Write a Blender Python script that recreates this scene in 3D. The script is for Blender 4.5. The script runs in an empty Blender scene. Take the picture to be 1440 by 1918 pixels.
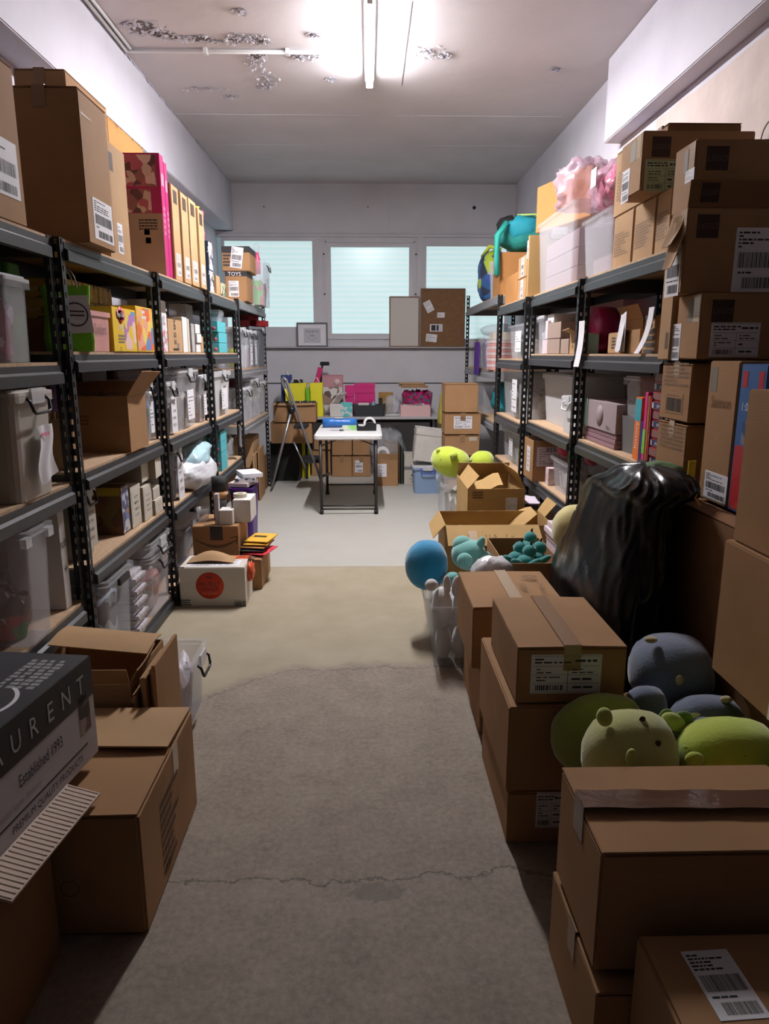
import bpy, bmesh, math, random
from mathutils import Vector, Matrix, noise
C = bpy.context.scene
COL = C.collection
R = math.radians
rnd = random.Random(7)

# ------------------------------------------------------------------ camera
F_PX, PX, PY, HC = 1330.0, 720.0, 959.0, 1.39      # focal length (px of the 1440x1918 frame), centre, lens height
_d = Vector(((689 - PX) / F_PX, (PY - 663) / F_PX, 1)).normalized()   # the room's long axis seen from the camera
_z = Vector((0, _d.z, -_d.y)).normalized()
_x = _z.cross(_d)
if _x.x < 0: _x = -_x
cam_d = bpy.data.cameras.new('camera'); cam = bpy.data.objects.new('camera', cam_d); COL.objects.link(cam)
cam_d.sensor_fit = 'HORIZONTAL'; cam_d.sensor_width = 36; cam_d.lens = 36 * F_PX / 1440
cam_d.clip_start = .02
right = Vector((_x.x, _d.x, _z.x)); upv = Vector((_x.y, _d.y, _z.y)); fwd = Vector((_x.z, _d.z, _z.z))
cam.matrix_world = Matrix(((right.x, upv.x, -fwd.x, 0), (right.y, upv.y, -fwd.y, 0), (right.z, upv.z, -fwd.z, HC), (0, 0, 0, 1)))
C.camera = cam

# ------------------------------------------------------------------ world and exposure
C.view_settings.view_transform = 'Standard'
C.view_settings.look = 'None'
C.view_settings.exposure = 0.0
C.view_settings.gamma = 1.0
C.view_settings.use_curve_mapping = False
w = bpy.data.worlds.new('daylight'); C.world = w; w.use_nodes = True
w.node_tree.nodes['Background'].inputs[0].default_value = (.55, .75, .85, 1)
w.node_tree.nodes['Background'].inputs[1].default_value = .3
TUBE_STRENGTH = 130.0
ADDED_DOWN_STRENGTH = 900.0  # strength of the extra emitter added below the tube
PANE_STRENGTH = .62
C.cycles.use_denoising = True
C.cycles.transparent_max_bounces = 24
C.cycles.max_bounces = 10

# ------------------------------------------------------------------ measuring helpers: where a sight line meets a plane of the room
def _ray(u, v): return right * ((u - PX) / F_PX) + upv * ((PY - v) / F_PX) + fwd
CAMP = Vector((0, 0, HC))
def aX(u, v, X): r = _ray(u, v); return CAMP + r * (X / r.x)
def aY(u, v, Y): r = _ray(u, v); return CAMP + r * (Y / r.y)
def aZ(u, v, Z): r = _ray(u, v); return CAMP + r * ((Z - HC) / r.z)
def depth_of(u, X, Z):                                   # Y where column u meets the line X, Z
    k = (u - PX) / F_PX; q = right - fwd * k             # q . p = 0
    return -(q.x * X + q.z * (Z - HC)) / q.y
def height_of(v, X, Y):
    k = (PY - v) / F_PX; q = upv - fwd * k
    return HC - (q.x * X + q.y * Y) / q.z
def across_of(u, Y, Z):
    k = (u - PX) / F_PX; q = right - fwd * k
    return -(q.y * Y + q.z * (Z - HC)) / q.x

# ------------------------------------------------------------------ materials
_mats = {}
def mat(name, col, rough=.6, metal=0., var=0., scale=8., bump=0., bscale=60., spec=.4, trans=0., emit=0., coat=0., sss=0., sheen=0.):
    if name in _mats: return _mats[name]
    m = bpy.data.materials.new(name); m.use_nodes = True; nt = m.node_tree; b = nt.nodes['Principled BSDF']
    c = (*col, 1) if len(col) == 3 else col
    b.inputs['Base Color'].default_value = c; b.inputs['Roughness'].default_value = rough; b.inputs['Metallic'].default_value = metal
    b.inputs['Specular IOR Level'].default_value = spec
    if coat: b.inputs['Coat Weight'].default_value = coat
    if sheen: b.inputs['Sheen Weight'].default_value = sheen; b.inputs['Sheen Roughness'].default_value = .5
    tc = nt.nodes.new('ShaderNodeTexCoord')
    if var:
        n = nt.nodes.new('ShaderNodeTexNoise'); n.inputs['Scale'].default_value = scale; n.inputs['Detail'].default_value = 5
        nt.links.new(tc.outputs['Object'], n.inputs['Vector'])
        rp = nt.nodes.new('ShaderNodeValToRGB')
        rp.color_ramp.elements[0].position = .3; rp.color_ramp.elements[1].position = .7
        rp.color_ramp.elements[0].color = tuple(max(0, x * (1 - var)) for x in c[:3]) + (1,)
        rp.color_ramp.elements[1].color = tuple(min(1, x * (1 + var)) for x in c[:3]) + (1,)
        nt.links.new(n.outputs['Fac'], rp.inputs[0]); nt.links.new(rp.outputs[0], b.inputs['Base Color'])
    if bump:
        n2 = nt.nodes.new('ShaderNodeTexNoise'); n2.inputs['Scale'].default_value = bscale; n2.inputs['Detail'].default_value = 4
        nt.links.new(tc.outputs['Object'], n2.inputs['Vector'])
        bp = nt.nodes.new('ShaderNodeBump'); bp.inputs['Strength'].default_value = bump; bp.inputs['Distance'].default_value = .02
        nt.links.new(n2.outputs['Fac'], bp.inputs['Height']); nt.links.new(bp.outputs[0], b.inputs['Normal'])
    if trans:
        o = nt.nodes['Material Output']; t = nt.nodes.new('ShaderNodeBsdfTransparent'); mx = nt.nodes.new('ShaderNodeMixShader')
        t.inputs[0].default_value = tuple(.6 + .4 * x for x in c[:3]) + (1,)
        mx.inputs[0].default_value = trans
        nt.links.new(b.outputs[0], mx.inputs[1]); nt.links.new(t.outputs[0], mx.inputs[2]); nt.links.new(mx.outputs[0], o.inputs[0])
    if emit:
        b.inputs['Emission Color'].default_value = c; b.inputs['Emission Strength'].default_value = emit
    _mats[name] = m
    return m
def kraft(name, col, stain=.1):
    """corrugated cardboard: soft blotches plus faint flute lines"""
    if name in _mats: return _mats[name]
    m = mat(name, col, .75, var=stain, scale=4, spec=.15)
    nt = m.node_tree; b = nt.nodes['Principled BSDF']
    tc = [n for n in nt.nodes if n.type == 'TEX_COORD'][0]
    wv = nt.nodes.new('ShaderNodeTexWave'); wv.inputs['Scale'].default_value = 40; wv.inputs['Distortion'].default_value = .4; wv.bands_direction = 'Z'
    nt.links.new(tc.outputs['Object'], wv.inputs['Vector'])
    bp = nt.nodes.new('ShaderNodeBump'); bp.inputs['Strength'].default_value = .05; bp.inputs['Distance'].default_value = .004
    nt.links.new(wv.outputs['Fac'], bp.inputs['Height']); nt.links.new(bp.outputs[0], b.inputs['Normal'])
    return m
def mixed(name, cols, scale=12., rough=.5, trans=0., bump=0., dist=True):
    """a surface of many printed or piled colours: random cells, each one colour"""
    if name in _mats: return _mats[name]
    m = mat(name, cols[0], rough, trans=trans); nt = m.node_tree; b = nt.nodes['Principled BSDF']
    tc = [n for n in nt.nodes if n.type == 'TEX_COORD'][0]
    vo = nt.nodes.new('ShaderNodeTexVoronoi'); vo.inputs['Scale'].default_value = scale
    src = tc.outputs['Object']
    if dist:
        nn = nt.nodes.new('ShaderNodeTexNoise'); nn.inputs['Scale'].default_value = scale * .8
        nt.links.new(src, nn.inputs['Vector'])
        ad = nt.nodes.new('ShaderNodeVectorMath'); ad.operation = 'MULTIPLY_ADD'; ad.inputs[1].default_value = (.9 / scale,) * 3
        nt.links.new(nn.outputs['Color'], ad.inputs[0]); nt.links.new(src, ad.inputs[2]); src = ad.outputs[0]
    nt.links.new(src, vo.inputs['Vector'])
    sp = nt.nodes.new('ShaderNodeSeparateColor'); nt.links.new(vo.outputs['Color'], sp.inputs[0])
    rp = nt.nodes.new('ShaderNodeValToRGB'); cr = rp.color_ramp; cr.interpolation = 'CONSTANT'
    while len(cr.elements) < len(cols): cr.elements.new(.5)
    for i, c in enumerate(cols): cr.elements[i].position = i / len(cols)
    for i, c in enumerate(cols): cr.elements[i].color = (*c, 1)
    nt.links.new(sp.outputs[0], rp.inputs[0]); nt.links.new(rp.outputs[0], b.inputs['Base Color'])
    if bump:
        bp = nt.nodes.new('ShaderNodeBump'); bp.inputs['Strength'].default_value = bump; bp.inputs['Distance'].default_value = .02
        nt.links.new(vo.outputs['Distance'], bp.inputs['Height']); nt.links.new(bp.outputs[0], b.inputs['Normal'])
    return m
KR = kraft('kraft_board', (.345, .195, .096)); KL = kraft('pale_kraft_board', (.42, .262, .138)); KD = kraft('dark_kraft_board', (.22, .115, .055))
KO = kraft('orange_kraft_board', (.43, .205, .07)); KY = kraft('yellowish_kraft_board', (.45, .29, .12))
KIN = kraft('raw_board_inside', (.30, .185, .10)); KW = mat('white_board', (.62, .60, .57), .7, var=.06); KG = mat('grey_cream_board', (.50, .46, .39), .7, var=.06)
TAPE = mat('brown_tape', (.27, .16, .085), .25, spec=.6); TAPEC = mat('clear_tape', (.5, .38, .26), .2, spec=.7)
PAPER = mat('white_paper', (.72, .71, .74), .7, var=.03); INK = mat('black_ink', (.03, .03, .035), .7); GREYINK = mat('grey_ink', (.18, .16, .16), .7)
BRINK = mat('brown_ink', (.12, .065, .035), .7); REDINK = mat('red_ink', (.62, .05, .03), .6); PINKINK = mat('pink_ink', (.7, .18, .3), .6)
BLK = mat('black_plastic', (.012, .012, .014), .35); BLKM = mat('matt_black', (.015, .015, .016), .7)
STEEL = mat('black_powder_coat', (.016, .017, .019), .42, var=.15, scale=30, bump=.05, bscale=300); BEAM = mat('beam_powder_coat', (.034, .036, .040), .38, var=.15, scale=30)
GREYST = mat('grey_painted_steel', (.20, .205, .215), .45, var=.08); MDF = mat('particle_board', (.46, .31, .19), .8, var=.14, scale=60)
CLR = mat('clear_plastic', (.86, .87, .90), .25, trans=.82, spec=.6); FRO = mat('frosted_plastic', (.78, .78, .78), .35, trans=.48, spec=.5)
CREAM = mat('milky_plastic', (.60, .56, .49), .4, trans=.30, spec=.5); FILM = mat('plastic_film', (.78, .80, .84), .12, trans=.72, spec=.8, bump=.5, bscale=25)
LID = mat('clear_lid_plastic', (.82, .83, .85), .3, trans=.45, spec=.6)
WHT = mat('white_plastic', (.72, .72, .72), .35)
CHROME = mat('grey_tube_metal', (.35, .35, .37), .3, metal=.7)

# ------------------------------------------------------------------ mesh helpers
_inv = {}
class MB:
    def __init__(s): s.v = []; s.f = []; s.m = []; s.sm = []
    def face(s, pts, m=0, sm=False):
        i = len(s.v); s.v += [Vector(p) for p in pts]; s.f.append(tuple(range(i, i + len(pts)))); s.m.append(m); s.sm.append(sm)
    def raw(s, vs, fs, m=0, sm=False):
        i = len(s.v); s.v += [Vector(p) for p in vs]
        for f in fs: s.f.append(tuple(i + k for k in f)); s.m.append(m); s.sm.append(sm)
        return s
    def hexa(s, p, m=0):           # 8 points: bottom ring 0-3, top ring 4-7
        return s.raw(p, [(3, 2, 1, 0), (4, 5, 6, 7), (0, 1, 5, 4), (1, 2, 6, 5), (2, 3, 7, 6), (3, 0, 4, 7)], m)
    def box(s, x0, x1, y0, y1, z0, z1, m=0):
        return s.hexa([(x0, y0, z0), (x1, y0, z0), (x1, y1, z0), (x0, y1, z0), (x0, y0, z1), (x1, y0, z1), (x1, y1, z1), (x0, y1, z1)], m)
    def slab(s, o, U, V, N, u0, u1, v0, v1, n0, n1, m=0):   # a box in a local frame
        P = lambda a, b, c: Vector(o) + U * a + V * b + N * c
        return s.hexa([P(u0, v0, n0), P(u1, v0, n0), P(u1, v1, n0), P(u0, v1, n0), P(u0, v0, n1), P(u1, v0, n1), P(u1, v1, n1), P(u0, v1, n1)], m)
    def loft(s, loops, cap0=True, cap1=True, m=0, sm=False, closed=True):
        n = len(loops[0]); i = len(s.v)
        for l in loops: s.v += [Vector(p) for p in l]
        for a in range(len(loops) - 1):
            for k in range(n if closed else n - 1):
                k2 = (k + 1) % n
                s.f.append((i + a * n + k, i + a * n + k2, i + (a + 1) * n + k2, i + (a + 1) * n + k)); s.m.append(m); s.sm.append(sm)
        if cap0: s.f.append(tuple(i + k for k in reversed(range(n)))); s.m.append(m); s.sm.append(False)
        if cap1: s.f.append(tuple(i + (len(loops) - 1) * n + k for k in range(n))); s.m.append(m); s.sm.append(False)
        return s
    def tube(s, path, r, n=8, m=0):
        path = [Vector(p) for p in path]; loops = []; ref = Vector((.13, .31, .94))
        rr = r if isinstance(r, (list, tuple)) else [r] * len(path)
        for i, p in enumerate(path):
            t = (path[min(i + 1, len(path) - 1)] - path[max(i - 1, 0)]).normalized()
            a = t.cross(ref)
            if a.length < .05: a = t.cross(Vector((1, 0, 0)))
            a.normalize(); b = t.cross(a)
            loops.append([p + (a * math.cos(2 * math.pi * k / n) + b * math.sin(2 * math.pi * k / n)) * rr[i] for k in range(n)])
        return s.loft(loops, m=m, sm=True)
    def lathe(s, prof, c=(0, 0, 0), n=24, m=0, axis=None):
        c = Vector(c); A = Vector(axis or (0, 0, 1)).normalized(); a = A.cross(Vector((.2, 1, .1))).normalized(); b = A.cross(a)
        return s.loft([[c + A * z + (a * math.cos(2 * math.pi * k / n) + b * math.sin(2 * math.pi * k / n)) * max(r, 1e-4) for k in range(n)] for r, z in prof], m=m, sm=True)
    def ell(s, c, r, rot=(0, 0, 0), n=20, amp=0., fr=2., seed=0, sq=1., flat=None, m=0):
        """rounded body: ellipsoid (sq < 1 makes it boxier), optional lumps and a flattened base"""
        from mathutils import Euler
        q = Euler(rot).to_matrix(); c = Vector(c); loops = []; st = max(8, n // 2 + 2)
        for i in range(st + 1):
            th = -math.pi / 2 + math.pi * i / st
            L = []
            for k in range(n):
                ph = 2 * math.pi * k / n
                d = Vector((math.cos(th) * math.cos(ph), math.cos(th) * math.sin(ph), math.sin(th)))
                if sq != 1.: d = Vector([math.copysign(abs(a) ** sq, a) for a in d])
                if amp:
                    d = d * (1 + amp * noise.fractal(d * fr + Vector((seed * 3.1, seed * 1.7, seed)), 1, 2, 4))
                p = Vector((d.x * r[0], d.y * r[1], d.z * r[2]))
                if flat is not None and p.z < -flat * r[2]: p.z = -flat * r[2] + (p.z + flat * r[2]) * .08
                L.append(c + q @ p)
            loops.append(L)
        return s.loft(loops, cap0=True, cap1=True, m=m, sm=True)
    def grid(s, fn, nu, nv, m=0, sm=True):
        i = len(s.v)
        for b in range(nv + 1):
            for a in range(nu + 1): s.v.append(Vector(fn(a / nu, b / nv)))
        for b in range(nv):
            for a in range(nu):
                k = i + b * (nu + 1) + a
                s.f.append((k, k + 1, k + nu + 2, k + nu + 1)); s.m.append(m); s.sm.append(sm)
        return s
    def sheet(s, fn, nu, nv, th, m=0):
        """a curved sheet with real thickness th"""
        g = [[Vector(fn(a / nu, b / nv)) for a in range(nu + 1)] for b in range(nv + 1)]
        nr = lambda a, b: (g[b][min(a + 1, nu)] - g[b][max(a - 1, 0)]).cross(g[min(b + 1, nv)][a] - g[max(b - 1, 0)][a]).normalized()
        back = [[g[b][a] - nr(a, b) * th for a in range(nu + 1)] for b in range(nv + 1)]
        s.grid(lambda a, b: g[round(b * nv)][round(a * nu)], nu, nv, m)
        s.grid(lambda a, b: back[round(b * nv)][nu - round(a * nu)], nu, nv, m)
        ring = [(a, 0) for a in range(nu + 1)] + [(nu, b) for b in range(1, nv + 1)] + [(a, nv) for a in range(nu - 1, -1, -1)] + [(0, b) for b in range(nv - 1, 0, -1)]
        s.loft([[back[b][a] for a, b in ring], [g[b][a] for a, b in ring]], False, False, m)
        return s
    def text(s, st, o, U, V, N, size, m=0, lift=.0012, sx=1., shear=0.):
        vs, fs = glyphs(st)
        if not vs: return s
        cx = (min(v[0] for v in vs) + max(v[0] for v in vs)) / 2; cy = (min(v[1] for v in vs) + max(v[1] for v in vs)) / 2
        return s.raw([Vector(o) + U * ((v[0] - cx + shear * (v[1] - cy)) * size * sx) + V * ((v[1] - cy) * size) + N * lift for v in vs], fs, m)
    def build(s, name, mats, parent=None, loc=(0, 0, 0), rz=0., bevel=0., world=False, rot=None):
        me = bpy.data.meshes.new(name)
        vs = s.v
        if parent is not None and world:
            top = parent
            while top.parent is not None: top = top.parent
            inv = _inv[top.name]; vs = [inv @ v for v in vs]
        me.from_pydata([tuple(v) for v in vs], [], s.f)
        for m in (mats if isinstance(mats, (list, tuple)) else [mats]): me.materials.append(m)
        me.polygons.foreach_set('material_index', s.m); me.polygons.foreach_set('use_smooth', s.sm)
        me.update()
        if bevel:
            bm = bmesh.new(); bm.from_mesh(me); bmesh.ops.remove_doubles(bm, verts=bm.verts, dist=1e-5)
            es = [e for e in bm.edges if len(e.link_faces) == 2 and e.calc_face_angle(0) > .5]
            bmesh.ops.bevel(bm, geom=es, offset=bevel, segments=2, affect='EDGES', clamp_overlap=True)
            bm.to_mesh(me); bm.free()
        o = bpy.data.objects.new(name, me); COL.objects.link(o)
        if parent is not None: o.parent = parent
        else:
            o.location = loc; o.rotation_euler = rot or (0, 0, rz)
        return o
_gl = {}
def glyphs(st):
    if st not in _gl:
        cu = bpy.data.curves.new('t', 'FONT'); cu.body = st; cu.size = 1; cu.resolution_u = 2
        ob = bpy.data.objects.new('t', cu); me = ob.to_mesh()
        _gl[st] = ([tuple(v.co) for v in me.vertices], [tuple(p.vertices) for p in me.polygons])
        ob.to_mesh_clear(); bpy.data.objects.remove(ob); bpy.data.curves.remove(cu)
    return _gl[st]
def tag(o, label, cat, group=None, kind=None):
    o['label'] = label; o['category'] = cat
    if group: o['group'] = group
    if kind: o['kind'] = kind
    return o
def thing(name, label, cat, loc=(0, 0, 0), rz=0., group=None, rot=None):
    o = bpy.data.objects.new(name, None); COL.objects.link(o); o.empty_display_size = .05
    o.location = loc; o.rotation_euler = rot or (0, 0, rz)
    from mathutils import Euler
    _inv[o.name] = (Matrix.Translation(Vector(loc)) @ Euler(rot or (0, 0, rz)).to_matrix().to_4x4()).inverted()
    return tag(o, label, cat, group)
def solo(mb, name, mats, label, cat, loc=(0, 0, 0), rz=0., group=None, kind=None, bevel=0., rot=None):
    return tag(mb.build(name, mats, None, loc, rz, bevel, rot=rot), label, cat, group, kind)
def struct(mb, name, m, bevel=0.):
    o = mb.build(name, m, bevel=bevel); o['kind'] = 'structure'; return o
def rrect(w, d, r, z, n=3, cx=0, cy=0):
    P = []
    for (sx, sy, a0) in ((1, -1, -90), (1, 1, 0), (-1, 1, 90), (-1, -1, 180)):
        for k in range(n + 1):
            a = R(a0 + 90 * k / n); P.append((cx + sx * (w / 2 - r) + r * math.cos(a), cy + sy * (d / 2 - r) + r * math.sin(a), z))
    return P

# ------------------------------------------------------------------ faces of a box and what is stuck or printed on them
X_, Y_, Z_ = Vector((1, 0, 0)), Vector((0, 1, 0)), Vector((0, 0, 1))
def faces(w, d, h):
    return {'-y': (Vector((0, -d / 2, h / 2)), X_, Z_, -Y_), '+x': (Vector((w / 2, 0, h / 2)), Y_, Z_, X_), '-x': (Vector((-w / 2, 0, h / 2)), -Y_, Z_, -X_),
            '+y': (Vector((0, d / 2, h / 2)), -X_, Z_, Y_), '+z': (Vector((0, 0, h)), X_, Y_, Z_)}
def turned(fr, cu, cv, rot=0.):
    o, U, V, N = fr; c, s_ = math.cos(R(rot)), math.sin(R(rot))
    return (o + U * cu + V * cv, U * c + V * s_, V * c - U * s_, N)
def ship_label(parent, fr, cu, cv, w, h, rot=0., style='ship', name='shipping_label', paper=None):
    o, U, V, N = turned(fr, cu, cv, rot); mb = MB()
    mb.slab(o, U, V, N, -w / 2, w / 2, -h / 2, h / 2, 0, .0012)
    q = lambda a, b, c, e: mb.face([o + U * (a * w) + V * (b * h) + N * .0016, o + U * (c * w) + V * (b * h) + N * .0016, o + U * (c * w) + V * (e * h) + N * .0016, o + U * (a * w) + V * (e * h) + N * .0016], 1)
    def bars(a, c, b, e):
        x = a
        while x < c:
            t = rnd.choice((.008, .012, .02)); q(x, b, min(x + t, c), e); x += t + rnd.choice((.008, .012, .018))
    def lines(a, c, b, e, n, th=.014):
        for i in range(n):
            y = e - (e - b) * (i + .5) / n; x = a
            while x < c - .04:
                L = rnd.uniform(.04, .16); q(x, y - th, min(x + L, c), y + th); x += L + .025
                if rnd.random() < .2: break
    if style == 'ship':
        lines(-.44, .3, .18, .45, 5); bars(-.42, .42, -.12, .12); lines(-.4, .4, -.24, -.15, 1); bars(-.3, .42, -.44, -.27)
    elif style == 'wide':
        for b in (.2, -.02, -.24): q(-.47, b, .47, b + .008)
        q(.02, -.46, .028, .2); q(-.47, .46, .47, .468); q(-.47, -.468, .47, -.46)
        lines(-.45, .1, .26, .42, 2, .02); lines(.12, .45, .28, .4, 1, .03); lines(-.42, -.1, .0, .16, 2); lines(.08, .4, .0, .16, 2)
        lines(-.42, -.05, -.2, -.04, 2); lines(.08, .42, -.2, -.06, 1, .025); bars(-.43, -.03, -.42, -.28); lines(.1, .4, -.4, -.28, 1, .025)
    elif style == 'block':
        q(-.4, -.4, -.05, .38); q(.02, -.4, .2, .38)
        lines(.25, .45, -.4, .4, 7)
    elif style == 'bar':
        bars(-.44, .44, -.4, .25); lines(-.44, .3, .28, .45, 1)
    elif style == 'lines':
        lines(-.42, .42, -.42, .42, 7)
    elif style == 'hand':
        for i in range(4):
            y = .28 - .19 * i; x = -.32 + rnd.uniform(0, .1)
            while x < .28:
                a = rnd.uniform(.03, .07); q(x, y - .04, x + .014, y + .05); q(x, y + rnd.uniform(-.03, .03), x + a, y + .012 + rnd.uniform(-.03, .03)); x += a + .025
    return mb.build(name, [paper or PAPER, INK], parent)
def lettering(parent, fr, st, cu, cv, size, m=None, rot=0., sx=1., shear=0., name='lettering', lift=.0012):
    o, U, V, N = turned(fr, cu, cv, rot)
    return MB().text(st, o, U, V, N, size, lift=lift, sx=sx, shear=shear).build(name, m or INK, parent)
def panel(parent, fr, cu, cv, w, h, m, name='printed_panel', rot=0., n0=0., n1=.0008):
    o, U, V, N = turned(fr, cu, cv, rot)
    return MB().slab(o, U, V, N, -w / 2, w / 2, -h / 2, h / 2, n0, n1).build(name, m, parent)
def textlines(parent, fr, cu, cv, w, h, n, m=None, rot=0., name='printed_text', th=.3):
    o, U, V, N = turned(fr, cu, cv, rot); mb = MB()
    for i in range(n):
        y = h / 2 - h * (i + .5) / n; x = -w / 2; lim = w / 2 - (rnd.random() < .4) * w * rnd.uniform(.1, .5)
        while x < lim:
            L = w * rnd.uniform(.05, .16); e = min(x + L, w / 2); t = h / n * th
            mb.face([o + U * x + V * (y - t) + N * .001, o + U * e + V * (y - t) + N * .001, o + U * e + V * (y + t) + N * .001, o + U * x + V * (y + t) + N * .001]); x += L + w * .025
    return mb.build(name, m or BRINK, parent)
def brick_logo(parent, fr, cu, cv, s):
    p = panel(parent, fr, cu, cv, s, s, mat('logo_brown', (.045, .022, .014), .7), 'logo')
    o, U, V, N = turned(fr, cu, cv)
    MB().text('LEGO', o, U, V, N, s * .36, lift=.0016, shear=.25).build('lettering', mat('logo_grey', (.13, .09, .075), .7), p)
    return p

# ------------------------------------------------------------------ builders
def box_ext(x0, x1, y0, y1, z0, z1): return ((x0 + x1) / 2, (y0 + y1) / 2, z0), abs(x1 - x0), abs(y1 - y0), z1 - z0
def carton(label, ext, rz=0., m=None, top='y', tape=True, flaps=None, name='carton', cat='box', group=None, tape_m=None, inner=None, rot=None, th=.004, bev=.004):
    """shipping carton. top: 'x'/'y' = closed with the slit along that axis, 'plain' = no visible flaps, 'open' = see flaps {face: (angle, length[, a, b])}"""
    loc, w, d, h = box_ext(*ext); m = m or KR
    t = thing(name, label, cat, loc, rz, group, rot); fr = faces(w, d, h)
    if top in ('x', 'y'):
        h0 = h; h -= .008; MB().box(-w / 2, w / 2, -d / 2, d / 2, 0, h - .005).build('body', m, t, bevel=bev)
        for s_ in (-1, 1):
            up = rnd.uniform(0, .004); mb = MB()
            if top == 'y':
                a, b = (0.002, w / 2) if s_ > 0 else (-w / 2, -.002)
                i, o_ = (h - .001 + up, h - .001); za, zb = (i, o_) if s_ > 0 else (o_, i)
                mb.hexa([(a, -d / 2, za - .004), (b, -d / 2, zb - .004), (b, d / 2, zb - .004), (a, d / 2, za - .004), (a, -d / 2, za), (b, -d / 2, zb), (b, d / 2, zb), (a, d / 2, za)])
            else:
                a, b = (0.002, d / 2) if s_ > 0 else (-d / 2, -.002)
                i, o_ = (h - .001 + up, h - .001); za, zb = (i, o_) if s_ > 0 else (o_, i)
                mb.hexa([(-w / 2, a, za - .004), (w / 2, a, za - .004), (w / 2, b, zb - .004), (-w / 2, b, zb - .004), (-w / 2, a, za), (w / 2, a, za), (w / 2, b, zb), (-w / 2, b, zb)])
            mb.build('flap', m, t, bevel=.0015)
        if tape:
            mb = MB(); q = .024; e = .07 if h > .12 else h * .4
            if top == 'y':
                mb.box(-q, q, -d / 2 - .001, d / 2 + .001, h + .004, h + .0055); mb.box(-q, q, -d / 2 - .0015, -d / 2 - .0003, h - e, h + .0055); mb.box(-q, q, d / 2 + .0003, d / 2 + .0015, h - e, h + .0055)
            else:
                mb.box(-w / 2 - .001, w / 2 + .001, -q, q, h + .004, h + .0055); mb.box(-w / 2 - .0015, -w / 2 - .0003, -q, q, h - e, h + .0055); mb.box(w / 2 + .0003, w / 2 + .0015, -q, q, h - e, h + .0055)
            mb.build('tape', tape_m or TAPE, t)
        h = h0
    elif top == 'plain':
        MB().box(-w / 2, w / 2, -d / 2, d / 2, 0, h).build('body', m, t, bevel=bev)
    else:
        mb = MB(); mb.box(-w / 2, w / 2, -d / 2, d / 2, 0, th)
        mb.box(-w / 2, w / 2, -d / 2, -d / 2 + th, th, h); mb.box(-w / 2, w / 2, d / 2 - th, d / 2, th, h)
        mb.box(-w / 2, -w / 2 + th, -d / 2 + th, d / 2 - th, th, h); mb.box(w / 2 - th, w / 2, -d / 2 + th, d / 2 - th, th, h)
        mb.build('body', m, t)
        for f, spec in (flaps or {}).items():
            ang, ln = spec[0], spec[1]; a, b = (spec[2], spec[3]) if len(spec) > 3 else (0, 1)
            o, U, V, N = fr[f]; L = w if f in ('-y', '+y') else d
            D = V * math.cos(R(ang)) + N * math.sin(R(ang)); Nn = N * math.cos(R(ang)) - V * math.sin(R(ang))
            o2 = o + V * (h / 2 + .001)
            u0, u1 = -L / 2 + L * a + .002, -L / 2 + L * b - .002
            # a flap that has been handled: slightly wavy free edge
            def fn(p, q, o2=o2, U=U, D=D, Nn=Nn, u0=u0, u1=u1, ln=ln, sd=rnd.random() * 9):
                return o2 + U * (u0 + (u1 - u0) * p) + D * (ln * q) + Nn * (.006 * q * math.sin(3 * p + sd) + .004 * q * q)
            MB().sheet(fn, 6, 3, th * .9).build('flap', inner or m, t)
    t['_dims'] = (w, d, h)
    return t, fr
def tub(label, ext, rz=0., m=None, lid=True, handles=('+x',), group=None, name='storage_tub', rim=.012, taper=.9, hm=None, lid_m=None):
    loc, w, d, h = box_ext(*ext); m = m or CLR
    t = thing(name, label, 'container', loc, rz, group)
    w0, d0 = w - 2 * rim, d - 2 * rim; r = min(w0, d0) * .12; th = .003
    b = taper; H = h - (.022 if lid else 0)
    mb = MB()
    mb.loft([rrect(w0 * b, d0 * b, r, 0), rrect(w0, d0, r, H - .02), rrect(w, d, r, H - .02), rrect(w, d, r, H), rrect(w0 - 2 * th, d0 - 2 * th, r, H), rrect((w0 - 2 * th) * b, (d0 - 2 * th) * b, r, th)], True, True)
    mb.build('tub_body', m, t)
    if lid:
        l = MB(); l.loft([rrect(w, d, r, H + .001), rrect(w, d, r, H + .012), rrect(w * .93, d * .93, r, H + .014), rrect(w * .92, d * .92, r, H + .021)])
        l.build('lid', lid_m or LID, t)
    fr = faces(w, d, h)
    for f in handles:
        o, U, V, N = fr[f]; L = (w if f[1] == 'y' else d); s_ = min(.07, L * .22); zt = h / 2 - .028
        P = lambda a, b_, c: o + U * a + V * b_ + N * c
        mb = MB(); mb.tube([P(-s_, zt, -.002), P(-s_ * 1.05, zt - .012, .012), P(-s_ * .95, zt - .042, .018), P(-s_ * .8, zt - .05, .019), P(s_ * .8, zt - .05, .019), P(s_ * .95, zt - .042, .018), P(s_ * 1.05, zt - .012, .012), P(s_, zt, -.002)], .0055, 6)
        mb.build('handle', hm or BLK, t)
        c = MB(); c.slab(o, U, V, N, -s_ * .7, s_ * .7, zt - .02, zt + .03, .0, .009); c.build('clip', LID, t)
    t['_dims'] = (w, d, h)
    return t, fr
def tub_face(fr, f, taper=.9, rim=.012, dv=0.):
    """frame lying on the sloped wall of a tub"""
    o, U, V, N = fr[f]
    return (o - N * (rim * .55), U, V, N)
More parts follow.
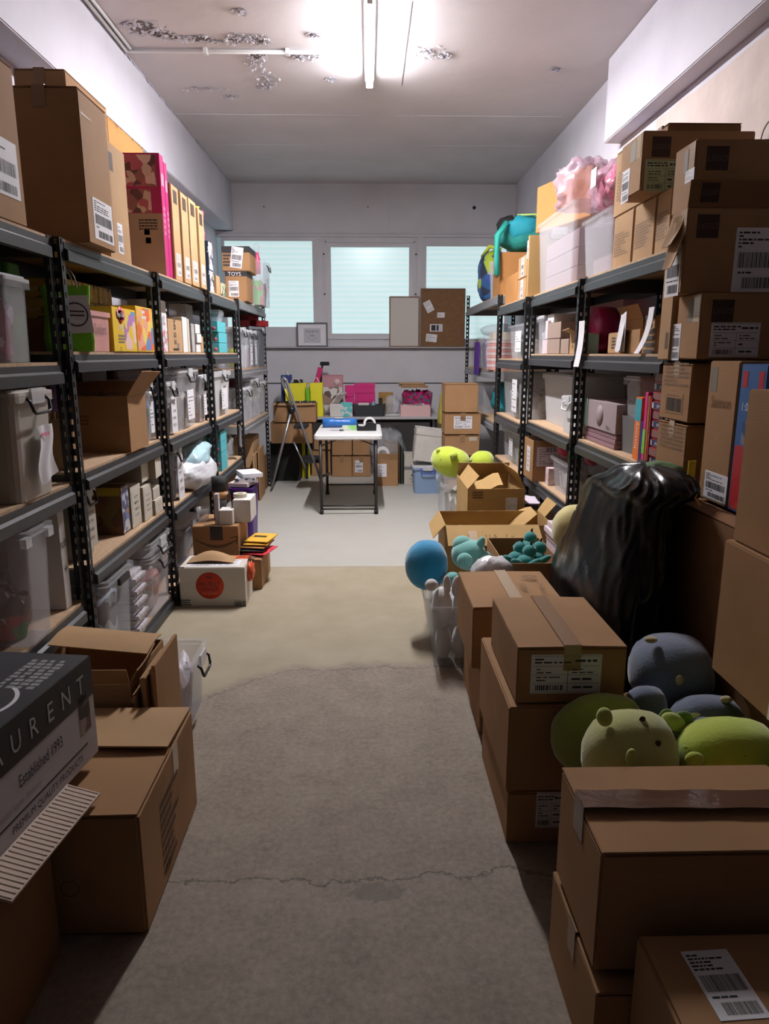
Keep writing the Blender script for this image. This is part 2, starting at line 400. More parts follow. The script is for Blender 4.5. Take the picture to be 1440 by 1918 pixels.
def pile(name, label, cat, ext, m, amp=.3, cells=10, kind='stuff', seed=0, rz=0., group=None, rag=0.):
    """a heap that fills its container"""
    loc, w, d, h = box_ext(*ext); w *= .97; d *= .97
    def top(p, q):
        n_ = noise.fractal(Vector((p * cells * w * 2.5, q * cells * d * 2.5, seed)), 1, 2, 3)
        e = min(1, 6 * min(p, 1 - p, q, 1 - q))
        a, b = 2 * p - 1, 2 * q - 1
        return (w / 2 * a * math.sqrt(1 - .24 * b * b), d / 2 * b * math.sqrt(1 - .24 * a * a), h * (1 - amp * .5 - .25 * amp * (1 - e) + amp * .5 * n_))
    nu = nv = 14; g = [[Vector(top(a / nu, b / nv)) for a in range(nu + 1)] for b in range(nv + 1)]
    mb = MB(); mb.grid(lambda p, q: g[round(q * nv)][round(p * nu)], nu, nv)
    ring = [(a, 0) for a in range(nu)] + [(nu, b) for b in range(nv)] + [(a, nv) for a in range(nu, 0, -1)] + [(0, b) for b in range(nv, 0, -1)]
    tp = [g[b][a] for a, b in ring]; k = .87
    mb.loft([[(p.x * k, p.y * k, 0) for p in tp], tp], True, False)
    return solo(mb, name, m, label, cat, loc, rz, group, kind)
def pack(label, ext, m, rz=0., name='boxed_set', cat='box', group=None, front=None, face='+x', bev=.002, rot=None):
    """a retail box: body plus a printed panel on the face that is seen"""
    loc, w, d, h = box_ext(*ext)
    if front is None and not isinstance(face, list):
        t = thing(name, label, cat, loc, rz, group, rot)
    else: t = thing(name, label, cat, loc, rz, group, rot)
    MB().box(-w / 2, w / 2, -d / 2, d / 2, 0, h).build('body', m, t, bevel=bev)
    fr = faces(w, d, h); t['_dims'] = (w, d, h)
    if front is not None:
        for f in (face if isinstance(face, list) else [face]):
            L = d if f[1] == 'x' else w
            if f == '+z': panel(t, fr[f], 0, 0, w * .94, d * .94, front)
            else: panel(t, fr[f], 0, 0, L * .94, h * .94, front)
    return t, fr
def plain(label, ext, m, name='box', cat='box', rz=0., group=None, bev=.002, rot=None):
    loc, w, d, h = box_ext(*ext)
    return solo(MB().box(-w / 2, w / 2, -d / 2, d / 2, 0, h), name, m, label, cat, loc, rz, group, bevel=bev, rot=rot)
def bag(label, ext, m, rz=0., handle_m=None, name='gift_bag', twist=0., group=None, belly=.0, hh=.10, hf=('-y', '+y')):
    """paper carrier bag: folded body, open top, rope handles"""
    loc, w, d, h = box_ext(*ext); t = thing(name, label, 'bag', loc, rz, group)
    mb = MB(); L = []
    for k in range(7):
        z = h * k / 6; f = 1 - .35 * (k / 6) ** 1.5; sw = 1 + .06 * math.sin(k * 1.3) * belly
        L.append([(x * sw, y * f, z + (.006 * math.sin(9 * x + k) if k == 6 else 0)) for x, y, _ in rrect(w, d, .012, 0, 2)])
    inner = [[(x * .985, y * .97, z) for x, y, z in l] for l in reversed(L[1:])]
    mb.loft(L + inner, True, True); mb.build('bag_body', m, t)
    if handle_m:
        for s_ in (-1, 1):
            y = s_ * d * .31
            hb = MB(); hb.tube([(w * .22 * math.cos(a) * -1, y * (1 - .3 * math.sin(a)) + .01 * math.sin(a * 2), h - .015 + hh * math.sin(a)) for a in [math.pi * i / 10 for i in range(11)]], .003, 6)
            hb.build('rope_handle', handle_m, t)
    return t, faces(w, d, h)
def sack(label, loc, r, m, amp=.25, fr=2.2, seed=1, name='plastic_bag', n=40, flat=.75, sq=.85, rz=0., cat='bag', kind=None, group=None):
    mb = MB(); mb.ell((0, 0, r[2] * flat + .006), r, n=n, amp=amp, fr=fr, seed=seed, sq=sq, flat=flat)
    return solo(mb, name, m, label, cat, loc, rz, group, kind)

# ================================================================== the room
XW0, XW1, XB0, XB1, YB, YN, ZC, ZBM = -1.76, 1.73, -1.565, 1.615, 8.83, -1.3, 3.31, 2.79
def floor_mat():
    m = mat('concrete_floor', (.3, .27, .22), .62, spec=.35); nt = m.node_tree; N = nt.nodes; L = nt.links; b = N['Principled BSDF']
    tc = N.new('ShaderNodeTexCoord'); sp = N.new('ShaderNodeSeparateXYZ'); L.new(tc.outputs['Object'], sp.inputs[0])
    def mth(op, a, b_=None, c=None):
        n = N.new('ShaderNodeMath'); n.operation = op
        for i, q in enumerate((a, b_, c)):
            if q is None: continue
            if isinstance(q, (int, float)): n.inputs[i].default_value = q
            else: L.new(q, n.inputs[i])
        return n.outputs[0]
    def noi(sc, det=6, rough=.6):
        n = N.new('ShaderNodeTexNoise'); n.inputs['Scale'].default_value = sc; n.inputs['Detail'].default_value = det; n.inputs['Roughness'].default_value = rough
        L.new(tc.outputs['Object'], n.inputs['Vector']); return n.outputs['Fac']
    def mix(f, a, b_):
        n = N.new('ShaderNodeMix'); n.data_type = 'RGBA'
        if isinstance(f, float): n.inputs[0].default_value = f
        else: L.new(f, n.inputs[0])
        for q, i in ((a, 6), (b_, 7)):
            if isinstance(q, tuple): n.inputs[i].default_value = (*q, 1)
            else: L.new(q, n.inputs[i])
        return n.outputs[2]
    X, Y = sp.outputs[0], sp.outputs[1]
    wob = mth('MULTIPLY', mth('SUBTRACT', noi(2.2, 8, .65), .5), .34)
    cl = lambda v: mth('MINIMUM', mth('MAXIMUM', v, 0.), 1.)
    far = cl(mth('MULTIPLY', mth('SUBTRACT', mth('ADD', Y, mth('MULTIPLY', wob, .08)), 4.56), 40.))       # painted slab beyond the joint
    bend = mth('MULTIPLY', mth('MAXIMUM', mth('SUBTRACT', -.35, X), 0.), .9)
    y2 = mth('ADD', mth('ADD', Y, wob), bend)
    mid = cl(mth('MULTIPLY', mth('SUBTRACT', y2, 3.02), 18.))
    c_near = mix(cl(mth('ADD', .5, mth('ADD', mth('MULTIPLY', mth('SUBTRACT', noi(6, 9, .7), .5), 1.3), mth('MULTIPLY', mth('SUBTRACT', noi(55, 6, .7), .5), 1.7)))), (.165, .13, .10), (.33, .275, .22))
    spots = cl(mth('MULTIPLY', mth('SUBTRACT', noi(16, 8, .75), .56), 6.))
    rough_zone = mth('MULTIPLY', cl(mth('MULTIPLY', mth('SUBTRACT', mth('ADD', Y, wob), 1.66), 30.)), mth('SUBTRACT', 1., mid))
    c_near = mix(mth('MULTIPLY', mth('MULTIPLY', spots, .62), mth('ADD', rough_zone, .15)), c_near, (.15, .12, .095))
    c_mid = mix(cl(mth('ADD', .5, mth('MULTIPLY', mth('SUBTRACT', noi(3, 8, .65), .5), 1.8))), (.27, .225, .15), (.37, .32, .23))
    c_far = mix(noi(2.5, 6, .6), (.37, .36, .32), (.45, .44, .40))
    col = mix(far, mix(mid, c_near, c_mid), c_far)
    def crack(v, wd): return cl(mth('SUBTRACT', 1., mth('DIVIDE', mth('ABSOLUTE', v), wd)))
    fine = mth('MULTIPLY', mth('SUBTRACT', noi(9, 6, .7), .5), .12)
    k1 = crack(mth('ADD', mth('SUBTRACT', mth('ADD', Y, mth('MULTIPLY', wob, .6)), 1.665), fine), .006)
    k2 = mth('MULTIPLY', crack(mth('SUBTRACT', mth('ADD', y2, mth('MULTIPLY', fine, .4)), 3.0), .009), .6)
    k3 = mth('MULTIPLY', crack(mth('SUBTRACT', mth('ADD', Y, mth('MULTIPLY', wob, .08)), 4.56), .012), .35)
    pd = mth('SQRT', mth('ADD', mth('POWER', mth('MULTIPLY', mth('SUBTRACT', X, .03), .5), 2.), mth('POWER', mth('SUBTRACT', Y, 1.615), 2.)))
    patch = cl(mth('MULTIPLY', mth('SUBTRACT', .038, mth('ADD', pd, mth('ADD', mth('MULTIPLY', fine, 1.0), mth('MULTIPLY', mth('SUBTRACT', noi(40, 3, .6), .5), .05)))), 90.))
    col = mix(mth('MULTIPLY', patch, .55), col, (.12, .10, .085))
    ks = mth('MAXIMUM', mth('MAXIMUM', k1, k2), k3)
    col = mix(mth('MULTIPLY', ks, .8), col, (.06, .045, .035))
    L.new(col, b.inputs['Base Color'])
    bp = N.new('ShaderNodeBump'); bp.inputs['Strength'].default_value = .25; bp.inputs['Distance'].default_value = .01
    hgt = mth('SUBTRACT', mth('MULTIPLY', noi(24, 9, .75), mth('ADD', rough_zone, .35)), mth('MULTIPLY', ks, 1.2))
    L.new(hgt, bp.inputs['Height']); L.new(bp.outputs[0], b.inputs['Normal'])
    L.new(mth('SUBTRACT', .72, mth('MULTIPLY', far, .25)), b.inputs['Roughness'])
    return m
WALL = mat('white_painted_wall', (.585, .58, .645), .7, var=.05, scale=3, bump=.12, bscale=14)
CEIL = mat('ceiling_paint', (.60, .565, .58), .75, var=.05, scale=2, bump=.12, bscale=9)
WPINK = mat('bare_plaster_wall', (.60, .51, .47), .8, var=.1, scale=5, bump=.2, bscale=20)
GREYP = mat('grey_gloss_paint', (.56, .555, .58), .5, var=.04, scale=4)
DARKP = mat('exposed_concrete', (.17, .15, .145), .9, var=.4, scale=30, bump=.5, bscale=60)
struct(MB().box(XW0 - .2, XW1 + .2, YN - .1, YB + .3, -.12, 0), 'floor', floor_mat())
struct(MB().box(XW0 - .2, XW1 + .2, YN - .1, YB + .3, ZC, ZC + .12), 'ceiling', CEIL)
mb = MB(); mb.box(XW0 - .12, XW0, YN, YB, 0, ZC); struct(mb, 'wall_left', WALL)
mb = MB(); mb.box(XW1, XW1 + .12, YN, YB, 0, ZC); struct(mb, 'wall_right', WPINK if False else WALL)
struct(MB().box(XW0 - .12, XW1 + .12, YN - .1, YN, 0, ZC), 'wall_near', mat('dark_rear_wall', (.10, .09, .085), .8))  # unseen wall behind the camera, darkened to cut fill on near faces
struct(MB().box(XW0, XB0, YN, YB, ZBM, ZC), 'beam_left', WALL, .006)
struct(MB().box(XB1, XW1, YN, 5.24, ZBM, ZC), 'beam_right', WALL, .006)
# bare plaster where the paint came off the right wall, under the beam
mb = MB(); n = 26; L0 = []; L1 = []
for i in range(n + 1):
    y = .2 + 4.4 * i / n
    L0.append((XW1 - .006, y, 2.02)); L1.append((XW1 - .006, y, 2.75 - .05 * abs(noise.noise(Vector((y * 3, 0, 0)))) ))
mb.loft([[*L0], [*L1]], False, False, closed=False); struct(mb, 'trim_1', WPINK)
# wall at the end, with the long window
WZ0, WZ1 = 1.475, 2.77
mb = MB(); mb.box(XW0, XW1, YB, YB + .16, 0, WZ0); mb.box(XW0, XW1, YB, YB + .16, WZ1, ZC); struct(mb, 'wall_back', mat('back_wall_paint', (.60, .595, .62), .6, var=.05, scale=3, bump=.08, bscale=10))
mb = MB(); mb.box(XW0, XW1, YB - .072, YB + .03, WZ0 - .013, WZ0 - .005); struct(mb, 'trim_2', GREYP)
for i, (u, v, r) in enumerate(((494, 387, .008), (689, 387, .007), (888, 389, .02))):        # bolt holes in the lintel
    p = aY(u, v, YB); mb = MB(); mb.lathe([(.0001, -.002), (r, -.002), (r, .001), (.0001, .001)], (p.x, YB, p.z), 14, axis=(0, 1, 0)); struct(mb, 'trim_%d' % (3 + i), BLKM)
p = aY(727, 390, YB); struct(MB().box(p.x - .003, p.x + .003, YB - .003, YB, 2.80, ZC), 'trim_6', GREYP)
struct(MB().box(XW0, XW1, YB - .004, YB, 1.035, 1.048), 'trim_7', mat('dark_joint', (.06, .06, .065), .8))
# window: head, sill, posts and three frosted panes
def pane_mat():
    m = bpy.data.materials.new('frosted_pane_daylight'); m.use_nodes = True; nt = m.node_tree; N = nt.nodes; L = nt.links
    b = N['Principled BSDF']; b.inputs['Base Color'].default_value = (.5, .6, .62, 1); b.inputs['Roughness'].default_value = .25
    tc = N.new('ShaderNodeTexCoord'); wv = N.new('ShaderNodeTexWave'); wv.bands_direction = 'Z'; wv.inputs['Scale'].default_value = 5.2; wv.inputs['Distortion'].default_value = .25
    L.new(tc.outputs['Object'], wv.inputs['Vector']); rp = N.new('ShaderNodeValToRGB'); e = rp.color_ramp.elements
    e[0].color = (.58, .86, .87, 1); e[1].color = (.75, .97, .97, 1); L.new(wv.outputs['Fac'], rp.inputs[0])
    L.new(rp.outputs[0], b.inputs['Emission Color']); b.inputs['Emission Strength'].default_value = PANE_STRENGTH
    return m
PANE = pane_mat()
mb = MB()
mb.box(XW0, XW1, YB - .03, YB + .05, WZ1 - .045, WZ1); mb.box(XW0, XW1, YB - .045, YB + .05, WZ1 - .012, WZ1 + .012); mb.box(XW0, XW1, YB - .02, YB + .05, WZ0, WZ0 + .05)
wx = [aY(u, 550, YB).x for u in (420, 592, 604, 616, 769, 782, 792, 940)]
for a, b in ((wx[1], wx[2] + .01), (wx[5] - .01, wx[6])): mb.box(a, b, YB - .025, YB + .05, WZ0, WZ1)
struct(mb, 'window_frame', GREYP, .004)
PZ = lambda v: aY(690, v, YB).z
for i, (a, b, v0, v1, fr_) in enumerate(((XW0 + .05, wx[1], 446, 618, .0), (wx[2] + .01, wx[5] - .01, 447, 640, .06), (wx[6], XW1 - .05, 455, 640, .0))):
    w_ = bpy.data.objects.new('window_%d' % (i + 1), None); COL.objects.link(w_); w_['kind'] = 'structure'; w_.location = (0, 0, 0); _inv[w_.name] = Matrix.Identity(4)
    z0, z1 = max(PZ(v1), WZ0 + .05), min(PZ(v0), WZ1 - .05); e = .035 + fr_
    m2 = MB(); m2.box(a, b, YB - .015, YB + .03, WZ0 + .05, z0 + e); m2.box(a, b, YB - .015, YB + .03, z1 - e, WZ1 - .045); m2.box(a, a + e, YB - .015, YB + .03, z0 + e, z1 - e); m2.box(b - e, b, YB - .015, YB + .03, z0 + e, z1 - e)
    m2.build('window_frame', GREYP, w_, bevel=.003)
    if fr_:
        m3 = MB(); q = .028
        for (x0, x1, za, zb) in ((a + q, b - q, z1 - q - .02, z1 - q), (a + q, b - q, z0 + q, z0 + q + .02), (a + q, a + q + .02, z0 + q, z1 - q), (b - q - .02, b - q, z0 + q, z1 - q)): m3.box(x0, x1, YB - .028, YB - .012, za, zb)
        m3.build('sash', GREYP, w_, bevel=.003)
        for zz in (z0 + .55, z0 + 1.0):
            for xx in (a + .015, b - .015): MB().lathe([(.0001, 0), (.008, 0), (.008, .02), (.0001, .02)], (xx, YB - .036, zz), 8, axis=(0, 1, 0)).build('window_catch', BLKM, w_)
    MB().box(a + e - .005, b - e + .005, YB + .012, YB + .018, z0 + e - .005, z1 - e + .005).build('pane', PANE, w_)
# torn paint on the ceiling
def flake_patch(idx, pts, seed, holes):
    rg = random.Random(seed); mb = MB()
    for (u, v, ru, rv, dark) in pts:
        c = aZ(u, v, ZC); ex = abs(aZ(u + ru, v, ZC).x - c.x); ey = abs(aZ(u, v - rv, ZC).y - c.y) if rv else .05
        ring = []
        for k in range(22):
            a = 2 * math.pi * k / 22; q = rg.uniform(.55, 1.15); ring.append((c.x + ex * q * math.cos(a), c.y + ey * q * math.sin(a)))
        if dark: mb.face([(x, y, ZC - .002) for x, y in reversed(ring)], 0)
        for k in range(64):                      # curled flakes along the edge
            a = rg.uniform(0, 2 * math.pi); q = rg.uniform(.7, 1.25) if dark else rg.uniform(.0, 1.1)
            x, y = c.x + ex * q * math.cos(a), c.y + ey * q * math.sin(a); s_ = rg.uniform(.006, .026); dz = rg.uniform(.003, .014); b_ = rg.uniform(0, 6.3)
            mb.face([(x, y, ZC - .001), (x + s_ * math.cos(b_ + 1.3), y + s_ * math.sin(b_ + 1.3), ZC - .001 - dz * .3), (x + s_ * 1.3 * math.cos(b_ + .6), y + s_ * 1.3 * math.sin(b_ + .6), ZC - dz), (x + s_ * math.cos(b_), y + s_ * math.sin(b_), ZC - .002)], 1)
    struct(mb, 'trim_%d' % idx, [DARKP, WALL])
flake_patch(8, [(268, 52, 30, 14, 1), (300, 62, 26, 8, 1), (330, 70, 26, 4, 1), (372, 72, 26, 6, 1), (240, 46, 22, 5, 0), (400, 77, 14, 3, 0)], 3, 0)
flake_patch(9, [(440, 72, 16, 8, 1), (486, 74, 16, 9, 1), (460, 72, 30, 9, 0)], 5, 0)
flake_patch(10, [(482, 104, 16, 8, 1), (478, 118, 18, 16, 0), (505, 145, 24, 14, 0), (498, 160, 20, 8, 0)], 9, 0)
flake_patch(11, [(578, 104, 26, 8, 0), (555, 104, 8, 6, 1)], 12, 0)
flake_patch(12, [(805, 97, 34, 13, 0), (832, 104, 9, 5, 1)], 14, 0)
flake_patch(13, [(385, 166, 40, 3, 0), (430, 180, 12, 3, 0), (590, 65, 10, 4, 0), (450, 20, 10, 5, 0), (620, 148, 8, 4, 0), (1040, 130, 10, 4, 0)], 16, 0)
mb = MB()
for i in range(40):
    y = 4.4 + i * .1; e = .03 * abs(noise.noise(Vector((y * 4, 1, 0))))
    mb.face([(XB0 + .001, y, ZC - .002), (XB0 + .001, y + .1, ZC - .002), (XB0 + .004 + e, y + .08, ZC - .02 - e), (XB0 + .003 + e, y + .02, ZC - .015 - e)])
struct(mb, 'trim_14', WALL)
for i, v in enumerate((216, 272)):                  # board joints across the ceiling
    y = aZ(690, v, ZC).y; struct(MB().box(XB0, XB1, y - .003, y + .003, ZC - .0025, ZC), 'trim_%d' % (15 + i), WALL)
p0, p1 = aZ(768, 2, ZC), aZ(752, 160, ZC); struct(MB().box(p1.x - .002, p1.x + .002, p0.y, p1.y, ZC - .002, ZC), 'trim_17', GREYINK)
# conduit along the corner and across to the lamp
yc = aZ(450, 91, ZC).y
t = thing('conduit', 'white cable conduit running across the ceiling to the strip lamp', 'conduit', (XB0 + .02, yc, ZC - .02))
MB().tube([(XB0 + .025, YN + .3, ZC - .018), (XB0 + .025, yc, ZC - .018), (XB0 + .035, yc + .004, ZC - .018), (-.05, yc, ZC - .018)], .0115, 8).build('pipe', WHT, t, world=True)
MB().tube([(XB0 + .056, YN + .3, ZC - .014), (XB0 + .056, yc - .02, ZC - .014)], .009, 8).build('pipe', WHT, t, world=True)
for u in (385, 538):
    p = aZ(u, 91, ZC); MB().box(p.x - .012, p.x + .012, yc - .022, yc + .022, ZC - .034, ZC - .001).build('saddle', WHT, t, world=True)
# strip lamp on the ceiling
ya, yb = aZ(692, 3, 3.235).y, aZ(692, 160, 3.235).y
t = thing('strip_lamp', 'glowing white fluorescent strip lamp on the ceiling', 'lamp', (.02, (ya + yb) / 2, ZC))
MB().loft([[(x, y, z) for x, z in ((-.02, ZC - .0005), (.06, ZC - .0005), (.05, ZC - .045), (-.01, ZC - .045))] for y in (ya - .01, yb + .01)]).build('lamp_base', WHT, t, world=True)
GLOW = bpy.data.materials.new('tube_glow'); GLOW.use_nodes = True; nt = GLOW.node_tree; nt.nodes.remove(nt.nodes['Principled BSDF'])
em = nt.nodes.new('ShaderNodeEmission'); em.inputs[0].default_value = (1., .97, 1., 1); em.inputs[1].default_value = TUBE_STRENGTH; nt.links.new(em.outputs[0], nt.nodes['Material Output'].inputs[0])
GLOW2 = GLOW.copy(); GLOW2.name = 'added_down_glow'; GLOW2.node_tree.nodes['Emission'].inputs[1].default_value = ADDED_DOWN_STRENGTH  # glow of the added downward emitter
MB().tube([(.02, ya + .02, ZC - .074), (.02, yb - .02, ZC - .074)], .018, 10).build('lamp_tube', GLOW, t, world=True)
MB().box(-.002, .042, ya + .028, yb - .028, ZC - .0975, ZC - .0935).build('added_light_block', WHT, t, world=True)  # opaque plate added to keep the extra emitter off the ceiling
MB().box(0, .04, ya + .03, yb - .03, ZC - .0995, ZC - .0978).build('added_down_emitter', GLOW2, t, world=True)  # extra emitter added under the tube to send more light downward
for y in (ya, yb): MB().box(.004, .036, y - .012, y + .012, ZC - .09, ZC - .04).build('tube_holder', WHT, t, world=True)

# ================================================================== steel shelving
def post(mb, x, y, h, sx, sy):
    """slotted angle upright with its corner at x, y and flanges pointing sx, sy; every second slot pair is punched right through"""
    w_, th = .036, .0022
    for ax in (0, 1):
        s_ = (sx, sy)[ax]; strips = ((0, .010, 0, h), (.021, w_, 0, h))
        def put(a, b, z0, z1):
            if ax == 0: mb.box(min(x, x + s_ * a, x + s_ * b) if a == 0 else min(x + s_ * a, x + s_ * b), max(x + s_ * a, x + s_ * b), min(y, y + sy * th), max(y, y + sy * th), z0, z1)
            else: mb.box(min(x, x + sx * th), max(x, x + sx * th), min(y + s_ * a, y + s_ * b), max(y + s_ * a, y + s_ * b), z0, z1)
        for st in strips: put(*st)
        z = 0
        while z < h - .04:
            put(.010, .021, z, z + .026); z += .046
        put(.010, .021, z, h)
def shelving(label, side, xf, y0, y1, levels, dep, h=None, bm_=None, group='shelving bays', st=None):
    """bay of boltless shelving: xf = aisle face, side -1 = against the left wall"""
    bm_ = bm_ or BEAM; st = st or STEEL; h = h or levels[-1] - .001
    xb = xf + side * dep; xa, xz = min(xf, xb), max(xf, xb)
    t = thing('shelving_unit', label, 'shelf', ((xa + xz) / 2, (y0 + y1) / 2, 0), 0, group)
    for x in (xf, xb):
        for y in (y0, y1):
            mb = MB(); post(mb, x, y, h if (y == y1 or len(levels) > 3) else levels[-1] - .001, (-1 if x == xz else 1), (1 if y == y0 else -1)); mb.build('post', st, t, world=True)
    for z in levels:
        for x, sg in ((xf, -side), (xb, side)):           # long beams: lip above, sloped band below
            f = x + sg * .002
            pr = [(f - sg * .022, z - .012), (f, z - .012), (f, z - .034), (f + sg * .012, z - .042), (f + sg * .012, z - .078), (f - sg * .016, z - .078)]
            if sg < 0: pr = pr[::-1]
            if x == xb: pr = [(a - sg * .016, b) for a, b in pr]
            MB().loft([[(a, y, b) for a, b in pr] for y in (y0 + .037, y1 - .037)]).build('beam', bm_, t, world=True)
        for y in (y0 + .004, y1 - .019): MB().box(xa + .037, xz - .037, y, y + .015, z - .074, z - .012).build('beam', bm_, t, world=True)
        MB().box(xa + .004, xz - .004, y0 + .004, y1 - .004, z - .012, z - .0015).build('shelf_board', MDF, t, world=True)
    return t
LZ = [.085, .567, .95, 1.40, 1.80]
LZ0 = [.085, .44, .915, 1.362, 1.80]
XL = [-1.124, -1.10, -1.075, -1.045]
YL = [1.55, 2.709, 3.826, 4.895, 5.89]
for i, lb in enumerate(('black steel shelving bay on the left, nearest the camera, with milky and clear tubs', 'black steel shelving bay on the left that holds the bright green gift bag',
                        'black steel shelving bay on the left that holds the blue and white plastic sack', 'black steel shelving bay on the left with stacked teal boxes')):
    shelving(lb, -1, XL[i], YL[i], YL[i + 1] - .004, LZ0 if i == 0 else LZ, .46)
ULZ, URZ = [.80, 1.27, 1.83], [.80, 1.25, 1.885]
shelving('grey beamed shelving at the far left end beside the window', -1, -1.05, 6.02, 7.55, ULZ, .6, 1.98, GREYST, 'grey shelving by the window')
XR = [1.165, 1.14, 1.10]
YR = [2.80, 3.965, 5.115, 6.17]
RZ = [[.085, .552, .93, 1.392, 1.79], [.085, .552, .93, 1.392, 1.785], [.085, .53, .90, 1.355, 1.78]]
for i, lb in enumerate(('black steel shelving bay on the right, behind the black rubbish sack', 'black steel shelving bay on the right with the pink carton on its fourth shelf', 'black steel shelving bay on the right, farthest of the black ones')):
    shelving(lb, 1, XR[i], YR[i], YR[i + 1] - .004, RZ[i], .46)
shelving('grey beamed shelving at the far right end beside the cork board', 1, 1.115, 6.28, 8.3, URZ, .55, 2.03, GREYST, 'grey shelving by the window')

# ================================================================== what stands on the left shelves
def inbay(y0, y1, out, ys, z):
    if z > 1.75: return y0, y1
    for a, b in zip(ys, ys[1:]):
        if a <= (y0 + y1) / 2 <= b:
            m = .046 if out else .010
            return max(y0, a + m), min(y1, b - m - .004)
    return y0, y1
def LE(z, u0, u1, vt, dep, xf, far=False):
    y0, y1 = depth_of(u0, xf, z), depth_of(u1, xf, z); i = max([k for k in range(4) if YL[k] <= (y0 + y1) / 2] or [0]); y0, y1 = inbay(y0, y1, xf > XL[i] - .03, YL, z)
    lv = [q for q in (LZ0 if i == 0 else LZ) if q > z + .05]; zt = height_of(vt, xf, y1 if far else y0)
    return (xf - dep, xf, y0, y1, z, min(zt, lv[0] - .083) if lv else zt)
def RE(z, u0, u1, vt, dep, xf, far=False):
    y0, y1 = depth_of(u0, xf, z), depth_of(u1, xf, z); i = max([k for k in range(3) if YR[k] <= (y0 + y1) / 2] or [0]); y0, y1 = inbay(y0, y1, xf < XR[i] + .03, YR, z)
    lv = [q for q in RZ[i] if q > z + .05]; zt = height_of(vt, xf, y1 if far else y0)
    return (xf, xf + dep, y0, y1, z, min(zt, lv[0] - .083) if lv else zt)
def NE(yf, u0, u1, z, vt, dep):
    z1 = aY((u0 + u1) / 2, vt, yf).z
    return (across_of(u0, yf, z), across_of(u1, yf, z), yf, yf + dep, z, z1)
def sh(e, **k):
    e = list(e); i = dict(x0=0, x1=1, y0=2, y1=3, z0=4, z1=5)
    for a, b in k.items(): e[i[a]] += b
    return tuple(e)
S5 = 1.80
# --- top shelf
e = LE(S5, 20, 52, 120, .40, -1.13, True); e = (e[0], e[1], e[3] - .42, e[3], e[4], e[5])
t, fr = carton('tall brown carton at the left edge of the top shelf, barcode label low down', e, m=KR, top='y')
ship_label(t, fr['+x'], .06, -e[5] / 2 + e[4] / 2 + .16, .24, .17)
p = aX(120, 125, -1.33); q = aX(198, 190, -1.33)
t, fr = carton('brown carton at the wall peeking over the big dark carton on the top shelf', (-1.555, -1.33, p.y, q.y, S5, p.z), m=KR, top='y'); panel(t, fr['+x'], -.0, .26, .05, .07, BRINK, 'printed_logo')
p = aX(143, 156, -1.045); y1 = aX(196, 196, -1.045).y
e = (-1.325, -1.045, p.y, y1, S5, p.z)
t, fr = carton('large brown carton overhanging the top left shelf, barcode label at its lower corner', e, m=KR, top='y')
d_ = t['_dims']; ship_label(t, fr['+x'], .02, -d_[2] / 2 + .10, d_[1] * .72, .15); panel(t, fr['+x'], -.08, d_[2] / 2 - .09, .10, .008, TAPEC, 'tape')
p = aX(208, 268, -1.12); e = (-1.315, -1.12, depth_of(208, -1.12, S5), depth_of(249, -1.12, S5) - .012, S5, p.z)
t, fr = carton('tall kraft carton on the top shelf between the dark carton and the pink boxes', e, m=KL, top='plain')
d_ = t['_dims']; panel(t, fr['+x'], -d_[1] * .2, d_[2] / 2 - .08, .055, .075, mat('logo_brown', (.045, .022, .014), .7), 'printed_logo'); ship_label(t, fr['+x'], 0, -d_[2] / 2 + .10, .07, .13)
p = aX(200, 216, -1.45); q = aX(268, 282, -1.45)
t, fr = carton('orange-brown carton with torn top edge standing at the wall behind the pink boxes', (-1.56, -1.45, p.y, q.y, S5, p.z), m=KO, top='plain')
mb = MB()
for i in range(14):
    a, b, c = rnd.uniform(-.3, .3), rnd.uniform(.01, .05), rnd.uniform(.01, .03); mb.face([fr['+x'][0] + Y_ * a + Z_ * (t['_dims'][2] / 2) + X_ * .001, fr['+x'][0] + Y_ * (a + b) + Z_ * (t['_dims'][2] / 2) + X_ * .001, fr['+x'][0] + Y_ * (a + b * .6) + Z_ * (t['_dims'][2] / 2 - c) + X_ * .001][::-1])
mb.build('torn_edge', KD, t)
PINK = mat('magenta_card', (.42, .012, .13), .45, var=.06); PKD = mixed('pink_toy_photos', [(.45, .10, .16), (.12, .05, .06), (.62, .45, .42), (.3, .12, .12), (.7, .5, .5)], 22)
GRK = mat('grey_brown_board', (.36, .26, .21), .7, var=.05)
# pink boxes, standing on end with their faces to the camera
yf = 3.36
for i, (ua, ub, v, lb, yy, dp) in enumerate(((252, 307, 286, 'tall magenta and brown toy box with pictures on its upper half, top shelf', yf, .10), (304, 320, 302, 'narrow magenta toy box on the top shelf right behind the pictured pink one', yf + .13, .09))):
    x1 = -1.10; y0 = depth_of(312, x1, S5) if i == 0 else yprev + .004; z1 = height_of(v, x1, y0)
    dp = (.075, .06)[i]; yprev = y0 + dp; e = (x1 - .24, x1, y0, y0 + dp, S5 + .002, z1)
    t, fr = pack(lb, e, PINK, name='toy_box')
    d_ = t['_dims']; h = d_[2]
    panel(t, fr['-y'], 0, -h * .24, d_[0], h * .52, GRK, 'printed_panel')
    panel(t, fr['-y'], -.005, h * .36, d_[0] * .86, h * .25, PKD, 'picture'); panel(t, fr['-y'], -.02, h * .12, d_[0] * .7, h * .19, PKD, 'picture')
    textlines(t, fr['-y'], .04, -h * .07, .1, .06, 4, INK); 
    for k, (a, b) in enumerate(((.03, -.13), (.035, -.20))): panel(t, fr['-y'], a, h * b, .03, .03, REDINK, 'printed_mark')
    panel(t, fr['+x'], 0, h * .3, dp * .6, .06, mat('pale_pink_card', (.6, .25, .32), .5), 'printed_logo'); textlines(t, fr['+x'], 0, -.02, dp * .5, h * .25, 5, mat('pale_pink_card', (.6, .25, .32), .5))
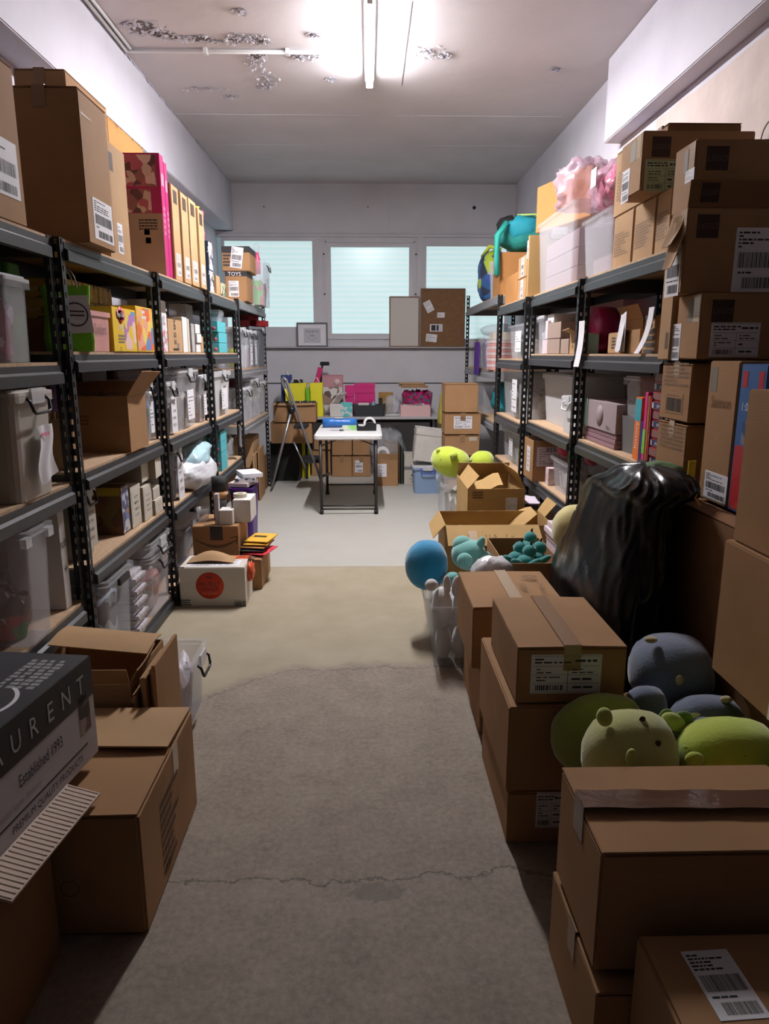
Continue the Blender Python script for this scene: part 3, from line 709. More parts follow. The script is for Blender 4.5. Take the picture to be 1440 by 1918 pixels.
bnd = ((321, 343.5, 340), (345, 359.5, 358), (360.5, 374.5, 372), (375.5, 388, 385))
nm = ('first', 'second', 'third', 'fourth')
for i, (a, b, u) in enumerate(bnd):
    x = (-1.085, -1.075, -1.07, -1.06)[i]; y0, y1 = max(depth_of(a, x, S5), yprev + .004), depth_of(b, x, S5) - .004; yprev = y1
    z1 = height_of((342, 357, 368, 388)[i], x, y0)
    t, fr = carton('slim upright kraft carton on the top shelf, %s of four from the pink boxes' % nm[i], (x - .36, x, y0, y1, S5, z1), m=KL, top='plain', group='slim kraft cartons on the top shelf')
    d_ = t['_dims']; panel(t, fr['+x'], 0, d_[2] / 2 - .06, d_[1] * .5, .07, mat('logo_brown', (.045, .022, .014), .7), 'printed_logo'); ship_label(t, fr['+x'], 0, -d_[2] / 2 + .09, d_[1] * .55, .12)
NAVY = mixed('navy_printed_card', [(.015, .04, .08), (.02, .06, .10), (.015, .04, .08), (.55, .58, .6), (.02, .05, .09)], 26)
PALP = mixed('white_navy_print', [(.6, .6, .62), (.02, .03, .06), (.55, .56, .58), (.25, .2, .2)], 30)
for i, (vb, vt, a, b) in enumerate(((553, 505, 391, 412), (505, 450, 390, 412))):
    x = -1.06; y0, y1 = depth_of(394, x, S5), depth_of(401.5, x, S5)
    z0 = S5 if i == 0 else zt; zt = height_of(vt, x, y0)
    pack('navy patterned gift box on the top shelf, %s' % ('lower of the two' if i == 0 else 'upper one under the pink dotted bag'), (x - .24, x, y0, y1, z0, zt - .002), NAVY, front=PALP, name='gift_box')
t, fr = bag('pink and black patterned gift bag with a yellow top, on the navy boxes', (-1.26, -1.10, y0 + .02, y1 - .02, zt, zt + .19), mixed('pink_black_dots', [(.7, .06, .22), (.7, .06, .22), (.02, .01, .01), (.75, .3, .2)], 20), belly=1)
MB().ell((0, 0, .19), (.055, .05, .045), n=14, amp=.5, fr=3, seed=4).build('yellow_tissue', mat('yellow_tissue', (.75, .5, .03), .5), t)
plain('large kraft carton at the wall behind the pink dotted bag', (-1.56, -1.36, 5.26, 5.75, S5, 2.36), KL, 'carton')
e = LE(S5, 406, 413, 515, .12, -1.05); plain('pale wooden board game box upright at the shelf end', e, KL, 'game_box')
e = LE(S5, 414, 423, 528, .10, -1.05); t, fr = pack('small kraft toy pack with a green and cream picture at the shelf end', e, KL, front=mixed('cream_green_print', [(.6, .5, .35), (.1, .3, .15), (.6, .5, .35), (.03, .03, .02)], 40), name='toy_pack')
UL5 = 1.83
# cartons marked TOYS on the grey shelving
x = -1.06; yA = 6.45
TOP = mat('black_printed_board', (.03, .028, .03), .6)
e1 = NE(6.35, 428, 463, UL5, 508, .34)
e1 = (e1[0] - .02, e1[1], e1[2], e1[3], UL5, e1[5])
t, fr = carton('brown carton marked TOYS on the far left shelf, lower of two with black bands', e1, m=KR, top='plain'); d_ = t['_dims']
for f in ('-y', '+x'): panel(t, fr[f], 0, d_[2] / 2 - .02, (d_[0] if f == '-y' else d_[1]), .04, TOP, 'printed_band')
lettering(t, (fr['-y'][0] - Y_ * .001, *fr['-y'][1:]), 'TOYS', -.01, d_[2] / 2 - .022, .045, PAPER); ship_label(t, fr['-y'], -.02, -.02, .085, .13)
e2 = NE(6.37, 419, 470, UL5, 461, .36); e2 = (e2[0], e2[1], e2[2], e2[3], e1[5] + .002, e2[5])
t, fr = carton('brown carton with tilted white label on the far left shelf, upper black banded one', e2, m=KR, top='plain'); d_ = t['_dims']
for f in ('-y', '+x'): panel(t, fr[f], 0, d_[2] / 2 - .025, (d_[0] if f == '-y' else d_[1]), .05, TOP, 'printed_band')
textlines(t, fr['-y'], -.07, 0, .07, .13, 5, INK); ship_label(t, (fr['-y'][0] - Y_ * .001, *fr['-y'][1:]), .01, .01, .10, .17, -8)
CLRT = CLR
e = NE(6.80, 468, 497, UL5, 487, .40); t, fr = tub('clear tub of pink and green toys high on the shelf beside the window', (e[0] - .02, e[1], 6.80, 7.3, UL5, e[5]), lid=False)
ship_label(t, tub_face(fr, '+x'), 0, -.02, .12, .17, style='lines')
pile('toy_jumble', 'pink and green toys heaped in the clear tub by the window', 'toys', (e[0] + .01, e[1] - .035, 6.84, 7.25, UL5 + .006, UL5 + .27), mixed('pink_green_toys', [(.75, .15, .25), (.2, .65, .15), (.75, .3, .4), (.6, .6, .6)], 7), .5)
t = thing('toy_bottle', 'tall pink toy bottle sticking out of the clear tub by the window', 'toy', ((e[0] + e[1]) / 2 - .02, 7.0, UL5 + .29))
MB().lathe([(.03, 0), (.03, .13), (.018, .17), (.018, .19)]).build('bottle', mat('pink_plastic', (.75, .08, .2), .3), t); MB().lathe([(.022, .19), (.028, .21), (.026, .25), (.012, .27)]).build('bottle_cap', CLR, t)

# --- fourth shelf
S4 = 1.40; S40 = 1.362
e = LE(S40, 22, 74, 520, .34, -1.14); e = (e[0], e[1], e[2], e[3], S40, e[5] + .02)
t, fr = tub('clear tub with white rim full of dark red garlands, left edge of the fourth shelf', e, handles=(), taper=.96)
pile('garland_heap', 'dark red, purple and gold foil garlands packed inside the tub on the fourth shelf', 'garlands', (e[0] + .03, e[1] - .03, e[2] + .03, e[3] - .03, S40 + .008, e[5] - .05), mixed('garland_foil', [(.22, .02, .05), (.1, .02, .06), (.3, .05, .12), (.42, .3, .38), (.03, .02, .03), (.18, .02, .03)], 20, .25), .3, seed=3)
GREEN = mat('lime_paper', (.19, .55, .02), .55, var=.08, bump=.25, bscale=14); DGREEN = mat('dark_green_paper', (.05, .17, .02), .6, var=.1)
ROPE = mat('twisted_paper_cord', (.62, .52, .40), .7)
y0 = depth_of(88, -1.2, S40)
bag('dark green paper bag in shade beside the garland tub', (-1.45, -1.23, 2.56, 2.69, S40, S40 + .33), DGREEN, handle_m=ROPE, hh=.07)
yb0, yb1 = depth_of(128, -1.09, S4), depth_of(157, -1.09, S4)
zb = min(aX(138, 520, -1.12).z, 1.645)
t, fr = bag('bright lime green paper bag with white rope handles and a round sticker', (-1.235, -1.075, 2.815, 2.905, S4, zb), GREEN, rz=.62, handle_m=ROPE, hh=.075, belly=1)
o, U, V, N = fr['-y']; D = (0, 0)
h = zb - S4
frn = (o + Y_ * .0045, U, Vector((0, .08, 1)).normalized(), -Y_)
st = panel(t, frn, .02, .015, .11, .14, PAPER, 'round_sticker', 4, -.001, .004)
mb = MB(); k = 28
for a in range(k):
    a0, a1 = 2 * math.pi * a / k, 2 * math.pi * (a + 1) / k
    P = lambda r, an: frn[0] + U * (.02 + r * math.cos(an)) + frn[2] * (.015 + r * math.sin(an)) - Y_ * .006
    mb.face([P(.040, a0), P(.045, a0), P(.045, a1), P(.040, a1)][::-1])
for q in (-.003, .012): mb.box(-.012, .05, o.y - .0005, o.y + .0003, o.z + .012 + q, o.z + .017 + q)
mb.build('ring_print', INK, st)
plain('white sheet of card standing between the lime bag and the pink tub', (-1.30, -1.14, 3.055, 3.06, S4, S4 + .17), PAPER, 'card_sheet', 'paper')
PKT = mat('pink_translucent_plastic', (.72, .36, .33), .35, var=.1, scale=10, trans=.12)
e = LE(S4, 171, 214, 580, .17, -1.10)
t, fr = tub('pink plastic tub with snack name handwritten on it, next to the lime green bag', e, m=PKT, lid=False, handles=(), rim=.006, taper=.95)
lettering(t, (fr['+x'][0] - X_ * .004, *fr['+x'][1:]), 'Snickers', .0, .01, .062, mat('marker_ink', (.12, .07, .07), .7), sx=.62, shear=.1)
panel(t, fr['+z'], 0, -.02, .08, .05, REDINK, 'red_lid_knob', n0=-.03, n1=-.01)
YEL = mat('yellow_card', (.80, .53, .02), .45); PD = mixed('dough_print', [(.80, .55, .03), (.1, .35, .65), (.78, .3, .1), (.8, .55, .5), (.45, .2, .5), (.75, .6, .1)], 15)
PD2 = mixed('dough_print_red', [(.75, .15, .04), (.8, .45, .1), (.78, .5, .35), (.15, .25, .5), (.8, .6, .12), (.75, .35, .25)], 17)
e = LE(S4, 215, 258, 573, .12, -1.098)
t, fr = pack('yellow modelling dough box with red cloud logo, right of the pink tub', e, YEL, name='dough_box'); d_ = t['_dims']
panel(t, fr['+x'], d_[1] * .22, -.0, d_[1] * .5, d_[2] * .9, PD, 'picture')
mb = MB(); o, U, V, N = fr['+x']
for (a, b, r) in ((-.055, .07, .03), (-.085, .065, .022), (-.02, .065, .024), (-.055, .055, .03)): mb.lathe([(.0001, .0), (r, 0), (r, .0018), (.0001, .0018)], o + U * a + V * b, 16, axis=(1, 0, 0))
lg = mb.build('cloud_logo', mat('cloud_red', (.62, .02, .06), .5), t)
MB().text('Play-Doh', o + U * -.053 + V * .062, U, V, N, .032, lift=.003, sx=.8).build('lettering', PAPER, lg)
lettering(t, fr['+x'], 'mg', -.055, .005, .045, PAPER); textlines(t, fr['+x'], -.055, -.04, .09, .04, 3, GREYINK); lettering(t, fr['+x'], '21', -.075, -.085, .03, INK)
e = LE(S4, 259, 292, 572, .12, -1.098)
t, fr = pack('orange and red picture box of modelling dough, farther of the two dough boxes', e, YEL, front=PD2, name='dough_box')
textlines(t, fr['+x'], 0, .07, .09, .05, 2, PAPER)
GP = mixed('yellow_brown_print', [(.42, .27, .03), (.12, .07, .03), (.42, .27, .03), (.2, .1, .05), (.5, .4, .2)], 26)
yy = 3.225
for r_ in range(2):
    for c in range(3):
        a = yy + c * .19
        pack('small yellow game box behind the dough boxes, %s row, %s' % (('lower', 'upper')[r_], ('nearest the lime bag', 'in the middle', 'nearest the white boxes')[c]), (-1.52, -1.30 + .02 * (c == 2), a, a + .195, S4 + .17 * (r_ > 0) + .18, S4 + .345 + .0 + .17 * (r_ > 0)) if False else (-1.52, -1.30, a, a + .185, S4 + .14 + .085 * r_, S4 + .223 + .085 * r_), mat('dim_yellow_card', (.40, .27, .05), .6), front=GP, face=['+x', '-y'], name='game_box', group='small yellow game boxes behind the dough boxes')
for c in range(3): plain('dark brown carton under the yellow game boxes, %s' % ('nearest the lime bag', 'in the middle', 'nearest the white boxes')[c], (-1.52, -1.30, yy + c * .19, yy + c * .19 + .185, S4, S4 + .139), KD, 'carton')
def slim(lb, u0, u1, vt, m, dep=.2, x=-1.095, nm_='slim_box', pr=None, z=S4):
    e = LE(z, u0, u1, vt, dep, x)
    return pack(lb, e, m, name=nm_, front=pr)
PRW = mixed('white_red_print', [(.7, .7, .72), (.7, .7, .72), (.6, .2, .22), (.4, .4, .42)], 45)
slim('slim white box printed with small red pictures, first right of the second left post', 302, 316, 588, KW, pr=PRW)
t, fr = slim('kraft box with upside-down black lettering on the fourth shelf', 317, 343, 596, KL, .14); d_ = t['_dims']
for s_, v_, sz in (('g', .07, .11), ('so', .005, .06), ('ue', -.035, .055)): lettering(t, fr['+x'], s_, -.01, v_, sz, INK, 180 if s_ == 'ue' else 0)
textlines(t, fr['+x'], 0, -.075, .13, .02, 1, INK); panel(t, fr['+x'], .05, -.055, .04, .03, GREYINK, 'printed_mark')
plain('white cube box tilted on top of the slim boxes by the second left post', (-1.24, -1.10, depth_of(299, -1.1, S4 + .2), depth_of(317, -1.1, S4 + .2), e[5] - .0, e[5] + .075) if False else (-1.30, -1.14, 4.02, 4.19, height_of(588, -1.095, depth_of(302, -1.095, S4)) + .003, height_of(588, -1.095, depth_of(302, -1.095, S4)) + .085), KW, 'white_box')
slim('slim white box standing beside the upside-down lettered box', 344, 353, 593, KW)
slim('dull white box, second slim one beside the upside-down lettered box', 353.5, 357, 597, KG)
e = LE(S4, 360.5, 366, 606, .18, -1.085); plain('column of rough grey card pieces between white boxes', e, mat('grey_pulp_card', (.36, .34, .33), .85, var=.2, scale=40), 'card_stack', 'box')
zz = S4
for i, k in enumerate(('lowest', 'middle', 'topmost')):
    e = LE(S4, 368, 376.5, 606, .15, -1.085); hh = (e[5] - S4) / 3
    plain('small white carton, %s of the three piled right of the grey card pieces' % k, (e[0], e[1] + .008 * (i % 2), e[2], e[3], zz, zz + hh - .003), KW, 'small_carton', group='small white cartons on the fourth shelf'); zz += hh
e = LE(S4, 377.5, 383, 630, .15, -1.085); plain('thin kraft box standing upright by the third left post', e, KL, 'slim_box')
t = thing('plastic_bowl', 'clear plastic bowl upside down behind the white boxes', 'bowl', (-1.38, 4.68, S4 + .17)); MB().lathe([(.005, .085), (.06, .085), (.085, .06), (.105, 0), (.115, 0), (.095, .065), (.06, .092), (.005, .092)], n=24).build('bowl', FRO, t)
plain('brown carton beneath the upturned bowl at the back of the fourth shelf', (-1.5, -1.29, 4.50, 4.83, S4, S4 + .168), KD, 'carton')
TEAL = mat('teal_card', (.09, .42, .47), .5); TEALD = mat('teal_card_print', (.07, .31, .36), .5)
def teal_stack(z, u0, u1, tops, x, lbl, grp, shift=(0, 0, 0)):
    zz = z
    for i, vt in enumerate(tops):
        e = LE(z, u0, u1, vt, .12, x)
        lb = lbl % ('lowest', 'middle', 'topmost')[i]
        t, fr = pack(lb, (e[0], e[1], e[2] + shift[i], e[3] + shift[i], zz, e[5] - .002), TEAL, name='teal_box', group=grp); d_ = t['_dims']
        panel(t, fr['-y'], -.0, 0, d_[0] * .98, d_[2] * .96, TEALD, 'printed_panel'); mb = MB(); o, U, V, N = fr['-y']
        mb.lathe([(.0001, .0), (.013, 0), (.013, .002), (.0001, .002)], o + U * .035 + V * -.012, 14, axis=(0, -1, 0)); mb.build('red_spot', mat('dull_red_spot', (.4, .10, .12), .6), t)
        zz = e[5]
    return zz
zt = teal_stack(S4, 411, 426, (641.5, 622, 601), -1.05, 'teal box, %s of the three stacked on the fourth shelf by the fourth left post', 'teal boxes on the fourth shelf', (0, -.0, -.03))
t, fr = tub('small clear tub set on top of the stacked teal boxes', (-1.20, -1.06, 5.30, 5.46, zt + .002, zt + .085), handles=(), rim=.006)
plain('clear acrylic frame box behind the stacked teal boxes', (-1.42, -1.30, 5.3, 5.5, S4, S4 + .34), FRO, 'display_case')
# grey shelving, middle board
u4 = ULZ[1]
t, fr = tub('clear tub holding lime green balls, on the grey shelf behind the fourth left post', (-1.30, -1.055, 6.08, 6.44, u4, u4 + .34), handles=('+x',))
for i, (y, z, k) in enumerate(((6.17, .06, 'lower'), (6.26, .06, 'second'), (6.21, .135, 'upper'))):
    solo(MB().ell((0, 0, 0), (.043, .043, .043), n=18), 'tennis_ball', mat('lime_felt', (.55, .68, .05), .9), 'lime green ball in the clear tub by the fourth left post, %s one' % k, 'ball', (-1.15, y, u4 + .052 + (z - .06)), group='lime balls in a clear tub')
pile('paper_bundle', 'blue and white papers in the bottom of the lime ball tub', 'papers', (-1.27, -1.20, 6.11, 6.40, u4 + .006, u4 + .2), mixed('blue_white_paper', [(.5, .52, .62), (.25, .28, .5), (.6, .6, .6)], 18), .3)
for i, (a, lb) in enumerate(((6.46, 'clear tub with long white paper label, just right of the lime ball tub'), (6.72, 'clear tub with white label, next to the dark grey tub by the window'))):
    t, fr = tub(lb, (-1.30, -1.05, a, a + .24, u4, u4 + .33), handles=('+x',)); ship_label(t, (fr['+x'][0] + X_ * .002, *fr['+x'][1:]), 0, -.03, .11, .22, style='lines', name='paper_label')
    pile('paper_goods', 'white paper goods inside the %s labelled tub on the grey shelf' % ('first', 'second')[i], 'papers', (-1.27, -1.085, a + .03, a + .21, u4 + .006, u4 + .24), mixed('white_goods', [(.6, .6, .62), (.45, .45, .5), (.55, .5, .5)], 14), .4, seed=i)
GTUB = mat('smoky_plastic', (.22, .235, .26), .4, trans=.35)
t, fr = tub('smoky grey tub with red packets heaped on top, on the grey shelf beside the window', (-1.30, -1.03, 6.98, 7.46, u4, u4 + .37), m=GTUB, lid=False, handles=('+x',), taper=.93)
pile('dark_goods', 'dark goods filling the smoky grey tub', 'goods', (-1.26, -1.075, 7.02, 7.42, u4 + .006, u4 + .33), mixed('dark_goods_print', [(.08, .09, .1), (.12, .13, .15), (.05, .06, .08)], 10), .2)
REDC = mat('dark_red_card', (.28, .012, .018), .45)
for i, (x, y, z, r) in enumerate(((-1.22, 7.10, .36, .3), (-1.10, 7.30, .37, -.5), (-1.20, 7.30, .40, .9))):
    plain('red toy packet on the smoky grey tub, %s' % ('nearest the fourth post', 'hanging over its right rim', 'topmost of the heap')[i], (x - .07, x + .07, y - .1, y + .1, u4 + z + (.016 if i < 2 else .042), u4 + z + (.071 if i < 2 else .09)), REDC, 'toy_packet', 'packet', rz=r, group='red packets by the window')

# --- third shelf
S3, S30 = .95, .915
e = LE(S30, 48, 121, 702, .38, -1.10); e = (e[0], e[1], e[2], e[3], S30, e[5])
t, fr = tub('large milky storage tub at the left edge of the third shelf, crumpled note taped on', e, m=CREAM, handles=('+x',), taper=.93, lid_m=mat('milky_lid', (.62, .58, .52), .4, trans=.1))
d_ = t['_dims']; o, U, V, N = fr['+x']
mb = MB(); mb.sheet(lambda p, q: o + U * (.025 + .11 * (p - .5) * (1 + .1 * q) + .012 * math.sin(7 * q)) + V * (.06 - .2 * q + .03 * p * q) + N * (.006 + .004 * math.sin(9 * p + 5 * q)), 8, 8, .0006); nt_ = mb.build('paper_note', PAPER, t)
textlines(t, (o + N * .012, U, V, N), .025, .03, .08, .02, 1, PINKINK)
pile('cloth_goods', 'pale goods and a pink packet seen through the large milky tub', 'goods', (e[0] + .05, e[1] - .055, e[2] + .06, e[3] - .05, S30 + .01, e[5] - .12), mixed('cream_pink_goods', [(.55, .5, .42), (.45, .4, .33), (.62, .2, .24), (.5, .46, .4)], 5), .3, seed=8)
yb = depth_of(143, -1.10, S3)
t, fr = bag('narrow brown paper bag with twine handles, beside the first left post', (-1.265, -1.145, 2.765, 2.845, S3, height_of(790, -1.11, yb)), KL, handle_m=ROPE, hh=.12)
t = thing('wool_ball', 'ball of lilac wool sitting in the narrow brown paper bag', 'yarn', (-1.205, 2.805, S3 + .245)); MB().ell((0, 0, .03), (.045, .03, .055), n=18, amp=.08, fr=5).build('wool', mat('lilac_wool', (.40, .26, .52), .95, bump=.8, bscale=90), t)
y0, y1 = depth_of(246, -1.085, S3), depth_of(281, -1.085, S3)
z1 = aX(240, 742, -1.085).z
e = (-1.46, -1.085, y0, y1 - .02, S3, z1)
t, fr = carton('open brown carton with raised flaps on the third left shelf, brown tissue inside', e, m=KR, top='open', flaps={'+x': (35, .13), '-x': (10, .10), '+y': (60, .1)}, inner=KR)
textlines(t, fr['-y'], -.05, .02, .12, .05, 3, KD)
pile('dark_tissue', 'crumpled brown tissue bulging out of the open carton on the third shelf', 'tissue', (e[0] + .02, e[1] - .03, e[2] + .01, e[3] - .01, S3 + .01, z1 + .045), mat('brown_tissue', (.15, .105, .10), .8, bump=1., bscale=25), .5, cells=9, seed=5)
y0 = depth_of(262, -1.20, S3)
def ltub(lb, z, u0, u1, vt, dep, x, note='hand', fill=None, m=None, fh=.7, lab=None, nw=.6, nh=.5, **k):
    e = LE(z, u0, u1, vt, dep, x)
    t, fr = tub(lb, e, m=m, **k); d_ = t['_dims']
    if note: ship_label(t, (fr['+x'][0] - X_ * .002, *fr['+x'][1:]), 0, -d_[2] * .1, d_[1] * nw, d_[2] * nh, style=note, name='paper_label')
    if fill:
        mg = .05 * d_[1] + .012
        pile('contents', fill[0], fill[2] if len(fill) > 2 else 'goods', (e[0] + .06 * dep + .012, e[1] - .06 * dep - .012, e[2] + mg + .005, e[3] - mg - .005, z + .006, z + d_[2] * fh), fill[1], .35, seed=rnd.random() * 20)
    return t, fr, e
WG = mixed('white_goods', [(.6, .6, .62)], 14); BRG = mixed('striped_goods', [(.40, .33, .27), (.3, .24, .2), (.5, .45, .4), (.35, .3, .27)], 14)
MIXG = mixed('bright_goods', [(.6, .1, .08), (.1, .35, .2), (.7, .5, .1), (.5, .5, .5), (.1, .2, .5)], 14)
t, fr, e = ltub('clear tub with black handle and white sheet label, right of the open brown carton', S3, 283, 294, 712, .3, -1.10, 'lines', ('pale goods in the clear tub right of the open carton', WG))
e = LE(S3, 301, 309, 730, .12, -1.10)
t = thing('plastic_jar', 'tall clear jar of red and green sweets beside the second left post', 'jar', (-1.145, 3.742, S3)); MB().lathe([(.030, 0), (.034, .01), (.034, .2), (.028, .22), (.028, .23)]).build('jar_body', CLR, t); MB().lathe([(.0305, .225), (.032, .25), (.001, .25)]).build('lid', WHT, t)
solo(MB().lathe([(.026, 0), (.028, .18), (.001, .18)]), 'sweets', MIXG, 'red and green sweets filling the tall clear jar', 'sweets', (-1.145, 3.742, S3 + .016), kind='stuff')
t, fr, e = ltub('narrow tub with black clip and a long white label, right of the second left post', S3, 319, 337, 716, .16, -1.085, None, ('pink papers inside the narrow labelled tub', mixed('pinkish_paper', [(.6, .5, .48), (.55, .4, .35)], 10)), fh=.6)
ship_label(t, (fr['+x'][0] + X_ * .002, *fr['+x'][1:]), 0, -.035, .11, .2, style='hand', name='paper_label')
t, fr, e = ltub('large clear tub of upright folders with white label reading 3-4, on the third shelf', S3, 340, 379, 692, .36, -1.075, 'lines', ('brown edged folders standing in the large clear tub', BRG, 'folders'), nw=.3, nh=.5)
t, fr, e = ltub('clear tub squeezed in against the third left post', S3, 382, 394, 702, .26, -1.075, 'lines', ('reddish goods in the tub against the third left post', mixed('reddish', [(.4, .2, .18), (.5, .4, .38)], 12)), nw=.5)
t, fr = pack('dark red carton with a pale parcel on the third shelf, behind the tub rims', (-1.49, -1.45, 4.15, 4.84, S3, S3 + .36), mat('maroon_card', (.12, .02, .03), .6), name='maroon_box')
t, fr, e = ltub('pale grey tub with label and clip by the fourth left post', S3, 407, 437, 695, .3, -1.05, 'lines', ('white goods in the pale grey tub', WG), m=FRO, nw=.35)
u3 = ULZ[0]
NOVEL = mixed('grey_print_goods', [(.45, .43, .42), (.3, .28, .28), (.6, .58, .56), (.15, .13, .13)], 18)
for i, (a, b, h, lb) in enumerate(((6.1, 6.5, .31, 'clear tub of papers with black clips, first on the lowest grey shelf'), (6.52, 7.0, .37, 'clear tub of leaflets with a second tub on its lid, on the lowest grey shelf'), (7.02, 7.48, .33, 'clear tub of white goods nearest the step ladder on the lowest grey shelf'))):
    t, fr = tub(lb, (-1.36, -1.04, a, b, u3, u3 + h)); pile('paper_goods', 'leaflets and papers filling the %s tub on the lowest grey shelf' % nm[i], 'papers', (-1.32, -1.085, a + .035, b - .035, u3 + .006, u3 + h - .07), NOVEL, .3, seed=i + 3)
t, fr = tub('small clear tub stacked on the lid of the leaflet tub', (-1.36, -1.10, 6.54, 6.95, u3 + .372, u3 + .44), handles=(), rim=.008)
pile('small_parts', 'black and white small items in the stacked small tub', 'items', (-1.34, -1.125, 6.57, 6.92, u3 + .378, u3 + .41), mixed('bw_parts', [(.05, .05, .05), (.6, .6, .6), (.3, .2, .2)], 25), .4)
for i in range(3): plain('maroon notebook lying on the paper tub, %s' % ('lowest', 'middle', 'topmost')[i], (-1.3, -1.1, 6.12, 6.40 - .02 * i, u3 + .312 + i * .022, u3 + .332 + i * .022), mat('maroon_cloth', (.10, .03, .035), .7), 'notebook', 'book', group='notebooks on a tub lid')

# --- second shelf
S2, S20 = .567, .44
t, fr, e = ltub('cream tub with brush sketch label behind the first left post, on the second shelf', S2, 158, 192, 915, .2, -1.15, None, m=CREAM)
ship_label(t, (fr['+x'][0] - X_ * .001, *fr['+x'][1:]), .0, -.02, .12, .19, style='hand', name='paper_label', paper=KG)
def on2(lb, u0, u1, vt, dep, x, m, nm_='game_box', pr=None, z=S2, face='+x', vb=None):
    e = LE(z, u0, u1, vt, dep, x); return pack(lb, e, m, name=nm_, front=pr, face=face)
y0 = depth_of(232, -1.14, S2); yg1 = depth_of(246, -1.14, S2)
GAME = mixed('dark_game_print', [(.10, .05, .03), (.16, .08, .03), (.06, .035, .03), (.12, .09, .03)], 14)
e = (-1.42, -1.14, y0, yg1 - .006, S2, height_of(913, -1.14, y0))
t, fr = pack('dark game box with yellow top band and blue spine, standing on the second shelf', e, mat('dark_brown_card', (.10, .055, .03), .5), front=mixed('spine_print', [(.5, .5, .5), (.15, .2, .4), (.1, .1, .2), (.4, .2, .1)], 30), name='game_box'); d_ = t['_dims']
panel(t, fr['-y'], 0, -.02, d_[0] * .96, d_[2] * .8, GAME, 'picture'); panel(t, fr['-y'], 0, d_[2] / 2 - .022, d_[0] * .98, .04, mat('dim_yellow', (.35, .27, .02), .6), 'printed_band')
CRB = mat('cream_card', (.56, .52, .44), .7, var=.05); CRD = mat('cream_card_brown_print', (.33, .28, .21), .7)
def cream(lb, ext, rz=0., draw=True):
    t, fr = pack(lb, ext, CRB, name='cream_box', rz=rz, group='cream card boxes on the second shelf'); d_ = t['_dims']
    panel(t, fr['-y'], 0, 0, d_[0], d_[2], CRD, 'brown_side')  # darker brown panel over the whole near side
    if draw: ship_label(t, fr['+x'], 0, 0, d_[1] * .8, d_[2] * .8, style='hand', name='pen_drawing', paper=CRB)
    return t
h2 = height_of(914, -1.12, depth_of(262, -1.12, S2)) - S2
for i, (a, b, k) in enumerate(((249, 267, 'nearest the dark game box'), (271, 287, 'in the middle'))):
    e = LE(S2, a, b, 914, .22, -1.135 + .012 * i); e = (e[0], e[1], max(e[2], yg1 + .002), e[3], e[4], e[5]) if i == 0 else (e[0], e[1], max(e[2], ycb + .003), e[3], e[4], e[5]); ycb = e[3]; cream('upright cream box with pen drawing on the second shelf, %s' % k, e)
e = LE(S2, 292, 313, 938, .2, -1.11); cream('squat cream box under another by the second left post', e); 
e2 = (e[0], e[1] - .01, e[2] + .01, e[3] - .005, e[5] + .002, e[5] + .062); cream('shallow cream box lying on the squat one by the second left post', e2)
z_ = S2 + h2 + .003
y0 = depth_of(266, -1.13, z_)
cream('long brown sided card box lying across the upright cream boxes', (-1.46, -1.13, y0, y0 + .13, z_, z_ + .115), draw=False)
cream('cream box with open end beside the long lying box, near the second left post', (-1.30, -1.10, min(y0 + .145, 3.61) + .024, 3.765, z_, min(z_ + .125, .862)), .06, draw=False)
t, fr, e = ltub('clear tub with white lettered sheet right of the second left post on the second shelf', S2, 333, 348, 838, .22, -1.09, None, ('white goods in the lettered tub on the second shelf', WG))
ship_label(t, (fr['+x'][0] + X_ * .002, *fr['+x'][1:]), 0, -.02, .12, .26, style='hand', name='paper_label')
BLUB = mat('blue_white_plastic_bag', (.62, .72, .76), .22, var=.1, scale=6, spec=.7, bump=.9, bscale=9)
y0, y1 = depth_of(350, -1.09, S2), depth_of(408, -1.04, S2)
t = thing('plastic_sack', 'shiny white and pale blue plastic sack bulging over the shelf edge', 'bag', (-1.17, 4.52, S2))
MB().ell((0, 0, .09), (.17, .29, .118), n=40, amp=.14, fr=2.6, seed=2, sq=.9, flat=.75).build('white_sack', mat('white_plastic_bag', (.66, .67, .70), .2, spec=.7, bump=.9, bscale=9), t)
MB().ell((.0, .04, .20), (.15, .24, .075), rot=(.2, .0, .1), n=36, amp=.2, fr=2.2, seed=6, sq=.9).build('blue_sheet', mat('pale_blue_plastic', (.42, .62, .70), .22, spec=.7, bump=.9, bscale=9), t)
zt = teal_stack(S2, 416, 427, (848, 829, 809), -1.05, 'teal box, %s of the three stacked on the second shelf by the fourth left post', 'teal boxes on the second shelf', (0, 0, 0))
for i in range(2): plain('white carton behind the lower teal stack, %s' % ('bottom one', 'top one')[i], (-1.40, -1.22, 5.57, 5.8, S2 + .155 * i, S2 + .153 + .155 * i), KW, 'white_carton')
sack('clear crinkled bag with white paper tag at the end of the second left shelf', (-1.14, 5.70, S2), (.06, .10, .11), FILM, n=30, amp=.3)
plain('white paper tag hanging at the fourth left post', (-1.024, -1.020, 5.62, 5.74, S2 + .10, S2 + .27), PAPER, 'paper_tag', 'paper', rz=.3)
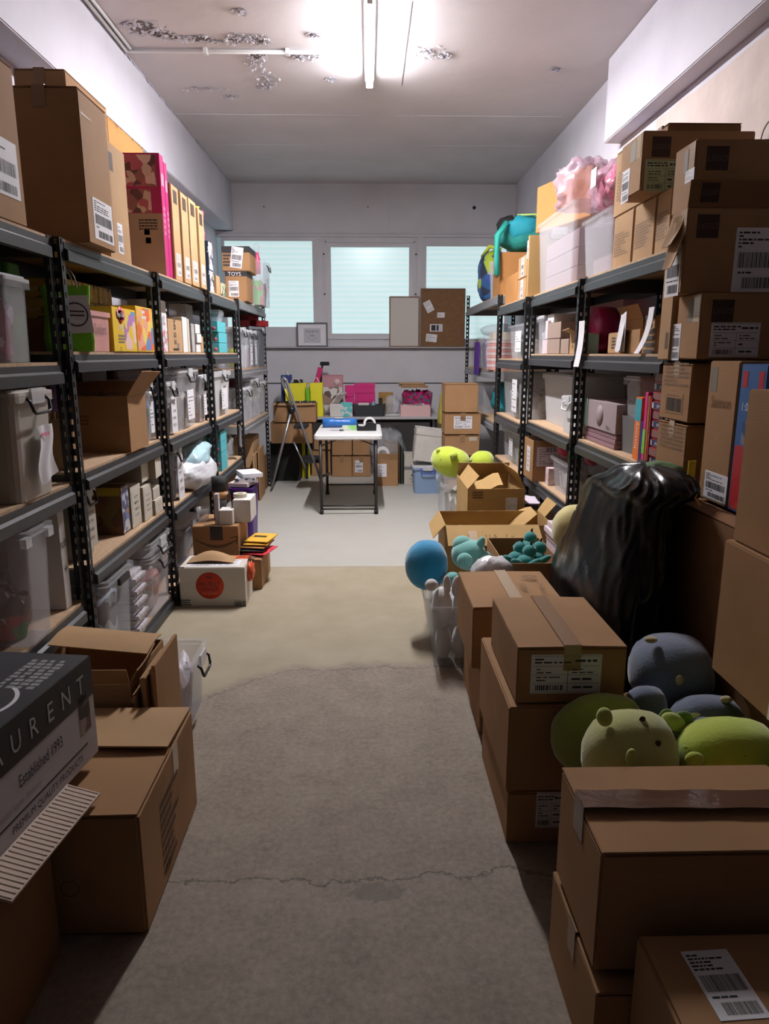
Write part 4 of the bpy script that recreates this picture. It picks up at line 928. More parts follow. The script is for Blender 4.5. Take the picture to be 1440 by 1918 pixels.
# nearest bay, second shelf: the big open tub
e = LE(S20, 73, 122, 985, .48, -1.085); e = (e[0], e[1], e[2], e[3], S20, e[5])
t, fr = tub('large open clear tub of red and green decorations at the left picture edge', e, lid=False, handles=(), taper=.93, rim=.016)
for y in (-.08, .08): MB().box(fr['+x'][0].x - .024, fr['+x'][0].x - .004, y - .02, y + .02, t['_dims'][2] - .05, t['_dims'][2] - .018).build('clip', LID, t)
pile('decorations', 'red, green and brown decorations heaped in the large open tub', 'decorations', (e[0] + .06, e[1] - .06, e[2] + .05, e[3] - .05, S20 + .008, S20 + (e[5] - S20) * .62), mixed('red_green_decor', [(.42, .05, .04), (.06, .22, .05), (.2, .12, .08), (.32, .1, .07), (.12, .07, .05), (.5, .42, .38)], 9), .6, seed=2)
e = LE(S20, 124, 136, 940, .2, -1.15); 
t, fr = pack('white box lettered ncils standing between the big open tub and the first left post', (e[0], e[1], e[2] + .005, e[3], S20, e[5]), mat('pale_card', (.52, .49, .46), .7), name='pencil_box'); lettering(t, fr['+x'], 'ncils', 0, .06, .05, INK, sx=.7); lettering(t, fr['+x'], '+', 0, -.04, .06, INK)

# --- bottom shelf
S1 = .085
e = LE(S1, 206, 267, 1062, .30, -1.055); e = (e[0], e[1], e[2], e[3] - .01, S1, e[5])
t, fr = tub('open clear tub with a pink script word, bottom shelf by the first left post', e, lid=False, handles=(), taper=.9, rim=.016)
o, U, V, N = fr['+x']; d_ = t['_dims']
MB().text('Apples', fr['-y'][0] + X_ * .0 + Z_ * -.03 + Y_ * .035, X_, Z_, -Y_, .09, sx=.9, shear=.2).build('lettering', mat('coral_ink', (.7, .3, .27), .6), t)
MB().slab(o, U, V, N, -.06, .06, d_[2] / 2 - .045, d_[2] / 2 - .018, -.002, .012).build('clip', BLK, t)
pile('books', 'dark books and teal printed packets standing in the open clear tub', 'books', (e[0] + .03, e[1] - .05, e[2] + .04, e[3] - .05, S1 + .008, e[5] - .07), mixed('teal_grey_print', [(.35, .4, .45), (.06, .05, .07), (.2, .36, .40), (.45, .43, .45), (.03, .02, .03)], 11), .15, seed=4)
zz = S1; y0 = e[3] + .012
for i in range(16):
    plain('clear packet in the tall stack between bottom shelf tubs, %s' % ('at the bottom' if i == 0 else 'at the top' if i == 15 else '%d%s from the bottom' % (i + 1, {2: 'nd', 3: 'rd'}.get(i + 1, 'th'))), (-1.36, -1.085 + .01 * (i % 3), y0 + .004 * (i % 2), y0 + .15, zz, zz + .0185), mat('packet_film', (.5, .47, .5), .2, var=.3, scale=25, spec=.8), 'clear_packet', 'packet', group='clear packets stacked on the bottom shelf'); zz += .02
e = LE(S1, 292, 336, 1015, .36, -1.07); e = (e[0], e[1], max(e[2], y0 + .17), e[3], S1, S1 + .31)
t, fr = tub('clear tub of reddish goods, lower of the nested pair on the bottom shelf', e, lid=False, handles=('+x',), taper=.92)
pile('contents', 'reddish and white goods in the nested tub on the bottom shelf', 'goods', (e[0] + .04, e[1] - .045, e[2] + .035, e[3] - .035, S1 + .008, S1 + .22), mixed('red_white_goods', [(.55, .5, .5), (.5, .2, .17), (.6, .57, .57)], 6), .4)
e2 = (e[0], e[1], e[2], e[3], e[5] + .004, e[5] + .075)
t, fr = tub('shallow clear tub nested on top of the reddish tub', e2, lid=False, handles=('+x',), taper=.98)
t, fr, e = ltub('clear tub of crinkled film partly behind the carton with the curved arrow', S1, 352, 380, 985, .34, -1.12, None, ('crinkled film in the tub behind the arrow carton', FILM), lid=True)
t = thing('bucket', 'clear plastic bucket on the bottom shelf beyond the arrow carton', 'bucket', (-1.2, 5.28, S1)); MB().lathe([(.001, 0), (.10, 0), (.13, .27), (.14, .27), (.14, .285), (.124, .285), (.096, .004), (.001, .004)], n=28).build('bucket_body', FRO, t)
MB().tube([(.14 * math.cos(a), .02, .27 - .1 * math.sin(a) + .1) for a in [math.pi * i / 10 for i in range(11)]], .004).build('handle', WHT, t)
plain('dark grey box on the bottom shelf below the big open tub', (-1.5, -1.2, 2.2, 2.62, S1, S1 + .27), mat('dark_grey_card', (.05, .05, .06), .6), 'grey_box')
plain('black crate at the back of the bottom shelf below the big open tub', (-1.52, -1.25, 1.75, 2.1, S1, S1 + .25), BLKM, 'black_crate')

# ================================================================== what stands on the right shelves
T5, T4, T3, T2 = 1.7905, 1.392, .93, .552
def CR(lb, e, m=None, stick=(), lines=True, **k):
    t, fr = carton(lb, e, m=m or KL, **k); d_ = t['_dims']
    for f, cu, cv, w_, h_, st in stick: ship_label(t, fr[f], cu, cv, w_, h_, style=st)
    if lines: textlines(t, fr['-x'], -.01, -d_[2] * .05, d_[1] * .75, d_[2] * .45, 9, mat('faded_print', (.22, .13, .07), .7))
    return t, fr
e = RE(T5, 1180, 1145, 389, .36, 1.20); CR('kraft carton with printed panel on the top right shelf, beside the pink plastic', e, top='plain'); z1 = e[5]; yA = e[2]; yF = e[3]
e = RE(T5, 1221, 1183, 361, .36, 1.20); e = sh(e, z1=z1 - e[5]); CR('kraft carton with a printed panel on the top right shelf, middle of the lower row', e, top='plain'); yB = e[2]
e = RE(T5, 1250, 1224, 361, .36, 1.20); e = sh(e, z1=z1 - e[5]); CR('kraft carton with a printed panel on the top right shelf, nearest of the lower row', e, top='plain')
p = aX(1156, 285, 1.20); e = (1.20, 1.56, p.y - .36, p.y, z1 + .003, p.z); CR('kraft carton with printed lines, upper one on the top right shelf under the beam', e, top='y')
yL = p.y - .365
# cartons with the dark square mark
def LC(lb, e, labels=(), top='plain', **k):
    t, fr = carton(lb, e, m=KR, top=top, **k); d_ = t['_dims']
    brick_logo(t, fr['-y'], -d_[0] / 2 + .075, d_[2] / 2 - .06, .075)
    panel(t, fr['-x'], d_[1] * .08, d_[2] / 2 - .055, d_[1] * .24, .075, mat('side_mark', (.20, .17, .13), .7), 'side_mark'); panel(t, fr['-x'], d_[1] * .32, d_[2] / 2 - .05, .05, .09, TAPEC, 'tape')
    for f, cu, cv, w_, h_, st, pp in labels: ship_label(t, fr[f], cu, cv, w_, h_, style=st, paper=pp)
    return t, fr
GLAB = mat('pale_green_paper', (.42, .50, .30), .7)
p = aX(1212, 239, 1.10); q = aX(1206, 336, 1.10); y1 = aX(1186, 252, 1.10).y
eA = (1.10, 1.55, yL - .25, yL - .005, z1 + .003, p.z)
tA, frA = LC('brown carton with green barcode label and dark square mark, overhanging the top right shelf', eA, (('-y', -.13, -.055, .16, .12, 'wide', GLAB), ('-x', -.05, -.06, .09, .13, 'ship', None)))
plain_e = (1.22, 1.52, eA[2] + .06, eA[3] - .01, eA[5] + .003, eA[5] + .055)
carton('shallow brown carton with bulging lid on top of the green labelled carton', plain_e, m=KD, top='x')
def stackE(Xf, pn, pf, x1, zb, zt): return (Xf, x1, aX(*pn, Xf).y, aX(*pf, Xf).y, zb, zt)
zE0, zE1 = 1.372, aX(1316, 548, 1.13).z
zD1 = aX(1288, 388, 1.08).z
eE = (1.13, 1.60, aX(1316, 548, 1.13).y, min(aX(1262, 572, 1.13).y, 2.66), zE0, zE1)
t, fr = LC('brown carton with square mark and wide label, lower big one of the right stack', eE, (('-y', -.11, -.045, .17, .115, 'wide', None), ('-x', -.085, -.05, .07, .13, 'ship', None)))
eD = (1.08, 1.60, aX(1288, 388, 1.08).y + .0, min(aX(1257, 412, 1.08).y, 2.66), zE1 + .003, zD1)
t, fr = LC('brown carton with torn corner, raised dark flap and tall white label on the right stack', eD, (('-y', .0, -.03, .17, .21, 'ship', None), ('-x', -.015, -.06, .12, .17, 'ship', None)))
d_ = t['_dims']
o, U, V, N = fr['-x']
tm = MB()
for i, (a, b, la) in enumerate(((.04, .10, .11), (.0, .12, .07))):
    tm.sheet(lambda p_, q_, a=a, b=b, la=la: o + U * (-.05 + a * .5 + .09 * p_) + V * (b - la * q_ * 1.4) + N * (.002 + .03 * q_ * q_ + .006 * math.sin(5 * p_ + 3 * q_)), 5, 4, .003)
tm.build('torn_flap', KL, t)
mb = MB(); o, U, V, N = fr['-y']; mb.slab(o + V * (d_[2] / 2), U, (V * .97 + N * .12).normalized(), N, -d_[0] / 2, d_[0] / 2, .0, .085, -.005, -.001); fl = mb.build('flap', KD, t)
f2 = (o + V * (d_[2] / 2 + .045) + N * .006, U, (V * .97 + N * .12).normalized(), N); brick_logo(t, f2, -d_[0] / 2 + .07, 0, .06)
p = aX(1300, 263, 1.10); zB0 = zD1 + .003
eB = (1.10, 1.64, eD[2] + .02, eD[3] + .06, zB0 + .0, p.z)
LC('brown carton with lit left side and dark square mark, topmost of the right stack', eB, (('-x', .05, -.0, .07, .04, 'lines', None),))
t, fr = bag('brown paper bag with white cord handles behind the topmost stacked carton', (1.40, 1.60, eB[3] + .03, eB[3] + .13, 1.793, height_of(259, 1.5, eB[3] + .05)), mat('brown_paper', (.22, .13, .07), .7), handle_m=ROPE, hh=.10)
# tall narrow pile behind: three cartons one on another
yn, yf_ = aX(1292, 740, 1.135).y, 2.765
K_TOP = .905
zm = 1.15
for i, (z0, z1_, lb, nb) in enumerate(((K_TOP, zm - .002, 'kraft carton with printed lines and barcode sticker, lower of the pair by the black sack', 1), (zm, 1.364, 'kraft carton with a big printed barcode frame, upper of the pair by the black sack', 0))):
    t, fr = carton(lb, (1.135, 1.42, yn, yf_, z0, z1_), m=KR, top='y'); d_ = t['_dims']
    textlines(t, fr['-x'], 0, .06 - .0 * i, d_[1] * .8, .09, 6, mat('faded_print', (.22, .13, .07), .7)); panel(t, fr['-x'], 0, d_[2] / 2 - .03, .045, .06, TAPEC, 'tape')
    if i: ship_label(t, fr['-x'], .0, -.045, .15, .075, style='bar', paper=KR)
    else: ship_label(t, fr['-x'], 0, -.085, .12, .06, style='block')
t, fr = carton('tall kraft carton standing above the barcode framed pair, half hidden by the stack', (1.12, 1.42, min(eE[3], 2.66) + .026, 2.79, 1.368, aX(1242, 444, 1.12).z - .02), m=KL, top='plain'); d_ = t['_dims']
panel(t, fr['-x'], d_[1] * .22, -d_[2] / 2 + .07, .025, .06, BRINK, 'printed_mark')
t, fr = carton('tall brown carton with faint handwriting, standing right of the black sack', (1.15, 1.45, aX(1387, 673, 1.15).y, aX(1329, 673, 1.15).y - .01, K_TOP, 1.368), m=KR, top='plain'); d_ = t['_dims']
lettering(t, fr['-x'], 'Samson', .0, .10, .055, KD, sx=.8); panel(t, fr['-x'], -.06, d_[2] / 2 - .06, .045, .08, mat('side_mark', (.20, .17, .13), .7), 'side_mark'); ship_label(t, fr['-x'], .02, -d_[2] / 2 + .055, d_[1] * .8, .09, style='ship')
BLUE = mat('blue_toy_card', (.035, .12, .33), .4); REDT = mat('red_toy_card', (.45, .02, .025), .4)
yb_ = aX(1387, 673, 1.15).y
t, fr = pack('blue toy box with red logo blocks and white letters at the right picture edge', (1.15, 1.50, yb_ - .16, yb_ - .015, K_TOP, 1.36), BLUE, name='toy_box'); d_ = t['_dims']
panel(t, fr['-x'], -.045, d_[2] / 2 - .045, .028, .05, REDT, 'printed_logo'); panel(t, fr['-x'], .045, d_[2] / 2 - .045, .028, .05, REDT, 'printed_logo')
lettering(t, fr['-x'], '1:00', -.02, .10, .035, PAPER); panel(t, fr['-x'], .0, -.12, d_[1] * .9, .2, mixed('red_toy_print', [(.45, .02, .025), (.45, .02, .03), (.05, .1, .3), (.5, .05, .03), (.6, .55, .5)], 14), 'picture'); panel(t, fr['-x'], 0, .02, .07, .07, mixed('dark_toy_print', [(.03, .05, .1), (.2, .22, .25), (.03, .08, .2)], 30), 'picture')
t, fr = pack('flat red toy box leaning upright in front of the blue one', (1.13, 1.46, yb_ - .235, yb_ - .168, K_TOP, 1.12), REDT, front=mixed('red_toy_print', [(.45, .02, .025)], 14), face='-x', name='toy_box')
# big dark cartons that carry them
t, fr = carton('very large dark carton on the floor right of the black sack', (1.075, 1.66, 1.90, 2.785, 0, .902), m=KD, top='y')
for i, s_ in enumerate(('NO. 12', 'MADE IN CHINA')): lettering(t, fr['-x'], s_, -.05 + .1 * i, -.02 - .12 * i, .075, mat('dark_print', (.10, .055, .03), .8))
t, fr = carton('upright tan carton at the right picture edge, above another', (1.0, 1.45, 1.44, 1.868, .892, 1.30), m=KR, top='plain')
t, fr = carton('tan carton with a barcode label at its corner, lower at the right picture edge', (.985, 1.45, 1.43, 1.88, .505, .89), m=KR, top='plain'); ship_label(t, fr['-x'], .13, -.12, .12, .14)
carton('brown carton on the floor under the tan cartons at the right edge', (1.055, 1.46, 1.42, 1.88, 0, .502), m=KD, top='plain')
# --- top shelf further on: tubs under pink plastic
PALEP = mat('pale_pink_boxes', (.32, .225, .235), .6)
e1 = RE(T5, 1139, 1080, 420, .36, 1.20, True)
t, fr = tub('clear tub beside the printed kraft cartons, one pale pink box inside', e1, lid=False, handles=())
e2 = RE(T5, 1066, 998, 425, .345, 1.17, True)
t2, fr2 = tub('clear tub with black clip on the top right shelf, stacked pink boxes inside', e2, lid=False, handles=('+y',), m=CLR)
for j, (e, nb) in enumerate(((e1, 'beside the printed cartons'), (e2, 'with the black clip'))):
    for i in range(3):
        hh = .105
        if j == 0 and i: continue
        plain(('pale pink box in the tub %s, %s of three' % (nb, ('lowest', 'middle', 'topmost')[i])) if j else 'single pale pink box low in the tub beside the printed kraft cartons', (e[0] + .065, e[1] - .07, e[2] + .075, e[3] - .08, T5 + .006 + hh * i, T5 + .004 + hh * (i + 1)), PALEP, 'pink_box', group='pale pink boxes in clear tubs')
FILMP = mat('pinkish_film', (.70, .52, .61), .16, trans=.60, spec=.8, bump=.6, bscale=16); PINKP = mat('hot_pink_plush', (.85, .22, .38), .8, var=.15, scale=9, sheen=.5, bump=.5, bscale=60)
t = thing('pink_plastic_bag', 'billowing clear bag of hot pink soft toys on top of the clear tubs', 'bag', (1.36, (e1[2] + e1[3]) / 2 + .03, e1[5] + .012))
MB().ell((0, 0, .13), (.165, .235, .145), n=40, amp=.22, fr=2.8, seed=11, flat=.8).build('film', FILMP, t)
for i, (x, y, z, r) in enumerate(((-.06, -.12, .13, .085), (-.04, .02, .12, .09), (.02, -.05, .16, .09), (-.02, .13, .10, .07))): MB().ell((x, y, z), (r, r * 1.2, r), n=18, amp=.25, fr=3, seed=i).build('soft_toy', PINKP, t)
MB().box(-.185, -.18, -.09, .0, .12, .21).build('paper_tag', PAPER, t)
sack('pinkish white crinkled plastic draped over the tub with the black clip', (1.32, (e2[2] + e2[3]) / 2 - .13, e2[5] + .004), (.16, .19, .17), FILMP, n=40, amp=.3, fr=3, seed=4, flat=.6)
p = aX(995, 352, 1.45); q = aX(1105, 315, 1.45)
zo = max(e2[5], height_of(428, 1.135, 5.3)) + .012
t, fr = carton('bright orange-brown carton angled behind the pink plastic, high on the right', (1.34 + .13 - .125, 1.34 + .13 + .125, 5.27 - .37, 5.27 + .37, zo, 2.585), rz=R(15), m=KO, top='plain')
carton('kraft carton at the wall behind the clear tub with the black clip', (1.60, 1.70, q.y + .05, 6.05, T5, 2.06), m=KD, top='plain')
p = aX(1139, 308, 1.62); plain('black bag corner at the wall behind the upper printed carton', (1.62, 1.71, 4.42, 4.70, T5, p.z), BLKM, 'black_bag', 'bag')
for i, (a, b, vt, vb, m_, lb, st) in enumerate(((985, 970, 474, 0, KL, 'kraft carton with barcode on the top right shelf, lower of the labelled two', 1), (1003, 987, 428, 0, KY, 'tall narrow kraft carton beside the clipped clear tub', 0), (968, 945, 508, 0, KO, 'orange kraft carton at the far end of the black top shelf', 0))):
    e = RE(1.78, a, b, vt, .34, 1.135)
    if i == 1: e = (e[0], e[1], max(e[2], e2[3] + .026), e[3] + .035, e[4], e[5])
    if i == 0: e = (e[0], e[1], depth_of(987, 1.135, 1.78) + .05, e[3] + .03, e[4], e[5])
    if i == 0:
        h = (e[5] - 1.78) / 2
        CR(lb, (*e[:4], 1.78, 1.78 + h - .002), m_, (('-x', .0, 0, .09, .13, 'ship'),), lines=False, top='plain'); CR('kraft carton with barcode on the top right shelf, upper of the labelled two', (*e[:4], 1.78 + h, e[5]), m_, (('-x', .0, 0, .09, .13, 'ship'),), lines=False, top='plain')
    else: CR(lb, e, m_, (('-x', -.02, .12, .05, .12, 'ship'),) if i == 1 else (), lines=False, top='plain')
# grey shelving at the far right: top board
V5 = URZ[2]
TEALC = mat('teal_cloth', (.02, .25, .22), .8, var=.2, bump=.4, bscale=20)
x = across_of(950, 6.55, 2.0)
t = thing('backpack', 'teal and black rucksack with strap high on the far right shelf', 'bag', (1.40, 6.66, V5 + .37))
MB().ell((0, 0, .16), (.24, .2, .17), n=30, amp=.15, fr=2.2, seed=5, flat=.85).build('bag_body', TEALC, t)
MB().tube([(-.2, -.16, .24), (-.29, -.23, .12), (-.285, -.24, -.05), (-.28, -.24, -.2)], .026, 8).build('strap', mat('bright_teal_web', (.03, .40, .33), .7), t); MB().ell((-.05, -.12, .2), (.14, .09, .1), n=18, amp=.2, seed=2).build('pocket', mat('blue_green_cloth', (.02, .33, .42), .7), t)
MB().tube([(-.1, -.12, .31), (.05, -.16, .31), (.2, -.1, .22)], .008, 6).build('piping', mat('lime_piping', (.55, .75, .2), .6), t); MB().ell((-.16, .0, .25), (.1, .1, .07), n=14, amp=.3, seed=8).build('mesh_pocket', BLKM, t)
plain('brown carton under the teal rucksack on the far right shelf', (1.16, 1.60, 6.45, 6.85, V5, V5 + .365), KO, 'carton')
PLAID = mixed('blue_green_plaid', [(.02, .06, .22), (.32, .42, .04), (.03, .12, .30), (.02, .03, .06), (.3, .34, .3), (.02, .08, .2)], 11, dist=False)
p = aY(890, 556, 7.2)
t = thing('plaid_bag', 'blue and lime plaid soft bag at the end of the far right top shelf', 'bag', (1.21, 7.15, V5)); MB().ell((0, 0, .22), (.15, .2, .25), n=28, amp=.1, seed=3, flat=.85, sq=.85).build('bag_body', PLAID, t); MB().tube([(-.1, .05, .42), (-.05, -.05, .5), (.06, -.06, .47)], .02, 8).build('handle', mat('lime_web', (.45, .5, .05), .7), t)
t, fr = tub('clear tub with green and wooden toys between the plaid bag and the kraft cartons', (1.13, 1.42, 6.52, 6.86, V5 + 5, V5 + 5.35) if False else (1.145, 1.45, 6.90 - .0, 6.93 + .0, V5, V5 + .3) if False else (1.13, 1.15 + .30, 6.88, 6.93, V5, V5 + .34), lid=False, handles=(), rim=.006)
plain('hot pink and green toy pack above the far right top shelf edge', (1.13, 1.155, 6.50, 6.68, V5 + .2, V5 + .37), mixed('pink_green_print', [(.8, .15, .25), (.4, .5, .1), (.8, .1, .2)], 14), 'toy_pack')
# --- fourth shelf
t, fr, e = None, None, None
def rtub(lb, z, u0, u1, vt, dep, x, fill=None, note=None, nw=.5, nh=.45, m=None, fh=.7, **k):
    e = RE(z, u0, u1, vt, dep, x); t, fr = tub(lb, e, m=m, **k); d_ = t['_dims']
    if note: ship_label(t, (fr['-x'][0] + X_ * .001, *fr['-x'][1:]), d_[1] * .12, 0, d_[1] * nw, d_[2] * nh, style=note, name='paper_label')
    if fill:
        mg = .05 * d_[1] + .017
        pile('contents', fill[0], 'goods', (e[0] + .05 * dep + .017, e[1] - .05 * dep - .017, e[2] + mg, e[3] - mg, z + .006, z + d_[2] * fh), fill[1], .4, seed=rnd.random() * 20)
    return t, fr, e
PALEG = mixed('pale_green_white', [(.6, .65, .63), (.45, .6, .58), (.65, .65, .6), (.5, .48, .42)], 14)
z4 = 1.355
rtub('clear tub of white and pale green parts, fourth shelf of the farthest right bay', z4, 983, 948, 604, .34, 1.135, ('white and pale green parts in the clear tub of the farthest bay', PALEG), 'lines', .3, .6, lid=False, handles=())
T4b = 1.392
PKC = mat('dusty_pink_card', (.48, .24, .25), .6)
yA, yB = depth_of(1098, 1.36, 1.5), depth_of(1012, 1.36, 1.5)
t, fr = carton('large dusty pink carton at the back of the fourth right shelf', (1.45, 1.60, 4.16, 4.90, T4b, 1.695), m=PKC, top='plain')
MAG = mat('magenta_plastic', (.35, .01, .10), .35)
solo(MB().lathe([(.001, 0), (.13, 0), (.135, .05), (.13, .10), (.001, .10)], axis=(1, 0, 0)), 'magenta_drum', MAG, 'round magenta tin on edge before the dusty pink carton', 'tin', (1.335, 4.29, T4b + .136))
rtub('narrow clear tub of white goods beside the brown faced box sets', T4b, 1013, 999, 590, .2, 1.165, ('white goods in the narrow tub beside the brown faced boxes', WG), lid=True, handles=())
BFACE = mat('brown_grey_board', (.30, .22, .18), .7); PINKW = mat('pinkish_white_card', (.68, .56, .60), .6)
def faced(lb, u0, u1, vt, dep, x, z=T4b):
    e = RE(z, u0, u1, vt, dep, x); t, fr = pack(lb, e, BFACE, name='card_box', group='brown faced boxes on the fourth right shelf'); return e
e = RE(T4b, 1047, 1024, 634, .16, 1.17)
for i in range(4):
    w_ = (e[3] - e[2]); y0 = e[3] + .003 + i * .033
    plain('pinkish white slim box left of the brown faced boxes, %s' % ('first', 'second', 'third', 'fourth')[i], (1.17, 1.33, y0, y0 + .031, T4b, e[5] - .002), PINKW, 'slim_box', group='pinkish slim boxes on the fourth right shelf')
pack('brown faced box below another on the fourth right shelf', e, BFACE, name='card_box'); zt = e[5]
e3 = RE(T4b, 1064, 1049, 634, .16, 1.17); pack('brown faced box beside the kraft box with an open flap', e3, BFACE, name='card_box')
pack('brown faced box, upper one on the fourth right shelf', (1.17, 1.33, e[2] - .01, e[3] - .0, zt + .003, height_of(602, 1.17, e[2])), BFACE, name='card_box')
plain('white slim boxes wrapped together beside the upper brown faced box', (1.17, 1.33, e[3] + .004, e[3] + .07, zt + .003, zt + .12), PINKW, 'slim_box')
plain('white carton on top of the slim boxes by the dusty pink carton', (1.19, 1.33, e[3] - .06, e[3] + .10, height_of(602, 1.17, e[2]) + .004, height_of(583, 1.17, e[2])), KW, 'white_carton')
e = RE(T4b, 1077, 1066, 624, .13, 1.17)
t, fr = carton('kraft box with its flap open beside the teal packets', e, m=KL, top='open', flaps={'-x': (60, .05)}); lettering(t, fr['-x'], 'My', .0, -.02, .03, INK)
for i in range(3):
    y0 = e[2] - .012 - .028 * (i + 1)
    plain('thin teal packet beside the open kraft box, %s' % ('first', 'second', 'third')[i], (1.17, 1.27, y0, y0 + .024, T4b, T4b + .10), mat('pale_teal_card', (.32, .55, .58), .5), 'teal_packet', 'packet', group='teal packets on the fourth right shelf')
# nearest bay, fourth shelf
x = 1.205
e = RE(T4b, 1196, 1168, 616, .16, x); plain('brown carton before the open festive carton on the fourth right shelf', e, KR, 'carton')
e0 = RE(T4b, 1160, 1137, 622, .15, x); t, fr = carton('pale brown carton with small print left of the curling white papers', e0, m=KL, top='plain'); textlines(t, fr['-x'], 0, 0, .06, .06, 4, INK)
eo = RE(T4b, 1200, 1150, 590, .2, 1.385); t, fr = carton('open brown carton of red and green festive things on the fourth right shelf', (1.385, 1.60, eo[2], eo[3], T4b, T4b + .17), m=KR, top='open', flaps={'-x': (25, .08)})
pile('festive_ornaments', 'red, green and silver ornaments heaped in the open festive carton', 'ornaments', (1.40, 1.585, eo[2] + .015, eo[3] - .015, T4b + .01, T4b + .225), mixed('festive', [(.5, .03, .05), (.03, .2, .08), (.4, .4, .42), (.1, .06, .04), (.45, .1, .1)], 18, .3), .5, seed=6)
mb = MB()
for i in range(5): mb.sheet(lambda p_, q_, i=i: Vector((x - .004 - .02 * q_ * (i % 2) - .004 * i, e0[2] - .006 - .07 * p_ - .01 * i, T4b + .012 + (.13 + .01 * i) * (1 - q_) + .006 * math.sin(4 * p_ + i))) , 4, 5, .0008)
solo(mb, 'paper_sheets', PAPER, 'sheaf of white papers curling beside the small brown carton', 'paper', (0, 0, 0))
mb = MB(); mb.sheet(lambda p_, q_: Vector((1.138 + .02 * q_ - .03 * q_ * q_, 3.93 - .10 * p_ + .03 * q_, T4b + .17 - .24 * q_)), 4, 6, .0008); solo(mb, 'paper_strip', PAPER, 'white paper strip hanging over the shelf edge by the right middle post', 'paper')
e = RE(T4b, 1228, 1200, 588, .16, x)
t_w = e[3] - e[2]; t, fr = bag('tall brown paper bag with printed words on the fourth right shelf', e, KL); 
textlines(t, (fr['-x'][0] - X_ * .004, *fr['-x'][1:]), .01, .0, t_w * .7, .17, 6, INK)
mb = MB(); mb.sheet(lambda p_, q_: Vector((x - .017 - .012 * q_ - .03 * q_ ** 3, e[2] + .055 * p_ + .01 - .0 * q_ + .03 * q_ * q_, T4b + .19 - .19 * q_)), 4, 8, .0008); o = solo(mb, 'paper_note', PAPER, 'long white note with pink handwriting hanging on the tall brown bag', 'paper')
sack('clear crinkled cellophane bag standing at the back of the fourth right shelf', (1.44, 3.30, T4b), (.06, .09, .10), FILM, n=30, amp=.35, fr=3, seed=9)
# --- third shelf
t, fr, e = rtub('clear tub of bagged white goods with hanging labels, third shelf of the farthest bay', .90, 979, 936, 700, .36, 1.13, ('bagged white goods in the third shelf tub of the farthest bay', mixed('bagged_white', [(.62, .62, .62), (.5, .5, .48), (.66, .66, .6), (.4, .4, .4)], 10)), 'lines', .2, .7, lid=False, handles=())
T3b = .93
t, fr, e = rtub('very large clear tub on the third right shelf with a dark box seen inside', T3b, 1076, 992, 704, .32, 1.23, None, lid=True, handles=(), m=FRO)
t, fr = pack('black box with white word seen inside the very large clear tub', (e[0] + .075, e[0] + .13, 4.32, 4.64, T3b + .15, min(T3b + .30, e[5] - .04)), mat('black_red_card', (.02, .015, .015), .5), name='black_box'); lettering(t, fr['-x'], 'mighty', -.02, .02, .07, PAPER, sx=.7); panel(t, fr['-x'], .0, .055, .2, .02, REDINK, 'printed_band')
for i in range(2): plain('dull pink carton inside the very large clear tub, %s' % ('under the black box', 'beside the black box')[i], (e[0] + .07, e[0] + .22, (4.40, 4.77)[i] - .1, (4.66, 4.88)[i] - .02, T3b + .006, T3b + (.138, .22)[i]), PKC, 'pink_carton')
t, fr, e = rtub('small white tub with handle on the third right shelf before the very large tub', T3b, 1078, 1048, 745, .02 + .03, 1.165, None, lid=True, handles=('-x',), m=FRO, hm=WHT)
mb = MB(); mb.face([(1.155, 4.22, T3b + .004), (1.155, 4.48, T3b + .004), (1.16, 4.24, T3b + .20)]); solo(mb, 'paper_sheet', PAPER, 'white paper sheet leaning on the right middle post', 'paper') if False else None
xr = 1.205
FLB = mat('mauve_grey_card', (.33, .26, .27), .6)
e = RE(T3b, 1150, 1097, 778, .22, xr)
for i in range(3): plain('thin mauve case under the speaker pictured box, %s' % ('lowest', 'middle', 'topmost')[i], (xr + .004 * i, xr + .28, e[2] + .005, e[3] + .03, T3b + .024 * i, T3b + .022 + .024 * i), mat('mauve_plastic', (.28, .16, .19), .4), 'thin_case', 'case', group='mauve cases on the third right shelf')
z0 = T3b + .074
t, fr = pack('mauve grey boxed speaker on the third right shelf with small letters on it', (xr, xr + .20, e[2], e[3], z0, z0 + .145), FLB, name='speaker_box'); lettering(t, fr['-x'], 'Flora', .12, -.05, .03, INK); o, U, V, N = fr['-x']; MB().lathe([(.001, 0), (.055, 0), (.055, .0015), (.001, .0015)], o + U * -.02, 24, axis=(-1, 0, 0)).build('round_print', mat('mauve_print', (.28, .22, .23), .6), t)
mb = MB(); mb.box(xr - .004, xr - .001, e[3] - .005, e[3] + .075, z0 - .005, z0 + .15); o = solo(mb, 'note_card', mat('mint_paper', (.40, .66, .55), .7), 'mint green note card leaning left of the boxed speaker', 'card', (0, 0, 0))
t, fr = pack('mauve grey box standing behind the boxed speaker with a lifted paper corner', (xr + .235, xr + .37, e[2] + .05, e[3] - .05, T3b + .075, T3b + .34), FLB, name='speaker_box'); o, U, V, N = fr['-x']; MB().sheet(lambda p_, q_: o + U * (-.14 + .1 * p_ * q_ + .05) + V * (.10 - .2 * q_) + N * (.003 + .03 * p_ * q_), 4, 4, .0008).build('paper_corner', PAPER, t)
GCL = mat('grey_clear_plastic', (.28, .29, .30), .3, trans=.45)
e5 = RE(T3b, 1185, 1156, 775, .22, xr + .02)
solo(MB().loft([rrect(.2, e5[3] - e5[2], .03, 0), rrect(.22, e5[3] - e5[2] + .01, .03, .17)]), 'grey_bin', GCL, 'grey translucent bin right of the boxed speaker, under a clear tub', 'bin', (xr + .13, (e5[2] + e5[3]) / 2 - .01, T3b))
t, fr = tub('clear tub stacked on the grey translucent bin of the third right shelf', (xr + .02, xr + .25, e5[2] + .0, e5[3] + .0, T3b + .172, T3b + .36), handles=())
